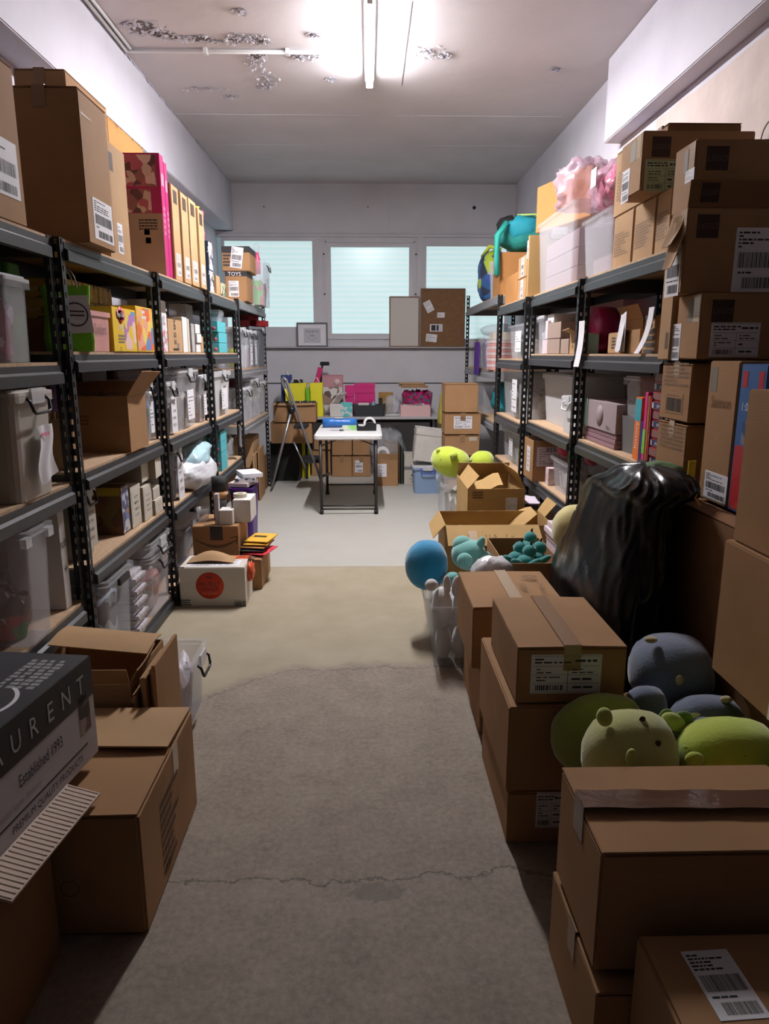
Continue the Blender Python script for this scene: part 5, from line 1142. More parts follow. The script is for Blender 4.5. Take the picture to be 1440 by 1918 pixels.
for i, (a, b, vt, c1, lb, tx) in enumerate(((1194, 1183, 745, [(.75, .18, .03), (.75, .18, .03)], 'orange and teal book spine, first in the upright row by the navy boxes', 'history'), (1198.5, 1194.6, 790, [(.02, .03, .2)], 'short navy book second in the upright row', ''), (1204, 1199, 735, [(.6, .03, .2)], 'tall pink book in the upright row with green and orange bands', 'castles'), (1208.5, 1204.5, 742, [(.35, .12, .03)], 'brown wooden strip standing beside the pink book', ''), (1211.5, 1209, 745, [(.35, .03, .06)], 'thin dark red book beside the stacked navy boxes', 'animals'))):
    e = RE(T3b, a, b, vt, .2, 1.19)
    t, fr = pack(lb, e, mat('spine_%d' % i, c1[0], .5), name='book', cat='book', group='upright books on the third right shelf'); h = e[5] - e[4]; w_ = e[3] - e[2]
    if i in (0, 2): panel(t, fr['-x'], 0, h * (.3 if i == 0 else -.2), w_, h * .35, mat('spine_teal', (.05, .35, .4), .5) if i == 0 else mat('spine_green', (.2, .5, .05), .5), 'printed_band')
    if tx: lettering(t, fr['-x'], tx, 0, -h * .1, w_ * .6, PAPER, 90)
t = thing('folded_card', 'purple and green folded card on top of the upright books', 'card', (1.26, 3.10, T3b + .33)); 
e = RE(T3b, 1244, 1213, 740, .22, 1.20); n_ = 11; y0, y1 = e[2], e[3]; hh = (1.355 - T3b) / n_
for q in (t,): bpy.data.objects.remove(q)
NVB = mat('navy_game_card', (.03, .03, .11), .5); RDB = mat('red_game_tray', (.40, .03, .03), .4)
for i in range(n_):
    z0 = T3b + i * hh; odd = i % 2; dx = rnd.uniform(-.004, .004)
    t, fr = pack('navy and red boxed game in the stack by the kraft pair, %s' % ('at the bottom' if i == 0 else 'at the top' if i == n_ - 1 else '%d%s from the bottom' % (i + 1, {2: 'nd', 3: 'rd'}.get(i + 1, 'th'))), (1.197 + dx, 1.40, y0, y1 - .006, z0, z0 + hh - .0015), RDB, name='game_box', group='stack of boxed games')
    panel(t, fr['-x'], .0, 0, (y1 - y0) * .96, hh * .7, NVB if not odd else mat('clear_tray', (.25, .12, .12), .3), 'printed_panel')
    if not odd: lettering(t, (fr['-x'][0] - X_ * .001, *fr['-x'][1:]), 'puj-stuk', .01, 0, hh * .62, PAPER, sx=.9); panel(t, (fr['-x'][0] - X_ * .001, *fr['-x'][1:]), -(y1 - y0) * .4, 0, .02, hh * .6, PAPER, 'barcode_patch')
# --- second shelf and below
z2 = .53
rtub('clear tub with clip on the second right shelf, farthest bay', z2, 968, 936, 812, .34, 1.135, ('pale green parts in the second shelf tub of the farthest bay', PALEG), 'lines', .2, .5, handles=())
T2b = .552
e = RE(T2b, 1060, 996, 828, .28, 1.10); y8 = depth_of(996, 1.10, T2b)
e8 = (1.10, 1.42, y8, min(y8 + .27, 5.05), T2b, height_of(826, 1.10, y8))
t, fr = carton('open brown carton labelled 8554 jutting from the second right shelf', e8, m=KR, top='open', flaps={}); d_ = t['_dims']
lb_ = ship_label(t, fr['-y'], -.03, .03, .21, .13, style='lines', paper=mat('pinkish_paper_label', (.6, .52, .54), .7)); lettering(t, (fr['-y'][0] - Y_ * .001, *fr['-y'][1:]), '8554', -.03, .075, .045, INK); ship_label(t, fr['-x'], 0, .0, .10, .17, style='hand')
pile('film_bags', 'clear film bags rising out of the carton labelled 8554', 'bags', (1.12, 1.40, y8 + .02, e8[3] - .02, T2b + .02, e8[5] + .05), FILM, .5, seed=3)
e = RE(T2b, 1076, 1026, 874, .22, 1.165)
t, fr = tub('clear tub of ribbon reels and small packs on the second right shelf', e, lid=False, handles=(), taper=.85)
pile('small_packs', 'grey and white small packs in the ribbon tub', 'packs', (e[0] + .035, e[1] - .035, e[2] + .035, e[3] - .035, T2b + .006, T2b + (e[5] - T2b) * .75), mixed('grey_packs', [(.25, .22, .22), (.5, .48, .48), (.35, .3, .28)], 16), .4)
def reel(lb, c, r, w_, m, ax): solo(MB().lathe([(.4 * r, 0), (r, 0), (r, w_), (.4 * r, w_)], axis=ax), 'ribbon_reel', m, lb, 'ribbon', c, group='ribbon reels')
reel('pinkish red ribbon reel leaning on the clear tub rim', (e[0] + .09, e[3] - .08, e[5] + .035), .05, .035, mat('red_satin', (.65, .03, .10), .3, sheen=.4), (-.6, -.5, .6))
reel('dark green ribbon reel in the clear ribbon tub', (e[0] + .08, (e[2] + e[3]) / 2 - .04, e[5] + .03), .045, .04, mat('green_satin', (.0, .12, .05), .25, sheen=.4), (-.3, -.8, .5))
reel('crimson ribbon reel nearest the right middle post', (e[0] + .13, e[2] + .06, e[5] + .03), .045, .04, mat('crimson_satin', (.45, .02, .07), .3, sheen=.4), (.2, -.7, .6))
plain('pink striped packet between the 8554 carton and the ribbon tub', (1.17, 1.30, e[3] + .02, e[3] + .10, T2b, T2b + .11), mixed('pink_stripes', [(.65, .45, .48), (.7, .62, .64)], 40), 'striped_packet', 'packet')
BKT = mat('black_perforated', (.012, .012, .013), .4)
e = RE(T2b, 1150, 1092, 893, .30, 1.22); t = thing('black_basket', 'black perforated plastic basket with a white tag behind the black sack', 'basket', ((e[0] + e[1]) / 2, (e[2] + e[3]) / 2, T2b)); w_, d_2, h_ = e[1] - e[0], e[3] - e[2], .17
mb = MB(); mb.loft([rrect(w_ * .92, d_2 * .92, .02, 0), rrect(w_, d_2, .02, h_), rrect(w_ - .008, d_2 - .008, .02, h_), rrect(w_ * .92 - .008, d_2 * .92 - .008, .02, .004)]); mb.build('basket_body', BKT, t)
mb = MB()
for i in range(22):
    for j in range(7):
        y = -d_2 * .44 + d_2 * .88 * i / 21; z = .02 + .02 * j; xx = -w_ / 2 * (.92 + .08 * z / h_) - .0008
        if abs(y) < .05 and .08 < z < .14: continue
        mb.face([(xx, y + .0035, z - .0035), (xx, y - .0035, z - .0035), (xx, y - .0035, z + .0035), (xx, y + .0035, z + .0035)])
mb.build('perforations', mat('hole_grey', (.12, .12, .12), .6), t); MB().box(-w_ / 2 - .004, -w_ / 2 - .001, -d_2 * .36, -d_2 * .2, .0, .15).build('paper_tag', PAPER, t)
pile('packed_bags', 'clear bags and grey things at the back above the black basket', 'bags', (1.30, 1.58, 3.15, 3.85, T2b + .18, T2b + .30), mixed('grey_film_mix', [(.2, .18, .17), (.4, .38, .37), (.1, .1, .1)], 9), .5) if False else None
# books on the floor in front of the shelf
def fstack(lb, x0, x1, y0, y1, n, dz, cols, rz=0., cat='book', nm_='book', grp='books under the right shelves'):
    z = 0
    for i in range(n):
        j = rnd.uniform(-.008, .008)
        plain(lb % ('lowest' if i == 0 else 'topmost' if i == n - 1 else '%d%s from the floor' % (i + 1, {2: 'nd', 3: 'rd'}.get(i + 1, 'th'))), (x0 + j, x1 + j, y0 - j, y1 - j, z, z + dz - .001), cols[i % len(cols)], nm_, cat, rz, grp); z += dz
    return z
DKB = mat('dark_mauve_book', (.085, .055, .06), .4); DKC = mat('dark_brown_book', (.06, .045, .045), .4); PKPAP = mat('pink_white_paper', (.66, .58, .66), .6)
z = fstack('dark book in the pile nearest the right middle post, %s', 1.03, 1.113, 4.50, 4.85, 12, .036, (DKB, DKC, DKB))
for i in range(2): plain('pinkish white sheet lying on the nearer dark book pile, %s' % ('under', 'over')[i], (1.02 + .01 * i, 1.12 + .01 * i, 4.55 - .03 * i, 4.8 - .03 * i, z + .002 * i, z + .002 * i + .0015), PKPAP, 'paper_sheet', 'paper', rz=.1 - .2 * i)
z = fstack('dark book in the pile before the 8554 carton, %s', .98, 1.09, 5.15, 5.55, 12, .036, (DKC, DKB))
plain('pinkish sheet lying on the book pile before the 8554 carton', (.985, 1.07, 5.2, 5.5, z, z + .0015), PKPAP, 'paper_sheet', 'paper')
fstack('pale pink striped pad in the low pile beside the yellow plush, %s', .98, 1.12, 3.56, 3.80, 16, .031, (PKPAP, mixed('pink_stripes', [(.65, .45, .48)], 40)), .0, 'pad', 'striped_pad', 'striped pads by the right shelves')

# ================================================================== the far end
SILL = WZ0 - .004
def onY(u0, u1, v0, v1, y, dep): 
    a, b = aY(u0, v1, y), aY(u1, v0, y); return (a.x, b.x, y, y + dep, a.z, b.z)
# framed print, whiteboard and cork board on the sill
def board(lb, e, frame_m, face_m, nm_, fw=.018, zb=SILL):
    e = (*e[:4], zb, e[5]); loc, w, d, h = box_ext(*e); t = thing(nm_, lb, 'board' if 'board' in nm_ else 'picture', loc)
    mb = MB(); mb.box(-w / 2, w / 2, -d / 2, d / 2, 0, fw); mb.box(-w / 2, w / 2, -d / 2, d / 2, h - fw, h); mb.box(-w / 2, -w / 2 + fw, -d / 2, d / 2, fw, h - fw); mb.box(w / 2 - fw, w / 2, -d / 2, d / 2, fw, h - fw)
    mb.build('frame', frame_m, t, bevel=.002); MB().box(-w / 2 + fw, w / 2 - fw, -d / 2 + .008, d / 2 - .002, fw, h - fw).build('board_face' if 'board' in nm_ else 'print', face_m, t)
    return t, (Vector((0, -d / 2 + .008, h / 2)), X_, Z_, -Y_)
t, fr = board('grey framed lettered print standing on the window sill', onY(556, 613, 604, 650, 8.765, .02), mat('dark_grey_frame', (.12, .12, .125), .5), PAPER, 'framed_print')
panel(t, fr, 0, -.01, .2, .17, mat('pale_grey_paper', (.50, .50, .53), .7), 'print_field'); f2 = (fr[0] - Y_ * .001, *fr[1:])
lettering(t, f2, 'Fresh & You', 0, .04, .034, INK, sx=.9, shear=.2); lettering(t, f2, 'YARD', 0, -.01, .034, INK, sx=.6)
mb = MB()
for k in range(24):
    if not (k < 4 or k > 19 or True): continue
    a0, a1 = R(180 + 7.5 * k), R(187.5 + 7.5 * k); P = lambda r, a: fr[0] + X_ * (r * math.cos(a)) + Z_ * (r * .75 * math.sin(a) - .02) - Y_ * .002
    mb.face([P(.050, a0), P(.054, a0), P(.054, a1), P(.050, a1)])
mb.build('drawn_shield', GREYINK, t)
board('tall whiteboard with thin wooden frame leaning in the window', onY(729, 786, 555, 652, 8.765, .02), mat('wood_frame', (.22, .14, .09), .5), mat('cream_board', (.56, .52, .47), .5), 'whiteboard', .014)
t, fr = board('brown cork board with four pinned notes, standing on the window sill', onY(787, 872, 540, 652, 8.76, .025), mat('brown_wood_frame', (.17, .10, .06), .5), mat('cork', (.20, .105, .05), .9, var=.25, scale=90), 'cork_board', .014)
c0 = onY(787, 872, 540, 652, 8.765, .03); cx, cz = (c0[0] + c0[1]) / 2, (SILL + c0[5]) / 2
for (u, v, w_, h_, r) in ((803, 574, .09, .13, 28), (826, 590, .09, .06, 0), (817, 614, .15, .085, 0), (808, 633, .13, .09, -6)):
    p = aY(u, v, 8.76); ship_label(t, fr, p.x - cx, p.z - cz, w_, h_, r, style='block' if w_ > .14 else 'lines', name='pinned_note')
# long back table
TY, TZ = 7.95, .705
t = thing('back_table', 'long grey topped table along the end wall, covered in bags and packets', 'table', (.1, 8.3, 0))
MB().box(-.75, .81, TY, 8.66, TZ - .03, TZ).build('tabletop', mat('grey_laminate', (.42, .42, .43), .5), t, world=True, bevel=.006)
for x in (-.70, .76):
    for y in (TY + .05, 8.6): MB().box(x - .014, x + .014, y - .014, y + .014, 0, TZ - .03).build('leg', BLKM, t, world=True)
MB().box(-.7, .76, 8.60, 8.62, TZ - .12, TZ - .03).build('apron', BLKM, t, world=True)
YELB = mat('bright_yellow_paper', (.72, .66, .02), .5, bump=.2, bscale=12); LIME = mat('lime_green_paper', (.16, .50, .02), .5)
def TB(u0, u1, v, y): a, b = across_of(u0, y, TZ), across_of(u1, y, TZ); return a, b, height_of(v, 0, y)
for (u0, u1, v, y, m_, lb, d_) in ((534, 574, 718, 8.12, YELB, 'wide yellow paper bag on the back table behind the step ladder', .12), (581, 605, 717, 8.02, YELB, 'tall crumpled yellow paper bag at the middle of the back table', .1), (573, 581.5, 726, 8.06, LIME, 'narrow lime green bag between the two yellow bags', .09)):
    a, b, z = TB(u0, u1, v, y); bag(lb, (a, b, y, y + d_, TZ + .001, z), m_, handle_m=mat('pale_cord', (.7, .6, .5), .7), hh=.07, belly=1)
a, b, z = TB(528, 548, 702, 8.3); bag('navy blue paper bag behind the wide yellow bag', (a, b, 8.27, 8.38, TZ + .001, z), mat('navy_paper', (.03, .05, .20), .5), handle_m=PAPER, hh=.05)
a, b, z = TB(552, 568, 711, 8.3); plain('black box top behind the wide yellow bag', (a, b, 8.26, 8.36, TZ + .001, z), BLKM, 'black_box')
# magenta tube and a black stand
p = aY(578, 712, 8.3); q = aY(596, 689, 8.3)
t = thing('poster_tube', 'magenta tube leaning out behind the crumpled yellow bag', 'tube', (p.x, 8.32, TZ + .001)); MB().tube([(0, 0, .03), (q.x - p.x + .02, .05, q.z - TZ)], .03, 14).build('tube', mat('magenta_paper', (.50, .03, .13), .45), t)
p = aY(603, 682, 8.45)
t = thing('phone_tripod', 'black phone tripod with clamp head on the back table', 'tripod', (p.x - .03, 8.565, TZ + .001))
for k in range(3): MB().tube([(0, 0, .2), (.1 * math.cos(2.1 * k), .08 * math.sin(2.1 * k), .008)], .008, 6).build('leg', BLK, t)
MB().tube([(0, 0, .18), (.01, 0, .45), (.03, 0, p.z - TZ)], .011, 8).build('column', BLK, t); MB().box(.0, .11, -.02, .02, p.z - TZ - .02, p.z - TZ + .025).build('clamp', BLK, t, bevel=.006)
MAUV = mat('mauve_card', (.42, .16, .2), .5)
a, b, z = TB(605, 643, 702, 8.45)
t, fr = pack('mauve gift set box with pale circle standing at the wall', (a, b, 8.39, 8.46, TZ + .001, z), MAUV, front=mat('dusty_rose', (.48, .25, .28), .5), face='-y', name='gift_set'); o, U, V, N = fr['-y']; MB().lathe([(.001, 0), (.04, 0), (.04, .002), (.001, .002)], o + U * .05 + V * .14 + N * .001, 20, axis=(0, -1, 0)).build('round_print', mat('pale_rose', (.62, .45, .45), .6), t)
a, b, z = TB(606, 642, 725, 8.30); plain('white and brown picture box before the mauve gift set', (a, b, 8.27, 8.36, TZ + .001, z), mixed('white_brown_photo', [(.6, .56, .54), (.3, .2, .16), (.62, .6, .58), (.12, .08, .07)], 14), 'picture_box')
for i in range(4):
    p, q = aY(606 + 3 * i, 770, 8.08), aY(636 + 4 * i, 736, 8.08); solo(MB().tube([(0, 0, .012), (q.x - p.x, .03, q.z - TZ)], .011, 8), 'paper_roll', mixed('silver_rolls', [(.5, .46, .42), (.35, .3, .28), (.6, .58, .56)], 30), 'silver paper roll leaning beside the crumpled yellow bag, %s' % nm[i], 'roll', (p.x, 8.13 + .02 * i, TZ), group='silver paper rolls')
a, b, z = TB(618, 638, 757, 7.99); plain('white cardboard box at the front edge of the back table', (a, b, 7.98, 8.08, TZ + .001, z), KW, 'white_box')
a, b, z = TB(638, 660, 754, 7.99); plain('teal and white striped box beside the white box on the back table', (a, b, 7.98, 8.07, TZ + .001, z), mixed('teal_stripes', [(.12, .5, .5), (.55, .62, .62)], 30, dist=False), 'striped_box')
HP = mat('hot_pink_card', (.62, .03, .20), .45)
for (u0, u1, v, y, z0, dz, lb) in ((647, 663, 722, 8.3, 0, 0, 'hot pink box left of the two on the back table'), (665, 702, 737, 8.34, 0, 0, 'hot pink flat box under another by the wall'), (664, 702, 718, 8.34, 1, 0, 'hot pink box with lid, upper right one by the wall')):
    a, b, z = TB(u0, u1, v, y); zb = TZ + .001 if not z0 else zprev + .002; t = thing('pink_box', lb, 'box', ((a + b) / 2, y + .06, zb), 0, 'hot pink boxes on the back table'); w_ = b - a; h_ = z - zb
    MB().box(-w_ / 2, w_ / 2, -.06, .06, 0, h_ * .6).build('body', HP, t, bevel=.003); MB().box(-w_ / 2 - .003, w_ / 2 + .003, -.063, .063, h_ * .6, h_).build('lid', HP, t, bevel=.003); zprev = z
a, b, z = TB(660, 722, 759, 7.98)
DG = mat('charcoal_plastic', (.035, .038, .042), .45)
t = thing('desk_tray', 'charcoal plastic tray at the front of the back table', 'tray', ((a + b) / 2, 8.09, TZ + .001)); w_ = b - a; MB().loft([rrect(w_ * .9, .19, .02, 0), rrect(w_, .22, .02, z - TZ), rrect(w_ - .008, .212, .02, z - TZ), rrect(w_ * .9 - .008, .182, .02, .005)]).build('tray_body', DG, t)
plain('white box lying tilted in the charcoal tray', ((a + b) / 2 - .12, (a + b) / 2 + .02, 8.04, 8.14, TZ + .012, TZ + .13), KW, 'white_box', rot=(0, .25, 0)) if False else plain('white box standing in the charcoal tray', ((a + b) / 2 - .12, (a + b) / 2 + .0, 8.05, 8.13, TZ + .012, TZ + .145), KW, 'white_box')
solo(MB().lathe([(.028, 0), (.028, .11), (.012, .13), (.012, .15), (.001, .15)]), 'bottle', mat('teal_bottle', (.1, .38, .42), .4), 'teal and white bottle in the charcoal tray', 'bottle', ((a + b) / 2 + .05, 8.09, TZ + .012))
solo(MB().lathe([(.02, 0), (.022, .19), (.001, .19)]), 'black_roll', BLKM, 'black roll standing at the right end of the charcoal tray', 'roll', ((a + b) / 2 + .13, 8.07, TZ + .012))
a, b, z = TB(709, 736, 735, 8.4); plain('gold brown box at the wall behind the charcoal tray', (a, b, 8.38, 8.46, TZ + .001, z), mat('gold_card', (.35, .20, .05), .5), 'gold_box')
a, b, z = TB(720, 748, 735, 8.2); sack('clear wrapped bundle between the gold box and the kraft sheets', ((a + b) / 2, 8.2, TZ), ((b - a) / 2, .09, .12), FILM, n=28, amp=.35, fr=3, seed=3)
solo(MB().tube([(-.1, 0, .014), (.1, .02, .014)], .013, 8), 'wrapped_tube', FRO, 'wrapped clear tube lying right of the charcoal tray', 'tube', (aY(738, 774, 8.0).x, 8.03, TZ))
a, b, z = TB(750, 806, 760, 7.98)
t = thing('pink_tray', 'pale pink open box at the right end of the back table', 'box', ((a + b) / 2, 8.08, TZ + .001)); w_ = b - a; h_ = z - TZ; mb = MB(); mb.box(-w_ / 2, w_ / 2, -.1, .1, 0, .004); mb.box(-w_ / 2, w_ / 2, -.1, -.096, .004, h_); mb.box(-w_ / 2, w_ / 2, .096, .1, .004, h_); mb.box(-w_ / 2, -w_ / 2 + .004, -.096, .096, .004, h_); mb.box(w_ / 2 - .004, w_ / 2, -.096, .096, .004, h_); mb.build('body', mat('pale_pink_board', (.66, .42, .42), .6), t)
pile('tinsel', 'silver tinsel and dotted ribbon heaped in the pale pink box', 'tinsel', (a + .01, b - .01, 7.99, 8.17, TZ + .008, TZ + .16), mixed('silver_dots', [(.5, .5, .5), (.15, .13, .13), (.6, .6, .6), (.25, .12, .1)], 40, .3), .5, seed=4)
a2, b2, z2_ = TB(752, 812, 727, 8.2); pile('sequin_fabric', 'magenta sequined fabric folded on the back table under the kraft sheets', 'fabric', (a2, b2, 8.19, 8.5, TZ + .001, z2_), mixed('magenta_sequins', [(.42, .01, .12), (.5, .02, .18), (.1, .12, .16), (.2, .02, .06)], 35, .4), .35, seed=9, kind=None)
for i in range(4):
    zz = z2_ + .002 + .014 * i; plain('kraft sheet in the stack on the magenta fabric, %s' % ('lowest', 'second', 'third', 'topmost')[i], (a2 + .0 - .03 * (i % 2), b2 - .06 - .02 * i, 8.22, 8.46, zz, zz + .012), KL if i % 2 else KR, 'kraft_sheet', 'sheet', rz=.05 * (i - 1.5), group='kraft sheets on the back table')
YP = mixed('yellow_printed_bag', [(.45, .38, .05), (.5, .42, .07), (.12, .1, .03), (.5, .42, .06)], 14)
sack('yellow printed plastic bag hanging over the right end of the back table', (.86, 7.9, .46), (.09, .13, .26), YP, n=30, amp=.2, seed=5, flat=.9) if False else None
a, b, z = TB(808, 838, 728, 7.9); t = thing('yellow_bag', 'yellow printed sack standing between the back table and the carton stack', 'bag', (.83, 7.76, 0)); MB().ell((0, 0, .5), (.075, .12, .5), n=26, amp=.15, fr=2.5, seed=5, sq=.85, flat=.99).build('bag_body', YP, t)
# white folding table
ya, yb_ = 6.13, 7.12
zt = aY(650, 815, ya).z
xl, xr_ = across_of(587, ya, zt), across_of(716, ya, zt)
t = thing('folding_table', 'small white topped folding table with brown metal legs in the aisle', 'table', ((xl + xr_) / 2, (ya + yb_) / 2, 0))
w_, d_ = xr_ - xl, yb_ - ya
MB().loft([rrect(w_ - .02, d_ - .02, .03, zt - .045), rrect(w_, d_, .04, zt - .035), rrect(w_, d_, .04, zt - .008), rrect(w_ - .016, d_ - .016, .035, zt)]).build('tabletop', mat('white_table_plastic', (.70, .69, .68), .45), t)
LEGM = mat('brown_black_metal', (.035, .028, .026), .4)
hx, hy = w_ / 2 - .055, d_ / 2 - .04
for sy in (-1, 1):
    y = sy * hy
    for sx in (-1, 1):
        l = MB(); l.tube([(sx * hx, y, zt - .045), (sx * hx, y, .0)], .0145, 8); g = l.build('leg', LEGM, t); MB().lathe([(.001, 0), (.019, 0), (.019, .04), (.001, .04)], (sx * hx, y, 0.0005), 10).build('foot', BLKM, g)
    for z in ((.075, .045) if sy < 0 else (.10,)): MB().tube([(-hx, y, z), (hx, y, z)], .008, 6).build('crossbar', LEGM, t)
    MB().tube([(-hx, y, zt - .10), (-hx * .2, y - sy * .22, zt - .05)], .006, 6).build('brace', LEGM, t); MB().tube([(hx, y, zt - .10), (hx * .2, y - sy * .22, zt - .05)], .006, 6).build('brace', LEGM, t)
MB().tube([(-hx - .0, -hy + .02, .33), (-hx + .02, hy - .02, .22)], .012, 6).build('brace', LEGM, t)
ZT = zt + .001
# on the folding table
p = aY(604, 790, 6.75); q = aY(668, 790, 6.75)
t = thing('plastic_roll', 'blue roll of plastic bags on the white folding table', 'roll', ((p.x + q.x) / 2, 6.78, ZT)); L = (q.x - p.x) / 2; MB().tube([(-L, 0, .045), (-L * .5, 0, .047), (L * .5, .01, .045), (L, .01, .043)], .043, 16).build('roll', mat('blue_film', (.03, .16, .48), .3, bump=.4, bscale=20), t); MB().box(-L * .3, L * .2, -.03, .03, .0885, .092).build('white_band', PAPER, t)
plain('green and white packet before the blue roll', (aY(640, 795, 6.5).x, aY(667, 795, 6.5).x, 6.52, 6.64, ZT, ZT + .035), mixed('green_white_print', [(.2, .5, .1), (.6, .65, .55), (.3, .6, .2)], 30), 'green_packet', 'packet')
x0, x1 = aY(668, 796, 6.45).x, aY(705, 796, 6.45).x
t = thing('tape_dispenser', 'black desk tape dispenser with white tape reel on the folding table', 'dispenser', ((x0 + x1) / 2, 6.5, ZT)); w_ = x1 - x0
prof = [(-w_ / 2, 0), (w_ / 2, 0), (w_ / 2, .06), (w_ * .3, .075), (w_ * .05, .075), (-w_ * .15, .035), (-w_ * .42, .04), (-w_ * .48, .075), (-w_ / 2, .06)]
MB().loft([[(x, y, z) for x, z in prof] for y in (.035, -.035)]).build('body', BLK, t, bevel=.004)
MB().lathe([(.03, -.015), (.055, -.015), (.055, .015), (.03, .015)], (w_ * .15, 0, .075), 24, axis=(0, 1, 0)).build('tape_reel', WHT, t) if False else MB().loft([[((w_ * .15) + r * math.cos(a), y, .068 + r * math.sin(a)) for a in [2 * math.pi * k / 28 for k in range(28)]] for r, y in ((.036, -.014), (.056, -.014), (.056, .014), (.036, .014), (.036, -.014))], False, False, sm=False).build('tape_reel', WHT, t)
# scissors
t = thing('scissors', 'small scissors lying on the white folding table', 'scissors', (aY(628, 797, 6.4).x, 6.5, ZT)); MB().box(-.05, .03, -.004, .004, .001, .004).build('blades', CHROME, t); MB().lathe([(.012, 0), (.02, 0), (.02, .006), (.012, .006)], (.05, .014, .001), 14).build('handle', BLK, t); MB().lathe([(.012, 0), (.02, 0), (.02, .006), (.012, .006)], (.05, -.022, .001), 14).build('handle', BLK, t)
# left of the table: black cabinet, two open cartons, step ladder
plain('black cabinet on the floor behind the step ladder', (aY(508, 890, 7.9).x, aY(562, 890, 7.9).x, 7.88, 8.5, 0, .44), BLKM, 'black_cabinet', 'cabinet')
zb = .442; x0, x1 = across_of(505, 7.6, .5), across_of(583, 7.6, .5); z1 = height_of(792, 0, 7.6)
t, fr = carton('wide open brown carton on the black cabinet, lower of two', (x0, x1, 7.70, 7.93, zb, z1), m=KR, top='plain'); zb2 = z1 + .003
x0, x1 = across_of(510, 7.56, .7), across_of(590, 7.56, .7); z2_ = height_of(757, 0, 7.56)
t, fr = carton('open brown carton of magazines behind the step ladder, upper of two', (x0, x1, 7.68, 7.93, zb2, z2_), m=KR, top='open', flaps={'-y': (120, .03)})
for i in range(5):
    xx = x0 + .03 + .085 * i; plain('magazine edge on in the open carton behind the ladder, %s' % ('first', 'second', 'third', 'fourth', 'fifth')[i], (xx, xx + .075, 7.72 + .02 * i, 7.735 + .02 * i, zb2 + .006, z2_ + .02 + .004 * (i % 2)), mixed('bw_magazine', [(.6, .58, .5), (.03, .03, .03), (.55, .53, .45), (.04, .04, .04)], 30), 'magazine', 'magazine', group='magazines in an open carton')
LY = 7.22
def LP(u, v, dy=0): p = aY(u, v, LY + dy); return (p.x, p.y, max(p.z, .008))
t = thing('step_ladder', 'grey folding step ladder with black pivots and yellow label', 'ladder', (-.9, LY, 0))
MB().tube([LP(548, 768), LP(529, 716), LP(527, 710), (*LP(531, 707)[:2], LP(531, 707)[2]), LP(536, 712), LP(566, 800), LP(604, 908)], .014, 8).build('front_rail', CHROME, t, world=True)
MB().tube([LP(546, 765, .36), LP(533, 716, .36), LP(536, 712, .36), LP(566, 800, .36), LP(600, 897, .36)], .014, 8).build('front_rail', CHROME, t, world=True)
MB().tube([LP(529, 712), LP(533, 713, .36)], .013, 8).build('top_bar', CHROME, t, world=True)
for dy in (0, .36): MB().tube([LP(546, 768, dy), LP(509, 912 - dy * 20, dy)], .013, 8).build('rear_leg', CHROME, t, world=True); MB().lathe([(.001, -.02), (.035, -.02), (.035, .02), (.001, .02)], LP(546, 768, dy), 14, axis=(0, 1, 0)).build('pivot', BLK, t, world=True)
p, q = LP(563, 862), LP(600, 872); MB().box(p[0], q[0], LY + .0, LY + .36, p[2] - .03, p[2]).build('tread', BLKM, t, world=True)
p, q = LP(553, 800), LP(566, 806); MB().box(p[0] - .02, q[0] + .04, LY + .02, LY + .34, p[2] - .02, p[2] + .01).build('tread', BLKM, t, world=True)
MB().tube([LP(550, 828), LP(572, 876)], .008, 6).build('stay', CHROME, t, world=True); MB().tube([LP(534, 728, -.017), LP(540, 748, -.017)], .012, 6).build('yellow_label', mat('label_yellow', (.6, .5, .05), .5), t, world=True)
plain('yellow paper bag bottom on the floor behind the ladder treads', (aY(566, 890, 8.1).x, aY(580, 890, 8.1).x, 8.1, 8.2, 0, .42), YELB, 'yellow_bag', 'bag')
# under the back table
for (u0, u1, y, z0, z1, lb, lab) in ((622, 659, 8.13, 0, .245, 'brown carton under the back table, lower left of the four', 0), (660, 694, 8.13, 0, .245, 'brown carton with white label under the back table, lower right', 1), (622, 659, 8.15, .248, .48, 'brown carton under the back table, upper left of the four', 0), (661, 694, 8.15, .248, .47, 'brown carton under the back table, upper right under clear plastic', 0), (584, 619, 8.2, 0, .30, 'brown carton under the back table beside the ladder foot', 0), (588, 619, 8.22, .303, .50, 'brown carton on another under the back table beside the ladder', 0)):
    t, fr = carton(lb, (across_of(u0, y, z0), across_of(u1, y, z0), y, y + .34, z0, z1), m=KR, top='y', group=None)
    if lab: ship_label(t, fr['-y'], -.03, .0, .09, .14, style='ship')
x0, x1 = across_of(703, 7.54, 0), across_of(745, 7.54, 0)
t, fr = carton('open brown carton with label on the floor right of the folding table', (x0, x1, 7.54, 7.85, 0, height_of(862, 0, 7.54)), m=KR, top='open', flaps={'-y': (8, .07)}); ship_label(t, fr['-y'], -.05, .03, .10, .14, style='lines')
z_ = height_of(862, 0, 7.54); t = thing('paper_roll', 'white paper roll on edge in the open carton by the folding table', 'roll', ((x0 + x1) / 2 - .04, 7.66, z_ + .01)); MB().loft([[(r * math.cos(a), y, .045 + r * math.sin(a)) for a in [2 * math.pi * k / 28 for k in range(28)]] for r, y in ((.045, -.03), (.075, -.03), (.075, .03), (.045, .03), (.045, -.03))], False, False).build('roll', PAPER, t)
pile('packing_paper', 'crumpled packing filling the open carton by the folding table', 'packing', (x0 + .01, x1 - .01, 7.55, 7.84, .006, z_ - .03), KD, .3)
sack('large clear plastic bag of brown straw packing under the table corner', (aY(726, 830, 7.95).x + .02, 8.02, .27), (.19, .12, .21), mixed('straw_in_film', [(.45, .40, .36), (.55, .52, .50), (.35, .25, .17), (.6, .58, .58)], 12, .35, bump=.6), n=36, amp=.35, fr=2.6, seed=7) if False else None
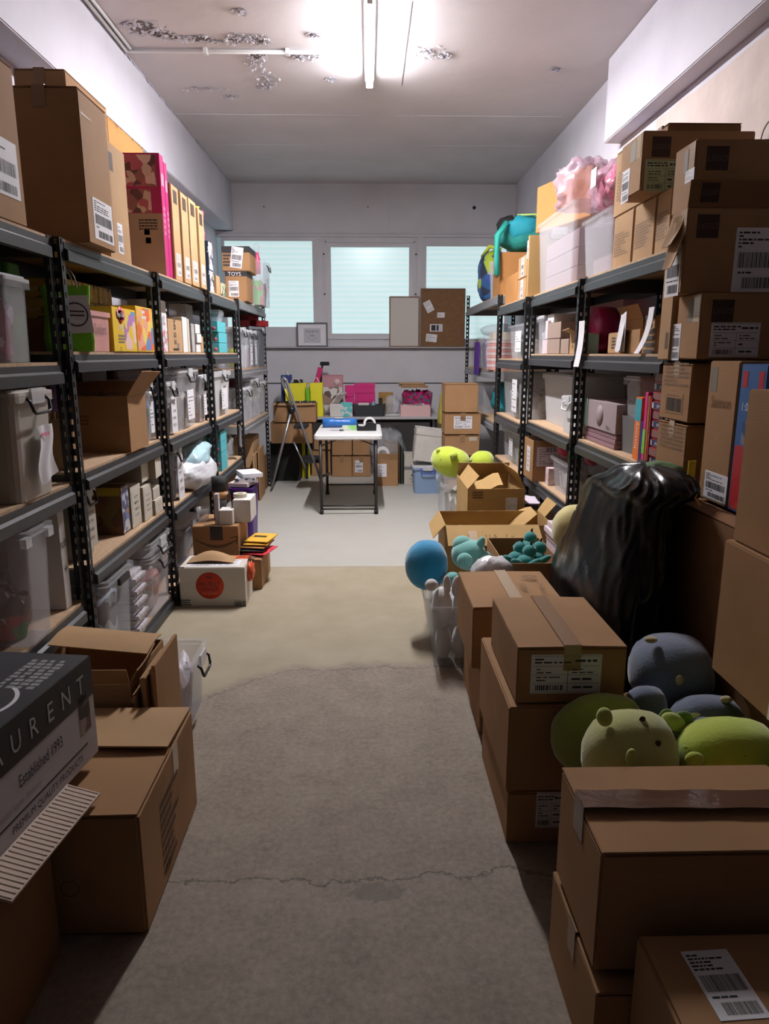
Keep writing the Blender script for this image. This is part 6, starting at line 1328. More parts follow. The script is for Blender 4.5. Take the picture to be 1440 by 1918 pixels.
t = thing('plastic_bag', 'large clear plastic bag of straw packing under the back table corner', 'bag', (aY(726, 830, 8.1).x, 8.12, 0)); MB().ell((0, 0, .30), (.2, .12, .29), n=34, amp=.22, fr=2.6, seed=7, flat=.97, sq=.9).build('film', FILM, t); MB().ell((.02, 0, .22), (.13, .075, .2), n=24, amp=.25, fr=3, seed=3, flat=.97).build('straw', mat('straw', (.30, .20, .12), .9, var=.3, scale=40, bump=1., bscale=60), t)
for i in range(4):
    xx = across_of(747 + 2.5 * i, 7.62, .1); plain('dark folder sheet leaning beside the cream printed carton, %s' % nm[i], (xx, xx + .006, 7.62, 7.92, 0, .44 - .02 * i), (KD, BLKM, mat('green_edge', (.1, .16, .08), .6), BLKM)[i], 'folder', 'folder', group='folders by the cream carton')
x0, x1 = across_of(757, 7.58, 0), across_of(780, 7.58, 0)
t, fr = carton('cream carton with black crown print on the floor by the folders', (x0, x1, 7.58, 7.85, 0, height_of(852, 0, 7.58)), m=KG, top='plain'); lettering(t, fr['-y'], 'Honey', .03, -.10, .035, INK, sx=.8); lettering(t, fr['-y'], 'Hog', .03, -.135, .035, INK, sx=.8); panel(t, fr['-y'], 0, .02, x1 - x0, .035, GREYINK, 'printed_band')
o, U, V, N = fr['-y']; mb = MB(); mb.face([o + U * .01 + V * -.07 + N * .002, o + U * .06 + V * -.07 + N * .002, o + U * .065 + V * -.04 + N * .002, o + U * .048 + V * -.055 + N * .002, o + U * .035 + V * -.035 + N * .002, o + U * .022 + V * -.055 + N * .002, o + U * .005 + V * -.04 + N * .002]); mb.build('crown_mark', INK, t)
x0, x1 = across_of(772, 7.07, 0), across_of(829, 7.07, 0); zc = height_of(873, 0, 7.07)
BLT = mat('bluish_plastic', (.30, .42, .62), .3, trans=.25)
t, fr = tub('bluish clear tub with blue handle under the cream canvas bin', (x0, x1, 7.07, 7.40, 0, zc), m=BLT, handles=('-y',), hm=mat('blue_handle', (.05, .1, .45), .4), taper=.92); 
pile('white_papers', 'white papers inside the bluish tub', 'papers', (x0 + .12, x1 - .03, 7.11, 7.36, .006, zc * .62), PAPER, .2)
p0 = [aY(u, v, 7.1) for u, v in ((771, 872), (828, 874), (832, 815), (776, 802))]
CAN = mat('cream_canvas', (.56, .53, .49), .9, var=.05, bump=.3, bscale=120)
cx_ = (x0 + x1) / 2; t = thing('canvas_bin', 'cream canvas storage bin tilted on top of the bluish tub', 'bin', (cx_, 7.24, zc + .036), rot=(0, R(7), 0)); 
w_ = x1 - x0; h_ = p0[2].z - zc + .02
MB().loft([rrect(w_ * .95, .27, .03, 0), rrect(w_, .29, .03, h_), rrect(w_ - .014, .276, .03, h_), rrect(w_ * .95 - .014, .256, .03, .01)]).build('bin_body', CAN, t)
MB().loft([rrect(w_ + .004, .296, .03, h_ - .06), rrect(w_ + .008, .3, .03, h_ - .03)], False, False).build('seam_band', CAN, t); MB().box(-w_ * .4, w_ * .4, -.1, .1, h_ - .08, h_ - .02).build('packing_film', FILM, t)
# stack of cartons by the far right shelving
y = 6.62; zs = [0, .24, .455, .655, .86, aY(865, 717, y).z]
for i, (lb, u0, u1) in enumerate((('brown carton at the bottom of the tall stack beside the far right shelving', 838, 893), ('brown carton second from the floor in the tall stack beyond the green plush', 836, 893), ('brown carton with a small sticker, middle of the tall stack', 833, 897), ('brown carton with a large white label, second from the top of the tall stack', 833, 900), ('brown carton on top of the tall stack beneath the purple tub', 833, 895))):
    x0, x1 = across_of(u0, y, zs[i]), across_of(u1, y, zs[i]); t, fr = carton(lb, (x0, x1, y + .006 * (i % 2), y + .33, zs[i], zs[i + 1] - .002), m=KR, top='y' if i < 4 else 'x')
    if i == 3: ship_label(t, fr['-y'], .0, .01, .17, .115, style='wide')
    if i == 2: panel(t, fr['-y'], .1, .06, .075, .035, mat('dull_label', (.45, .40, .32), .7), 'sticker')
plain('small brown carton on the floor between the stack and the far shelving', (1.10, 1.32, 6.3, 6.6, .0, .2), KR, 'carton') if False else None
# grey shelving at the far right, lower boards
U4, U3 = URZ[1], URZ[0]
x = 1.13
t, fr = tub('clear tub of purple and pink cloth on the far right grey shelf', (1.09, 1.45, 6.75, 7.35, U4, U4 + .30), handles=(), lid=False, taper=.95)
PUR = mat('deep_purple_cloth', (.07, .012, .20), .8, bump=.4, bscale=20)
pile('cloth', 'purple cloth folded inside the tub on the far right grey shelf', 'cloth', (1.125, 1.40, 7.06, 7.30, U4 + .006, U4 + .27), PUR, .2, kind=None); pile('pink_bits', 'pink and white bits in the purple cloth tub', 'bits', (1.125, 1.40, 6.80, 7.04, U4 + .006, U4 + .25), mixed('pink_white_bits', [(.75, .25, .38), (.65, .55, .55), (.8, .35, .45)], 18, .3), .5)
MB_ = MB(); MB_.ell((0, 0, 0), (.17, .3, .06), n=24, amp=.2, seed=8); solo(MB_, 'film_bag', FILM, 'crinkled clear film lying over the purple cloth tub', 'bag', (1.26, 7.05, U4 + .36))
solo(MB().ell((0, 0, 0), (.13, .2, .04), n=22, amp=.25, seed=2), 'pink_net', mat('pink_net', (.7, .25, .4), .7, bump=.6, bscale=50), 'pink netting under the crinkled film on the purple tub', 'netting', (1.24, 6.95, U4 + .315)) if False else None
plain('purple cloth hanging over the shelf edge by the clear cloth tub', (1.075, 1.088, 7.08, 7.34, U4 - .06, U4 + .25), PUR, 'purple_cloth', 'cloth')
for i in range(10): plain('striped pink box piled on the far right grey shelf, %s' % ('lowest' if i == 0 else 'topmost' if i == 9 else '%d%s from the bottom' % (i + 1, {2: 'nd', 3: 'rd'}.get(i + 1, 'th'))), (1.10, 1.36, 6.42, 6.70, U4 + .026 * i, U4 + .025 + .026 * i), (mat('salmon_card', (.66, .33, .30), .5), mat('white_pink_card', (.68, .58, .58), .5))[i % 2], 'striped_box', group='striped boxes on the far grey shelf')
plain('cream carton on top of the striped box pile at the far right', (1.11, 1.36, 6.45, 6.68, U4 + .262, U4 + .33), KG, 'carton')
t = thing('teal_bag', 'teal bag behind the top carton of the tall stack', 'bag', (1.33, 6.75, U3)); MB().ell((0, 0, .17), (.16, .25, .16), n=26, amp=.15, seed=4, flat=.9, sq=.8).build('bag_body', mat('teal_blue_cloth', (.01, .22, .27), .6), t)
t, fr = tub('clear tub of grey papers on the floor behind the tall carton stack', (1.13, 1.50, 6.45, 7.1, .35, .72) if False else (1.14, 1.5, 7.2, 7.8, U3, U3 + .3)); 
# floor end of the left row: flattened cartons and a purple bin
for i, (u, v, h, ln, lb, rz_) in enumerate(((478, 945, .47, .42, 'flattened kraft carton leaning at the left shelf end, nearest the purple bin', .02), (487, 938, .50, .4, 'flattened brown carton leaning at the left shelf end, second sheet', .03), (492, 925, .36, .38, 'flattened brown carton leaning at the left shelf end, third sheet', .0))):
    p = aZ(u, v, 0); plain(lb, (p.x - .012, p.x, p.y, p.y + ln, 0, h), (KL, KR, KD)[i], 'flat_carton', 'cardboard', rz_, 'flattened cartons', .002)
p = aZ(508, 915, .0); t = thing('flat_carton', 'square of kraft board tilted against the flattened cartons', 'cardboard', (p.x - .08, p.y - .55, 0), rot=(0, R(-22), 0)); MB().box(-.004, .004, 0, .22, .004, .26).build('sheet', KL, t)
for i, (y0, z0, z1, lb) in enumerate(((6.75, 0, .32, 'brown carton on the floor below the far left grey shelving'), (6.77, .322, .62, 'brown carton stacked below the far left grey shelving'))): carton(lb, (-1.42, -1.10, y0, y0 + .4, z0, z1), m=KR if i == 0 else KL, top='y')
carton('open-ended brown carton beyond the flattened sheets at the far left', (-1.02 + .03, -.80 + .03, 7.25, 7.5, 0, .35), m=KR, top='y') if False else None
t = thing('purple_bin', 'deep purple plastic bin with booklets heaped on it at the left shelf end', 'bin', (-.93, 5.25, 0)); PB = mat('purple_plastic', (.06, .012, .16), .4); MB().loft([rrect(.14, .24, .03, 0), rrect(.165, .30, .03, .42), rrect(.18, .32, .03, .42), rrect(.18, .32, .03, .435), rrect(.155, .29, .03, .435), rrect(.13, .23, .03, .005)]).build('bin_body', PB, t)
for i in range(3): plain('white printed booklet heaped on the purple bin, %s' % ('lowest', 'middle', 'topmost')[i], (-1.01 + .02 * i, -.86 + .02 * i, 5.13 + .02 * i, 5.36 + .02 * i, .437 + .032 * i, .467 + .032 * i), (mat('pinkish_booklet', (.6, .48, .46), .6), mixed('booklet_print', [(.66, .64, .68), (.66, .64, .68), (.1, .1, .12)], 40), PAPER)[i], 'booklet', 'book', rz=.3 * i - .2, group='booklets on the purple bin')

# ================================================================== along the aisle, left
# white drinks carton with the round red print
pa, pb = aZ(330, 1135, 0), aZ(460, 1137, 0); yg = (pa.y + pb.y) / 2
hg = height_of(1063, -.9, yg)
t, fr = carton('white drinks carton with a round red ginger print on its front', (max(pa.x, -1.06), pb.x, yg, 4.06, 0, hg), m=mat('white_print_board', (.60, .56, .50), .6, var=.04), top='plain'); d_ = t['_dims']
o, U, V, N = fr['-y']; RD = mat('orange_red_print', (.62, .055, .02), .5)
c = o + U * (.0 + aY(388, 1097, yg).x - (pa.x + pb.x) / 2) + V * (aY(388, 1097, yg).z - hg / 2)
dsk = MB().lathe([(.0001, 0), (.078, 0), (.078, .0012), (.0001, .0012)], c, 40, axis=(0, -1, 0)).build('round_print', RD, t)
for s_, v_, sz, m_ in (('HILLBILLY', .012, .034, INK), ('GINGER', -.018, .036, INK), ('NON ALCOHOLIC', -.046, .013, mat('pale_print', (.7, .4, .3), .6))): MB().text(s_, c + V * v_, U, V, N, sz, lift=.002, sx=.78).build('lettering', m_, dsk)
MB().text('~', c + V * .048, U, V, N, .06, lift=.002).build('drawn_mark', INK, dsk)
ship_label(t, fr['-y'], .15, -.095, .07, .05, style='bar', name='barcode', paper=mat('white_print_board', (.6, .56, .5), .6)); textlines(t, fr['-y'], -.15, -.09, .06, .04, 3, INK); textlines(t, fr['-y'], -.165, .115, .05, .012, 1, INK)
panel(t, fr['+z'], .03, .08, d_[0] * .86, .07, mat('fragile_tape', (.68, .10, .03), .35), 'printed_tape'); lettering(t, (fr['+z'][0] + Z_ * .001, *fr['+z'][1:]), 'FRAGILE  ALPHA', .03, .08, .05, INK)
ship_label(t, fr['+z'], .0, -.04, d_[0] * .8, .11, style='wide')
MB().ell((d_[0] / 2 + .012, .0, hg - .06), (.022, .05, .055), n=16, amp=.35, fr=3, seed=2).build('tape_tatter', mat('fragile_tape', (.68, .10, .03), .35), t)
panel(t, fr['+x'], .05, .08, .12, .09, BLKM, 'hand_hole')
mb = MB(); mb.sheet(lambda p_, q_: Vector((-.13 + .26 * p_, -.07 + .13 * q_, .004 + .055 * math.sin(math.pi * p_) * math.sin(math.pi * min(1, q_ * .9 + .08)))), 8, 6, .003)
solo(mb, 'torn_cardboard', KL, 'curled scrap of pale cardboard on the round printed carton', 'cardboard', (pa.x + .19, 3.95, hg + .003))
# carton with the curved arrow
ya = 4.16; x0, x1 = across_of(361, ya, .1), across_of(449, ya, .1); ha = height_of(986, -.9, ya); y1 = depth_of(481, x1, ha)
y1 = min(y1, ya + .34)
t, fr = carton('brown carton with a curved arrow smile and black tape, behind the round printed one', (max(x0, -1.06), x1, ya, y1, 0, ha), m=KR, top='plain'); d_ = t['_dims']; o, U, V, N = fr['-y']
BT = mat('black_tape', (.015, .015, .018), .3); w_ = .075
MB().slab(o, U, V, N, -w_ * .4, w_ * .6, ha / 2 - .085, ha / 2 + .001, .0003, .0012).build('tape', BT, t); MB().slab(o, U, V, N, -w_ * .4, w_ * .6, -ha / 2, -ha / 2 + .12, .0003, .0012).build('tape', BT, t)
mb = MB(); pt = []; zc_ = aY(404, 1015, ya).z - ha / 2
for i in range(17):
    q = i / 16; x = -.125 + .25 * q; z = zc_ + .02 - .05 * math.sin(math.pi * (q * .92 + .02)); th = .002 + .0075 * math.sin(math.pi * q * .9)
    pt.append((x, z, th))
for a, b in zip(pt, pt[1:]): mb.face([o + U * a[0] + V * (a[1] - a[2]) + N * .001, o + U * b[0] + V * (b[1] - b[2]) + N * .001, o + U * b[0] + V * (b[1] + b[2]) + N * .001, o + U * a[0] + V * (a[1] + a[2]) + N * .001])
for (a, b, c_, d2) in (((.09, .028), (.135, .038), (.135, .030), (.09, .021)), ((.128, .036), (.136, .034), (.128, -.012), (.120, -.008))): mb.face([o + U * q[0] + V * (zc_ + q[1]) + N * .001 for q in (a, d2, c_, b)] if a[0] == .09 else [o + U * q[0] + V * (zc_ + q[1]) + N * .001 for q in (a, d2, c_, b)])
mb.build('arrow_smile', BRINK, t); textlines(t, fr['+x'], -.1, -.03, .04, .1, 5, INK); textlines(t, fr['+x'], -.1, .1, .03, .04, 2, INK)
# on it
zt = ha + .001
x0w, x1w = across_of(392, 4.24, zt), across_of(436, 4.24, zt)
def onb(lb, u0, u1, v, y, dp, m_, nm_='white_box'):
    a, b = across_of(u0, y, zt), across_of(u1, y, zt); return plain(lb, (a, b, y, y + dp, zt, height_of(v, (a + b) / 2, y)), m_, nm_)
onb('small white box at the front edge of the arrow carton', 411, 436, 956, 4.19, .10, KW)
onb('tall narrow white box on end beside the black lidded jar', 403, 410.5, 926, 4.19, .05, mat('pale_grey_card', (.42, .41, .42), .6))
onb('long white box with paper strip at the right of the arrow carton', 437, 470, 937, 4.26, .22, KW)
a = across_of(397, 4.36, zt); 
t = thing('jar', 'tall grinder jar with black lid and orange band on the arrow carton', 'jar', (across_of(413, 4.36, zt), 4.36, zt)); hj = height_of(893, -.8, 4.36) - zt
MB().lathe([(.04, 0), (.04, hj * .5)], n=24).build('jar_body', mat('smoked_glass', (.06, .06, .065), .15, trans=.3), t); MB().lathe([(.042, hj * .5), (.042, hj * .68), (.001, hj * .68)], n=24).build('orange_band', mat('white_orange_band', (.60, .28, .10), .5), t); MB().lathe([(.044, hj * .68), (.046, hj), (.001, hj)], n=24).build('jar_lid', BLKM, t)
t = thing('tape_roll', 'roll of cream masking tape lying on the long white box', 'tape', (across_of(450, 4.36, .5), 4.36, height_of(937, -.7, 4.26) + .001)); MB().loft([[(r * math.cos(a), r * math.sin(a), z) for a in [2 * math.pi * k / 28 for k in range(28)]] for r, z in ((.022, 0), (.042, 0), (.042, .024), (.022, .024), (.022, 0))], False, False).build('roll', mat('cream_tape', (.62, .56, .44), .5), t)
t = thing('clear_cup', 'clear plastic measuring cup at the left of the arrow carton', 'cup', (across_of(381, 4.30, zt), 4.30, zt)); MB().lathe([(.001, 0), (.032, 0), (.042, .085), (.04, .085), (.03, .003), (.001, .003)], n=20).build('cup_body', CLR, t)
# brown carton with padded envelopes
yb0 = aZ(490, 1104, 0).y; x0, x1 = across_of(468, yb0, 0), across_of(491, yb0, 0); hb = height_of(1046, x1, yb0); yb1 = depth_of(517, x1, hb * .5)
t, fr = carton('small brown carton on the floor carrying yellow padded envelopes', (x0 - .06, x1, yb0, min(yb1, yb0 + .38), 0, hb), m=KR, top='y')
EY = mat('yellow_envelope', (.72, .40, .04), .5); ER = mat('red_envelope', (.62, .03, .06), .5); EK = mat('kraft_envelope', (.42, .20, .07), .5)
z = hb + .006
for i, (m_, lb) in enumerate(((ER, 'bright red padded envelope under the yellow ones'), (mat('black_pad', (.02, .02, .02), .5), 'black folder between the red and brown envelopes'), (EK, 'red brown padded envelope second in the pile'), (EY, 'yellow padded envelope under the topmost'), (EY, 'yellow padded envelope with dark address window, topmost of the pile'))):
    mb = MB(); w_, l_ = .15, .21; cx_ = (x0 + x1) / 2 - .03
    top = lambda p_, q_: Vector((-w_ / 2 + w_ * p_, -l_ / 2 + l_ * q_, .004 + .010 * math.sin(math.pi * p_) ** .5 * math.sin(math.pi * q_) ** .5))
    g = MB(); g.grid(top, 8, 8); g.grid(lambda p_, q_: Vector((w_ / 2 - w_ * p_, -l_ / 2 + l_ * q_, 0)), 1, 1); g.loft([[(-w_ / 2, -l_ / 2, 0), (w_ / 2, -l_ / 2, 0), (w_ / 2, l_ / 2, 0), (-w_ / 2, l_ / 2, 0)], [(-w_ / 2, -l_ / 2, .004), (w_ / 2, -l_ / 2, .004), (w_ / 2, l_ / 2, .004), (-w_ / 2, l_ / 2, .004)]], False, False)
    loc = (cx_ + (.04 if i == 0 else .01 * i), yb0 + .16 + .015 * i, z); rz_ = (-.25, -.1, -.2, -.12, -.2)[i]
    t = thing('padded_envelope', lb, 'envelope', loc, rz_, 'padded envelopes on a small carton'); g.build('envelope_body', m_, t)
    if i == 4: MB().box(-.04, .04, -.03, .0, .0145, .0155).build('address_window', BLKM, t)
    z += .016
# ------------------------------------------------------------------ near left
xr_ = -.546
hA = .328
eAx = (-1.10, xr_, 1.488, 2.008, 0, hA)
t, fr = carton('large brown carton on the floor at the lower left, lid flaps shut and scuffed', eAx, m=KR, top='plain', bev=.007); d_ = t['_dims']; W_, D_, H_ = d_
def lidflap(y0, y1, lift, x0=-W_ / 2 + .004, x1=W_ / 2 - .004):
    m2 = MB(); m2.sheet(lambda p_, q_: Vector((x0 + (x1 - x0) * p_, y0 + (y1 - y0) * q_, H_ + .0045 + lift * (1 - q_) + .002 * math.sin(6 * p_))), 8, 4, .004); m2.build('flap', KR, t)
lidflap(-D_ / 2 + .003, D_ * .06, 0)
m2 = MB(); m2.sheet(lambda p_, q_: Vector((-W_ / 2 + .004 + (W_ - .008) * p_, D_ * .02 + D_ * .475 * q_, H_ + .007 + (.026 - .012 * p_) * (1 - q_))), 8, 4, .0045); m2.build('flap', KL, t)
for yy in (.12, .17, .06): m3 = MB(); m3.box(-W_ / 2 + .02, W_ / 2 - .02, yy, yy + .0015, H_ + .0, H_ + .001)
textlines(t, fr['+x'], -.02, -.02, .17, .22, 8, BRINK, rot=0); panel(t, fr['+x'], .06, .12, .05, .09, TAPEC, 'tape'); textlines(t, fr['+x'], -.06, -.12, .06, .03, 2, BRINK)
o, U, V, N = fr['-y']
for k in (0, 1): MB().loft([[o + U * (.03 + .07 * k + r * math.cos(a)) + V * (-.03 + r * math.sin(a)) + N * .001 for a in [2 * math.pi * q / 24 for q in range(24)]] for r in (.020, .0225)], False, False).build('ring_mark', BRINK, t)
# black and white carton lying on it
rzL = R(-7.2); pc = aZ(187, 1417, hA + .02)
Lw, Ll, Lh = .355, .64, height_of(1238, pc.x, pc.y) - hA - .02
cl_ = Vector((pc.x, pc.y, 0)) - Matrix.Rotation(rzL, 3, 'Z') @ Vector((Lw / 2, Ll / 2, 0))
WPB = mat('grey_white_print_board', (.46, .44, .45), .6, var=.05); BPB = mat('black_print_board', (.045, .045, .05), .5, var=.15)
t = thing('bakery_carton', 'black and white printed bakery carton with white serif letters, lying at the left edge', 'box', (cl_.x, cl_.y, hA + .036), rzL)
MB().box(-Lw / 2, Lw / 2, -Ll / 2, Ll / 2, 0, Lh).build('body', WPB, t, bevel=.004); fr = faces(Lw, Ll, Lh)
panel(t, fr['+z'], 0, 0, Lw - .006, Ll - .006, BPB, 'black_top'); panel(t, fr['+x'], 0, Lh * .31, Ll - .004, Lh * .38, mat('black_band', (.02, .02, .022), .5), 'black_band'); panel(t, fr['+y'], 0, Lh * .3, Lw - .004, Lh * .38, mat('black_band', (.02, .02, .022), .5), 'black_band')
f2 = (fr['+x'][0] + X_ * .001, *fr['+x'][1:]); SIL = mat('silver_print', (.42, .42, .43), .5)
for i, ch in enumerate('LAURENT'): lettering(t, f2, ch, Ll / 2 - .062 - .066 * (6 - i), Lh * .30, .068, SIL, sx=.82)
lettering(t, fr['+x'], 'Established 1993', .075, -.012, .042, BRINK if False else INK, sx=.62); panel(t, fr['+x'], -.02, -Lh * .30, Ll * .9, .004, INK, 'printed_rule')
lettering(t, fr['+x'], 'PREMIUM QUALITY PRODUCTS', .095, -Lh * .39, .026, INK, sx=.80); lettering(t, fr['+x'], 'Artisan Style  Bakery', -.02, -Lh * .22, .02, mat('pinkish_print', (.35, .25, .26), .6)); 
panel(t, fr['+x'], Ll / 2 - .052, Lh * .005, .05, .10, mixed('dark_photo', [(.05, .03, .03), (.12, .08, .07), (.03, .02, .02), (.3, .24, .22)], 30), 'picture')
mb = MB(); o, U, V, N = fr['+z']
for k in range(30):
    a0, a1 = R(-100 + 5 * k), R(-95 + 5 * k); P = lambda r, a: o + U * (r * 1.0 * math.cos(a) + .02) + V * (r * .85 * math.sin(a) + .05) + N * .0014
    mb.face([P(.112, a0), P(.122, a0), P(.122, a1), P(.112, a1)])
mb.build('white_ring', PAPER, t); lettering(t, (o + N * .0005, U, V, N), 'Certified', .05, .05, .04, PAPER, 150); 
for k in range(5): textlines(t, (o + N * .0005, U, V, N), .06 + .025 * k, .20, .004 + .016, .16, 9, SIL, th=.35) if k < 4 else None
for k in range(10): mb = MB(); mb.box(-.19 + .012 * k, -.184 + .012 * k, Ll / 2 - .07, Ll / 2 - .01, Lh + .0009, Lh + .0014); mb.build('stripe', SIL, t)
o, U, V, N = fr['+x']
mb = MB(); D2 = (X_ * .97 - Z_ * .22).normalized(); o2 = o - V * (Lh / 2 - .004)
mb.sheet(lambda p_, q_: o2 + U * (-.19 + .35 * p_) + D2 * (.085 * q_) - Z_ * .002, 10, 3, .006)
corr = mat('flute_board', (.56, .44, .36), .8, var=.05); mb.build('open_flap', corr, t)
mb = MB()
for k in range(26): a = -.185 + .34 * k / 25; q0 = o2 + U * a + D2 * .006 + Z_ * .0035; q1 = o2 + U * a + D2 * .083 + Z_ * .0035; mb.tube([q0, q1], .0028, 5)
mb.build('flutes', corr, t)
carton('dark carton on the floor in the bottom left corner under the bakery carton', (-1.12, -.735, .70, 1.44, 0, .355), m=KD, top='plain')
# open carton behind with folded sheets and a tub
eC = (-1.09, -.745, 2.06, 2.42, 0, .385)
t, fr = carton('open brown carton with dark inside and flaps out, behind the bakery carton', eC, m=KR, top='open', flaps={'+x': (20, .05, .0, .6), '-y': (12, .06)}, inner=KR)
mb = MB(); mb.sheet(lambda p_, q_: Vector((-.165 + .33 * p_, .02 + .17 * q_ - .0 * p_, .40 + .035 * (1 - p_) + .01 * math.sin(3 * q_))), 6, 4, .004); mb.build('flap', KL, t)
for i in range(5):
    x = -.735 + .016 * i; plain('folded corrugated sheet standing by the open dark carton, %s' % ('first', 'second', 'third', 'fourth', 'fifth, nearest the aisle')[i], (x, x + .012, 2.04 + .03 * (i % 2), 2.30, 0, (.36, .40, .415, .43, .455)[i]), (KR, KL, KR, KL, KR)[i], 'cardboard_sheet', 'cardboard', group='folded cardboard sheets by the open carton')
x1 = -.655; t, fr = tub('small clear tub with black handle and white papers, behind the folded sheets', (-.99, x1, 2.46, 2.74, 0, .255), lid=False, handles=('+x',), rim=.016)
pile('printed_papers', 'white printed papers and dark bags heaped in the small clear tub', 'papers', (-.95, x1 - .04, 2.50, 2.70, .006, .27), mixed('white_dark_papers', [(.65, .62, .66), (.65, .62, .66), (.08, .06, .06), (.6, .5, .5)], 14), .5, seed=3)

# ================================================================== along the aisle, right
# nearest: three cartons
e3 = (.425, .90, 1.10, 1.425, 0, .222)
t, fr = carton('brown carton on the floor under the big taped one at the lower right', e3, m=KR, top='x'); d_ = t['_dims']; ship_label(t, fr['-y'], .02, .0, .065, .13)
z0 = .228
pf = aZ(1120, 1590, .50); pbk = aZ(1058, 1430, .50)
e2 = (pf.x + .008, pf.x + .47, pf.y, pbk.y, z0, .50)
t, fr = carton('big brown carton with a band of shiny brown tape across its lid, lower right', e2, m=KR, top='x', tape=False, bev=.006); d_ = t['_dims']; W_, D_, H_ = d_
mb = MB(); TP = mat('shiny_brown_tape', (.10, .045, .025), .16, spec=.7, bump=.2, bscale=14)
mb.sheet(lambda p_, q_: Vector((-W_ / 2 - .001 + (W_ + .002) * p_, -.028 + .06 * q_ - .012 * p_, H_ + .0075 + .0012 * math.sin(20 * p_ + 3 * q_))), 20, 3, .0008); mb.box(-W_ / 2 - .0016, -W_ / 2 - .0004, -.028, .032, H_ - .075, H_ + .006); mb.build('tape', TP, t)
e1 = (.487, .93, .66, 1.092, 0, .352)
t, fr = carton('low dark brown carton with tilted shipping label at the bottom right corner', e1, m=KR, top='plain', bev=.006)
pl = aZ(1355, 1842, .352); lx, ly = pl.x - (e1[0] + e1[1]) / 2, pl.y - (e1[2] + e1[3]) / 2
ship_label(t, fr['+z'], lx, ly, .085, .135, 3)
# stack with the wide white label
yF = 1.80
zA = aY(967, 1204, yF).z; zB = aY(965, 1318, yF).z
x0, x1 = across_of(967, yF, .5), across_of(1170, yF, .5)
yFb = aZ(922, 1112, zA).y
t, fr = carton('brown carton with wide white address label on top of the right aisle stack', (x0, x1, yF, yFb, zB, zA - .005), m=KR, top='y'); d_ = t['_dims']; ship_label(t, fr['-y'], -.015, -.0, .195, .115, style='wide')
x0b = across_of(955, yF, .3)
t, fr = carton('brown carton in the middle of the right aisle stack, turned out a little', (x0b - .01, x1 - .03, yF - .015, yFb + .1 - .02, .179, zB - .004), m=KR, top='plain')
t, fr = carton('brown carton with square barcode label at the bottom of the right aisle stack', (.395, .395 + .40, yF - .0, yFb + .05, 0, .175), m=KR, top='y'); d_ = t['_dims']; ship_label(t, fr['-y'], -.075, .02, .085, .115, style='wide')
# stack behind it
yG = 2.415
zA2 = aY(886, 1131, yG).z; zB2 = aY(884, 1253, yG).z; x0 = across_of(886, yG, .5); yGb = aZ(866, 1065, zA2).y
t, fr = carton('brown carton with taped lid and faint oval stamp, second stack along the right aisle', (x0, x0 + .345, yG, yGb, zB2, zA2 - .005), m=KR, top='y', tape_m=TAPEC); d_ = t['_dims']
mb = MB(); o, U, V, N = fr['+z']
for r in (.010, .016, .022, .028): mb.loft([[o + U * (.10 + q * math.cos(a)) + V * (.10 + q * .7 * math.sin(a)) + N * .005 for a in [2 * math.pi * k / 24 for k in range(24)]] for q in (r, r + .003)], False, False)
mb.build('oval_stamp', BRINK, t); lettering(t, (o + N * .004, U, V, N), '6003', .05, -.02, .035, BRINK, 90); lettering(t, (o + N * .004, U, V, N), 'ROAD', .12, -.02, .03, BRINK, 90)
t, fr = carton('brown carton at the bottom of the second stack along the right aisle', (.41, .752, yG - .005, yGb + .02, 0, zB2 - .004), m=KR, top='y')
# soft toys
def vel(n_, c): return mat(n_, c, .85, var=.10, scale=7, sheen=.6, bump=.12, bscale=120)
LIMEP = vel('lime_velour', (.42, .52, .10)); BLUEG = vel('slate_blue_velour', (.13, .165, .24)); SKY = vel('sky_blue_velour', (.012, .27, .52)); MINT = vel('mint_velour', (.18, .50, .46)); WHV = vel('white_velour', (.68, .66, .65)); DTEAL = vel('deep_teal_velour', (.015, .24, .23)); PALEY = vel('pale_yellow_velour', (.70, .60, .25)); LEAF = vel('leaf_green_velour', (.10, .20, .02)); BRT = vel('bright_lime_velour', (.50, .62, .05)); TAN = vel('tan_velour', (.52, .42, .22))
def toy(lb, loc, r, m, parts, rot=(0, 0, 0), amp=.04, seed=0, sq=.92, nm_='soft_toy', grp=None):
    t = thing(nm_, lb, 'soft toy', loc, 0, grp, rot); MB().ell((0, 0, 0), r, n=32, amp=amp, fr=1.6, seed=seed, sq=sq).build('body', m, t)
    for (pn, c, rr, rt, pm) in parts: MB().ell(c, rr, rt, n=18).build(pn, pm, t)
    return t
def rel(u, v, y, c): p = aY(u, v, y); return (p.x - c[0], p.y - c[1], p.z - c[2])
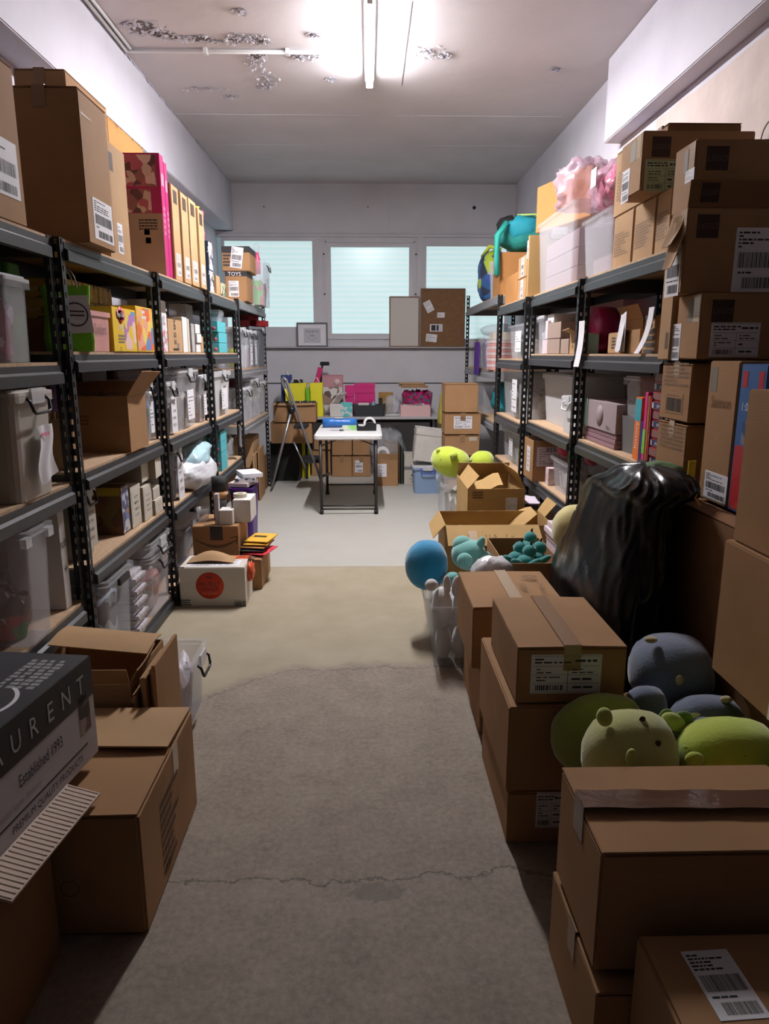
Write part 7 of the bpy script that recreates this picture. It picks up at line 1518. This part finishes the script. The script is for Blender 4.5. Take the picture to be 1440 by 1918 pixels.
# lime and slate-blue plush heap behind the taped carton, on an open carton
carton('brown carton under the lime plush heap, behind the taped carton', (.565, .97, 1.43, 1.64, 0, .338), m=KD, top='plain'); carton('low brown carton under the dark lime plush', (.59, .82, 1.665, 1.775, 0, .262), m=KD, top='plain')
c = aY(1180, 1412, 1.545); c = (c.x, 1.545, c.z - .005)
bl = mat('blush', (.50, .42, .14), .85, sheen=.5)
t = toy('pale lime round plush with tiny face and rounded ear, in front of the heap', c, (.115, .095, .115), vel('pale_lime_velour', (.47, .50, .17)), [('ear', rel(1132, 1343, 1.52, c), (.019, .016, .024), (0, -.2, 0), LIMEP), ('arm', rel(1182, 1420, 1.455, c), (.013, .012, .024), (0, 0, 0), LIMEP)])
EYE = mat('brown_eye', (.03, .012, .006), .4)
def onbody(u, v, c, r, k=1.0):          # a point of the body's surface behind picture point u, v
    d = _ray(u, v).normalized(); o = CAMP - Vector(c); s = Vector((1 / r[0], 1 / r[1], 1 / r[2])); od = Vector([a * b for a, b in zip(o, s)]); dd = Vector([a * b for a, b in zip(d, s)])
    A, B_, C_ = dd.dot(dd), 2 * od.dot(dd), od.dot(od) - k; disc = max(B_ * B_ - 4 * A * C_, 0); return o + d * ((-B_ - math.sqrt(disc)) / (2 * A))
rr = (.115, .095, .115)
for i, (u, v) in enumerate(((1203, 1348), (1232, 1393))):
    p = onbody(u, v, c, rr, 1.06); MB().ell(p, (.008, .004, .009), n=12).build('eye', EYE, t)
mb = MB(); mb.tube([onbody(u, v, c, rr, 1.07) for u, v in ((1206, 1357), (1212, 1360), (1214, 1368), (1219, 1378), (1225, 1376))], .0015, 5); mb.build('stitched_mouth', EYE, t)
c2 = aY(1128, 1408, 1.69); c2 = (c2.x, 1.72, .39)
toy('dark lime round plush behind the pale lime one', c2, (.13, .05, .12), vel('dull_lime_velour', (.26, .30, .06)), [('arm', rel(1262, 1352, 1.62, c2), (.035, .02, .022), (0, .5, 0), LIMEP)])
c3 = aY(1256, 1378, 1.60); toy('leaf green plush leaf between the two lime plushes', (c3.x + .005, 1.645, c3.z), (.024, .016, .05), LEAF, [('leaf_tip', (.03, -.02, .02), (.03, .015, .035), (0, .6, 0), LEAF)], nm_='plush_leaf')
c4 = aY(1366, 1410, 1.55); c4 = (c4.x, 1.55, c4.z); t = toy('bright lime plush lying on its side at the right picture edge', c4, (.125, .09, .085), BRT, [('arm', rel(1300, 1422, 1.47, c4), (.022, .014, .018), (0, 0, 0), BRT), ('nose', rel(1285, 1400, 1.5, c4), (.006, .005, .005), (0, 0, 0), BRT)])
p = [onbody(u, v, c4, (.125, .09, .085), 1.02) for u, v in ((1408, 1362), (1412, 1380), (1406, 1400), (1395, 1418))]; MB().tube(p, .0015, 5).build('seam', LEAF, t)
t5 = aY(1256, 1258, 2.03); c5 = (t5.x, 2.03, t5.z); t = toy('big slate blue round plush with one cream foot, behind the labelled carton', c5, (.125, .13, .12), BLUEG, [('foot', rel(1272, 1274, 1.905, c5), (.012, .008, .016), (0, 0, 0), TAN), ('foot', rel(1219, 1198, 2.0, c5), (.02, .015, .010), (0, 0, 0), TAN)])
carton('brown carton hidden under the slate blue plushes', (.84, 1.05, 1.92, 2.15, 0, c5[2] - .128), m=KD, top='plain')
t6 = aY(1336, 1348, 1.82); c6 = (t6.x - .02, 1.82, t6.z - .01); toy('slate blue plush with cream ear and paper tag, right of the lime ones', c6, (.108, .07, .082), BLUEG, [('ear', rel(1360, 1310, 1.80, c6), (.017, .012, .010), (0, 0, 0), TAN), ('arm', rel(1312, 1352, 1.74, c6), (.022, .012, .012), (0, -.4, 0), BLUEG), ('paper_tag', rel(1296, 1341, 1.735, c6), (.022, .002, .009), (0, -.15, 0), PAPER)]) if True else None
t7 = aY(1205, 1320, 1.84); toy('slate blue plush wing poking out beside the labelled carton', (t7.x + .02, 1.87, t7.z - .02), (.06, .05, .06), BLUEG, [])
# tall clear bin of white plush toys, blue and mint plush behind
x0, x1 = .285, .475
BIN = mat('very_clear_plastic', (.75, .76, .78), .12, trans=.84, spec=.7)
def clearbin(lb, ext, seed=0):
    loc, w, d, h = box_ext(*ext); t = thing('clear_bin', lb, 'bin', loc); r = .03
    MB().loft([rrect(w * .8, d * .8, r, 0), rrect(w, d, r, h), rrect(w + .012, d + .012, r, h), rrect(w + .012, d + .012, r, h + .008), rrect(w - .006, d - .006, r, h + .008), rrect(w * .8 - .006, d * .8 - .006, r, .004)]).build('bin_body', BIN, t); return t
hH = aY(820, 1140, 2.97).z
t = clearbin('tall clear plastic bin stuffed with white plush toys by the right aisle', (.275, .485, 2.965, 3.20, 0, hH))
ship_label(t, (Vector((.06, -.112, hH * .55)), X_, Z_, -Y_), .01, 0, .05, .15, name='paper_label')
WG2 = [(.342, 3.08, .087, .037, .052, .08), (.420, 3.08, .087, .037, .052, .08), (.334, 3.08, .255, .045, .06, .095), (.426, 3.08, .26, .045, .06, .095)]
for i, (x, y, z, a, b, c_) in enumerate(WG2):
    toy('white plush toy %s' % ('at the bottom left of the tall clear bin', 'at the bottom right of the tall clear bin', 'at the left rim of the tall clear bin, paw up', 'at the right rim of the tall clear bin')[i], (x, y, z), (a, b, c_), WHV, [] if i < 2 else [('arm', (-.03, -.01, .10), (.021, .02, .05), (0, .1, 0), WHV)] if i == 3 else [('arm', (.02, -.01, .11), (.018, .018, .048), (0, -.05, 0), WHV), ('paw', (-.05, -.0, .108), (.03, .028, .028), (0, 0, 0), WHV)], grp='white plush toys in the tall clear bin', seed=i)
t = clearbin('wide clear bin under the blue and mint plush toys', (.27, .60, 3.25, 3.60, 0, .225))
pile('plush_filling', 'white plush toys filling the wide clear bin', 'toys', (.315, .555, 3.30, 3.55, .006, .225), WHV, .3)
c = aY(799, 1057, 3.42); c = (c.x, 3.42, c.z); t = toy('large round sky blue plush ball on the wide clear bin', c, (.108, .11, .125), SKY, [('white_patch', (.095, -.03, .035), (.02, .035, .03), (0, 0, 0), WHV), ('white_patch', (.09, -.03, -.03), (.02, .035, .03), (0, 0, 0), WHV)] if False else [])
MB().tube([onbody(u, v, c, (.108, .11, .125), 1.01) for u, v in ((800, 1013), (800, 1030), (798, 1055), (796, 1085))], .0012, 5).build('seam', mat('blue_seam', (.01, .16, .35), .9), t)
c = aY(880, 1043, 3.36); c = (c.x, 3.40, c.z); t = toy('mint green plush lying face down with round tail, beside the blue ball', c, (.085, .085, .075), MINT, [('ear', rel(899, 1020, 3.37, c), (.022, .02, .042), (0, .35, 0), MINT), ('head', rel(866, 1020, 3.42, c), (.05, .05, .045), (0, 0, 0), MINT), ('tail', rel(870, 1050, 3.30, c), (.038, .035, .038), (0, 0, 0), MINT), ('foot', rel(846, 1085, 3.33, c), (.048, .035, .036), (0, -.2, 0), MINT), ('foot', rel(908, 1043, 3.36, c), (.03, .03, .03), (0, 0, 0), MINT)])
MB().tube([onbody(u, v, c, (.085, .085, .075), 1.02) for u, v in ((895, 1022), (888, 1034), (884, 1050), (886, 1066))], .001, 5).build('seam', DTEAL, t)
p = aY(922, 1058, 3.12); sack('white clear-wrapped plush behind the stamped carton', (p.x, 3.12, p.z - .16), (.10, .08, .11), mat('white_wrapped', (.66, .65, .67), .2, spec=.8, bump=.5, bscale=14), n=26, amp=.15, seed=3)
plain('brown carton under the clear-wrapped white plush', (p.x - .05, p.x + .10, 3.03, 3.20, 0, p.z - .165), KR, 'carton')
t, fr = carton('open brown carton of deep teal plush dragons behind the stamped carton', (.64, .92, 3.22, 3.70, 0, .42), m=KR, top='open', flaps={})
for i, (u, v) in enumerate(((975, 1048), (1004, 1038), (1022, 1058), (992, 1066))):
    y = (3.36, 3.56, 3.36, 3.30)[i]; c = aY(u, v, y); c = (c.x - (.05 if i in (1, 2) else .02), y, max(c.z, .40)); toy('deep teal plush dragon in the open carton, %s' % ('leftmost with pale belly', 'farthest back with raised snout', 'nearest the black sack', 'lowest in the middle')[i], c, (.046, .042, .04), DTEAL, [('leg', (-.05, -.03, .01), (.035, .018, .018), (0, .4, .3), DTEAL), ('leg', (.02, -.05, .005), (.05, .016, .018), (0, -.5, .2), MINT if i == 0 else DTEAL), ('head', (.02, .02, .05), (.035, .032, .035), (0, 0, 0), DTEAL), ('horn', (.025, .02, .085), (.006, .006, .018), (0, .2, 0), BLKM)], grp='teal plush dragons', seed=i)
c = aY(1072, 980, 3.30); t = toy('pale yellow round plush peeping out behind the black sack', (c.x + .01, 3.30, c.z - .03), (.105, .1, .12), PALEY, []); plain('brown carton under the pale yellow plush', (.965, 1.14, 3.20, 3.42, 0, c.z - .15), KD, 'carton')
# open carton with handwriting on its flap
yI = 3.86
zI = .45; x0, x1 = across_of(834, yI, zI), across_of(1037, yI, zI); yIb = aZ(835, 957, zI).y
t, fr = carton('wide open brown carton with handwritten marks on its front flap', (x0, x1, yI, min(yIb, 4.40), 0, zI), m=KY, top='open', flaps={'-y': (118, .16, 0, .86), '+x': (35, .10, 0.5, 1), '-x': (140, .10)}, inner=KY, tape=False)
o, U, V, N = fr['-y']; D = V * math.cos(R(118)) + N * math.sin(R(118)); Nf = N * math.cos(R(118)) - V * math.sin(R(118)); w_ = x1 - x0
ff = (o + V * (zI / 2) + D * .075, U, -D, -Nf)
ff = (o + V * (zI / 2 + .001) + D * .075 - Nf * -.0, U, -D, V * math.cos(R(28)) + N * math.sin(R(28)))
for i, s_ in enumerate(('M.23  L-24  XL.30', 'S 5    11 5    7 6    1X 6')): lettering(t, ff, s_, .0, .03 - .045 * i, .036, BRINK, sx=1.1)
for k in (-.16, .14): panel(t, ff, k, 0, .045, .14, TAPEC, 'tape', n0=.0005, n1=.0015)
mb = MB(); mb.sheet(lambda p_, q_: Vector((w_ * .12 + w_ * .32 * p_, .05 + .18 * q_, zI - .16 + .17 * p_ + .05 * q_ * math.sin(3 * p_))), 6, 5, .004); mb.build('inner_flap', KY, t); mb = MB(); mb.sheet(lambda p_, q_: Vector((-w_ * .48 + w_ * .6 * p_, .10 + .1 * q_, zI - .12 + .05 * math.sin(4 * p_) - .05 * p_ * q_)), 6, 5, .004); mb.build('inner_flap', KY, t)
# open carton with QR-less sticker, lime plush tub behind
yJ = 4.48; zJ = aY(876, 916, yJ).z; x0, x1 = across_of(876, yJ, zJ), min(across_of(986, yJ, zJ), 1.01); yJb = min(aZ(838, 886, zJ).y, 5.05)
t, fr = carton('open brown carton with bent lid flaps and small sticker, along the right aisle', (x0, x1, yJ, yJb, 0, zJ), m=KY, top='open', flaps={'+y': (-25, .10), '+x': (-30, .11, 0, .9), '-x': (-40, .11, 0.2, 1)}, inner=KY)
ship_label(t, fr['-y'], .10, zJ / 2 - .10, .075, .085, style='lines', name='sticker'); textlines(t, fr['-y'], -.12, zJ / 2 - .04, .07, .05, 3, BRINK)
mb = MB(); w_, d_, h_ = t['_dims']; mb.sheet(lambda p_, q_: Vector((-w_ * .35 + w_ * .6 * p_, -.02 + .2 * q_, h_ - .05 - .03 * math.sin(5 * p_) + .05 * q_)), 6, 4, .004); mb.build('inner_flap', KY, t)
t, fr = tub('open clear tub of lime plush toys beyond the bent flap carton', (.545, .955, 5.22, 5.75, 0, .43), lid=False, handles=())
pile('plush_filling', 'white spotted plush toys in the open clear tub', 'toys', (.60, .90, 5.28, 5.69, .006, .40), mixed('spotted_white', [(.62, .6, .55), (.65, .63, .6), (.6, .58, .5), (.08, .06, .05)], 12), .4)
y = 5.42; c = aY(842, 865, y); c = (c.x + .01, y, c.z); t = toy('lime round plush with a knob nose lying on the clear tub', c, (.155, .12, .115), BRT, [('nose', rel(844, 853, 5.30, c), (.03, .03, .03), (0, 0, 0), BRT), ('ear', rel(814, 853, 5.36, c), (.016, .014, .016), (0, 0, 0), BRT)], rot=(0, R(18), 0))
for du, dv in ((822, 853), (824, 868)): p = onbody(du, dv, c, (.155, .12, .115), 1.0); MB().ell(p, (.006, .006, .006), n=10).build('eye', EYE, t)
c = aY(896, 876, y); c = (c.x + .06, 5.62, c.z + .015); toy('smaller lime plush with two ears right of the knob nosed one', c, (.10, .09, .09), BRT, [('ear', rel(880, 863, 5.45, c), (.018, .014, .018), (0, 0, 0), BRT), ('ear', rel(912, 871, 5.45, c), (.016, .014, .022), (0, .3, 0), BRT)])
# black rubbish sack
BAGM = mat('black_bin_liner', (.006, .006, .007), .28, spec=.32, bump=.3, bscale=7)
t = thing('rubbish_sack', 'big glossy black rubbish sack leaning against the dark carton', 'bag', (.87, 2.64, 0))
mb = MB(); loops = []; K = 128
ctl = [(0, .91, 2.62, .10, .38), (.03, .91, 2.64, .125, .43), (.25, .905, 2.66, .135, .46), (.5, .91, 2.65, .13, .44), (.72, .935, 2.60, .105, .37), (.90, .955, 2.56, .088, .30), (.93, .985, 2.50, .125, .27), (.95, 1.0, 2.46, .12, .24), (.985, 1.0, 2.44, .10, .19), (1.005, .99, 2.44, .06, .10), (1.01, .98, 2.44, .02, .03)]
def lerp(z):
    for a, b in zip(ctl, ctl[1:]):
        if a[0] <= z <= b[0]: f = (z - a[0]) / (b[0] - a[0]); return [p_ + (q_ - p_) * f for p_, q_ in zip(a, b)]
for i in range(60):
    z = 1.01 * min(1, (i / 59) ** .8); c_ = lerp(z); L = []
    for k in range(K):
        a = 2 * math.pi * k / K; q = Vector((math.cos(a), math.sin(a), z * 2.2))
        pull = max(0., (z - .45) / .55)
        ca, sa = math.cos(a + 1.1 * z), math.sin(a + 1.1 * z)
        r1 = (1 - abs(noise.noise(Vector((ca * 2.6 + z * 2.2, sa * 2.6 - z * 1.4, z * 3.4))))) ** 5; r2 = (1 - abs(noise.noise(Vector((ca * 5.5 - z * 2, sa * 5.5 + z * 3, 4 + z * 6))))) ** 5
        fold = noise.fractal(Vector((q.x * 1.6, q.y * 1.6, z * 2.0)), 1, 2, 3) * .07 + (.045 + .05 * pull) * r1 + (.015 + .045 * pull) * r2
        s_ = 1 + fold * min(1, .3 + z); sq = .8
        L.append((c_[1] + math.copysign(abs(q.x) ** sq, q.x) * c_[3] * s_, c_[2] + math.copysign(abs(q.y) ** sq, q.y) * c_[4] * s_, z + (.02 * noise.noise(Vector((q.x * 3, q.y * 3, 5))) if i > 40 else 0)))
    loops.append(L)
mb.loft(loops, True, True, sm=True); mb.build('sack_body', BAGM, t, world=True)
p = aY(1268, 876, 2.42); MB().ell((1.02, 2.44, .985), (.09, .07, .035), (.2, 0, .1), n=18, amp=.2, seed=2).build('green_contents', mat('dusty_green_cloth', (.10, .17, .07), .8), t, world=True)
p = aY(1303, 868, 2.40); MB().box(1.075, 1.10, 2.34, 2.343, .97, 1.04).build('yellow_tag', mat('tag_yellow', (.7, .6, .04), .6), t, world=True)
MB().tube([(1.05, 2.30, .98), (1.08, 2.26, .95), (1.065, 2.25, .93), (1.07, 2.22, .912)], .004, 6).build('yellow_ribbon', mat('ribbon_yellow', (.55, .38, .08), .6), t, world=True)

for o in C.objects:
    if '_dims' in o: del o['_dims']
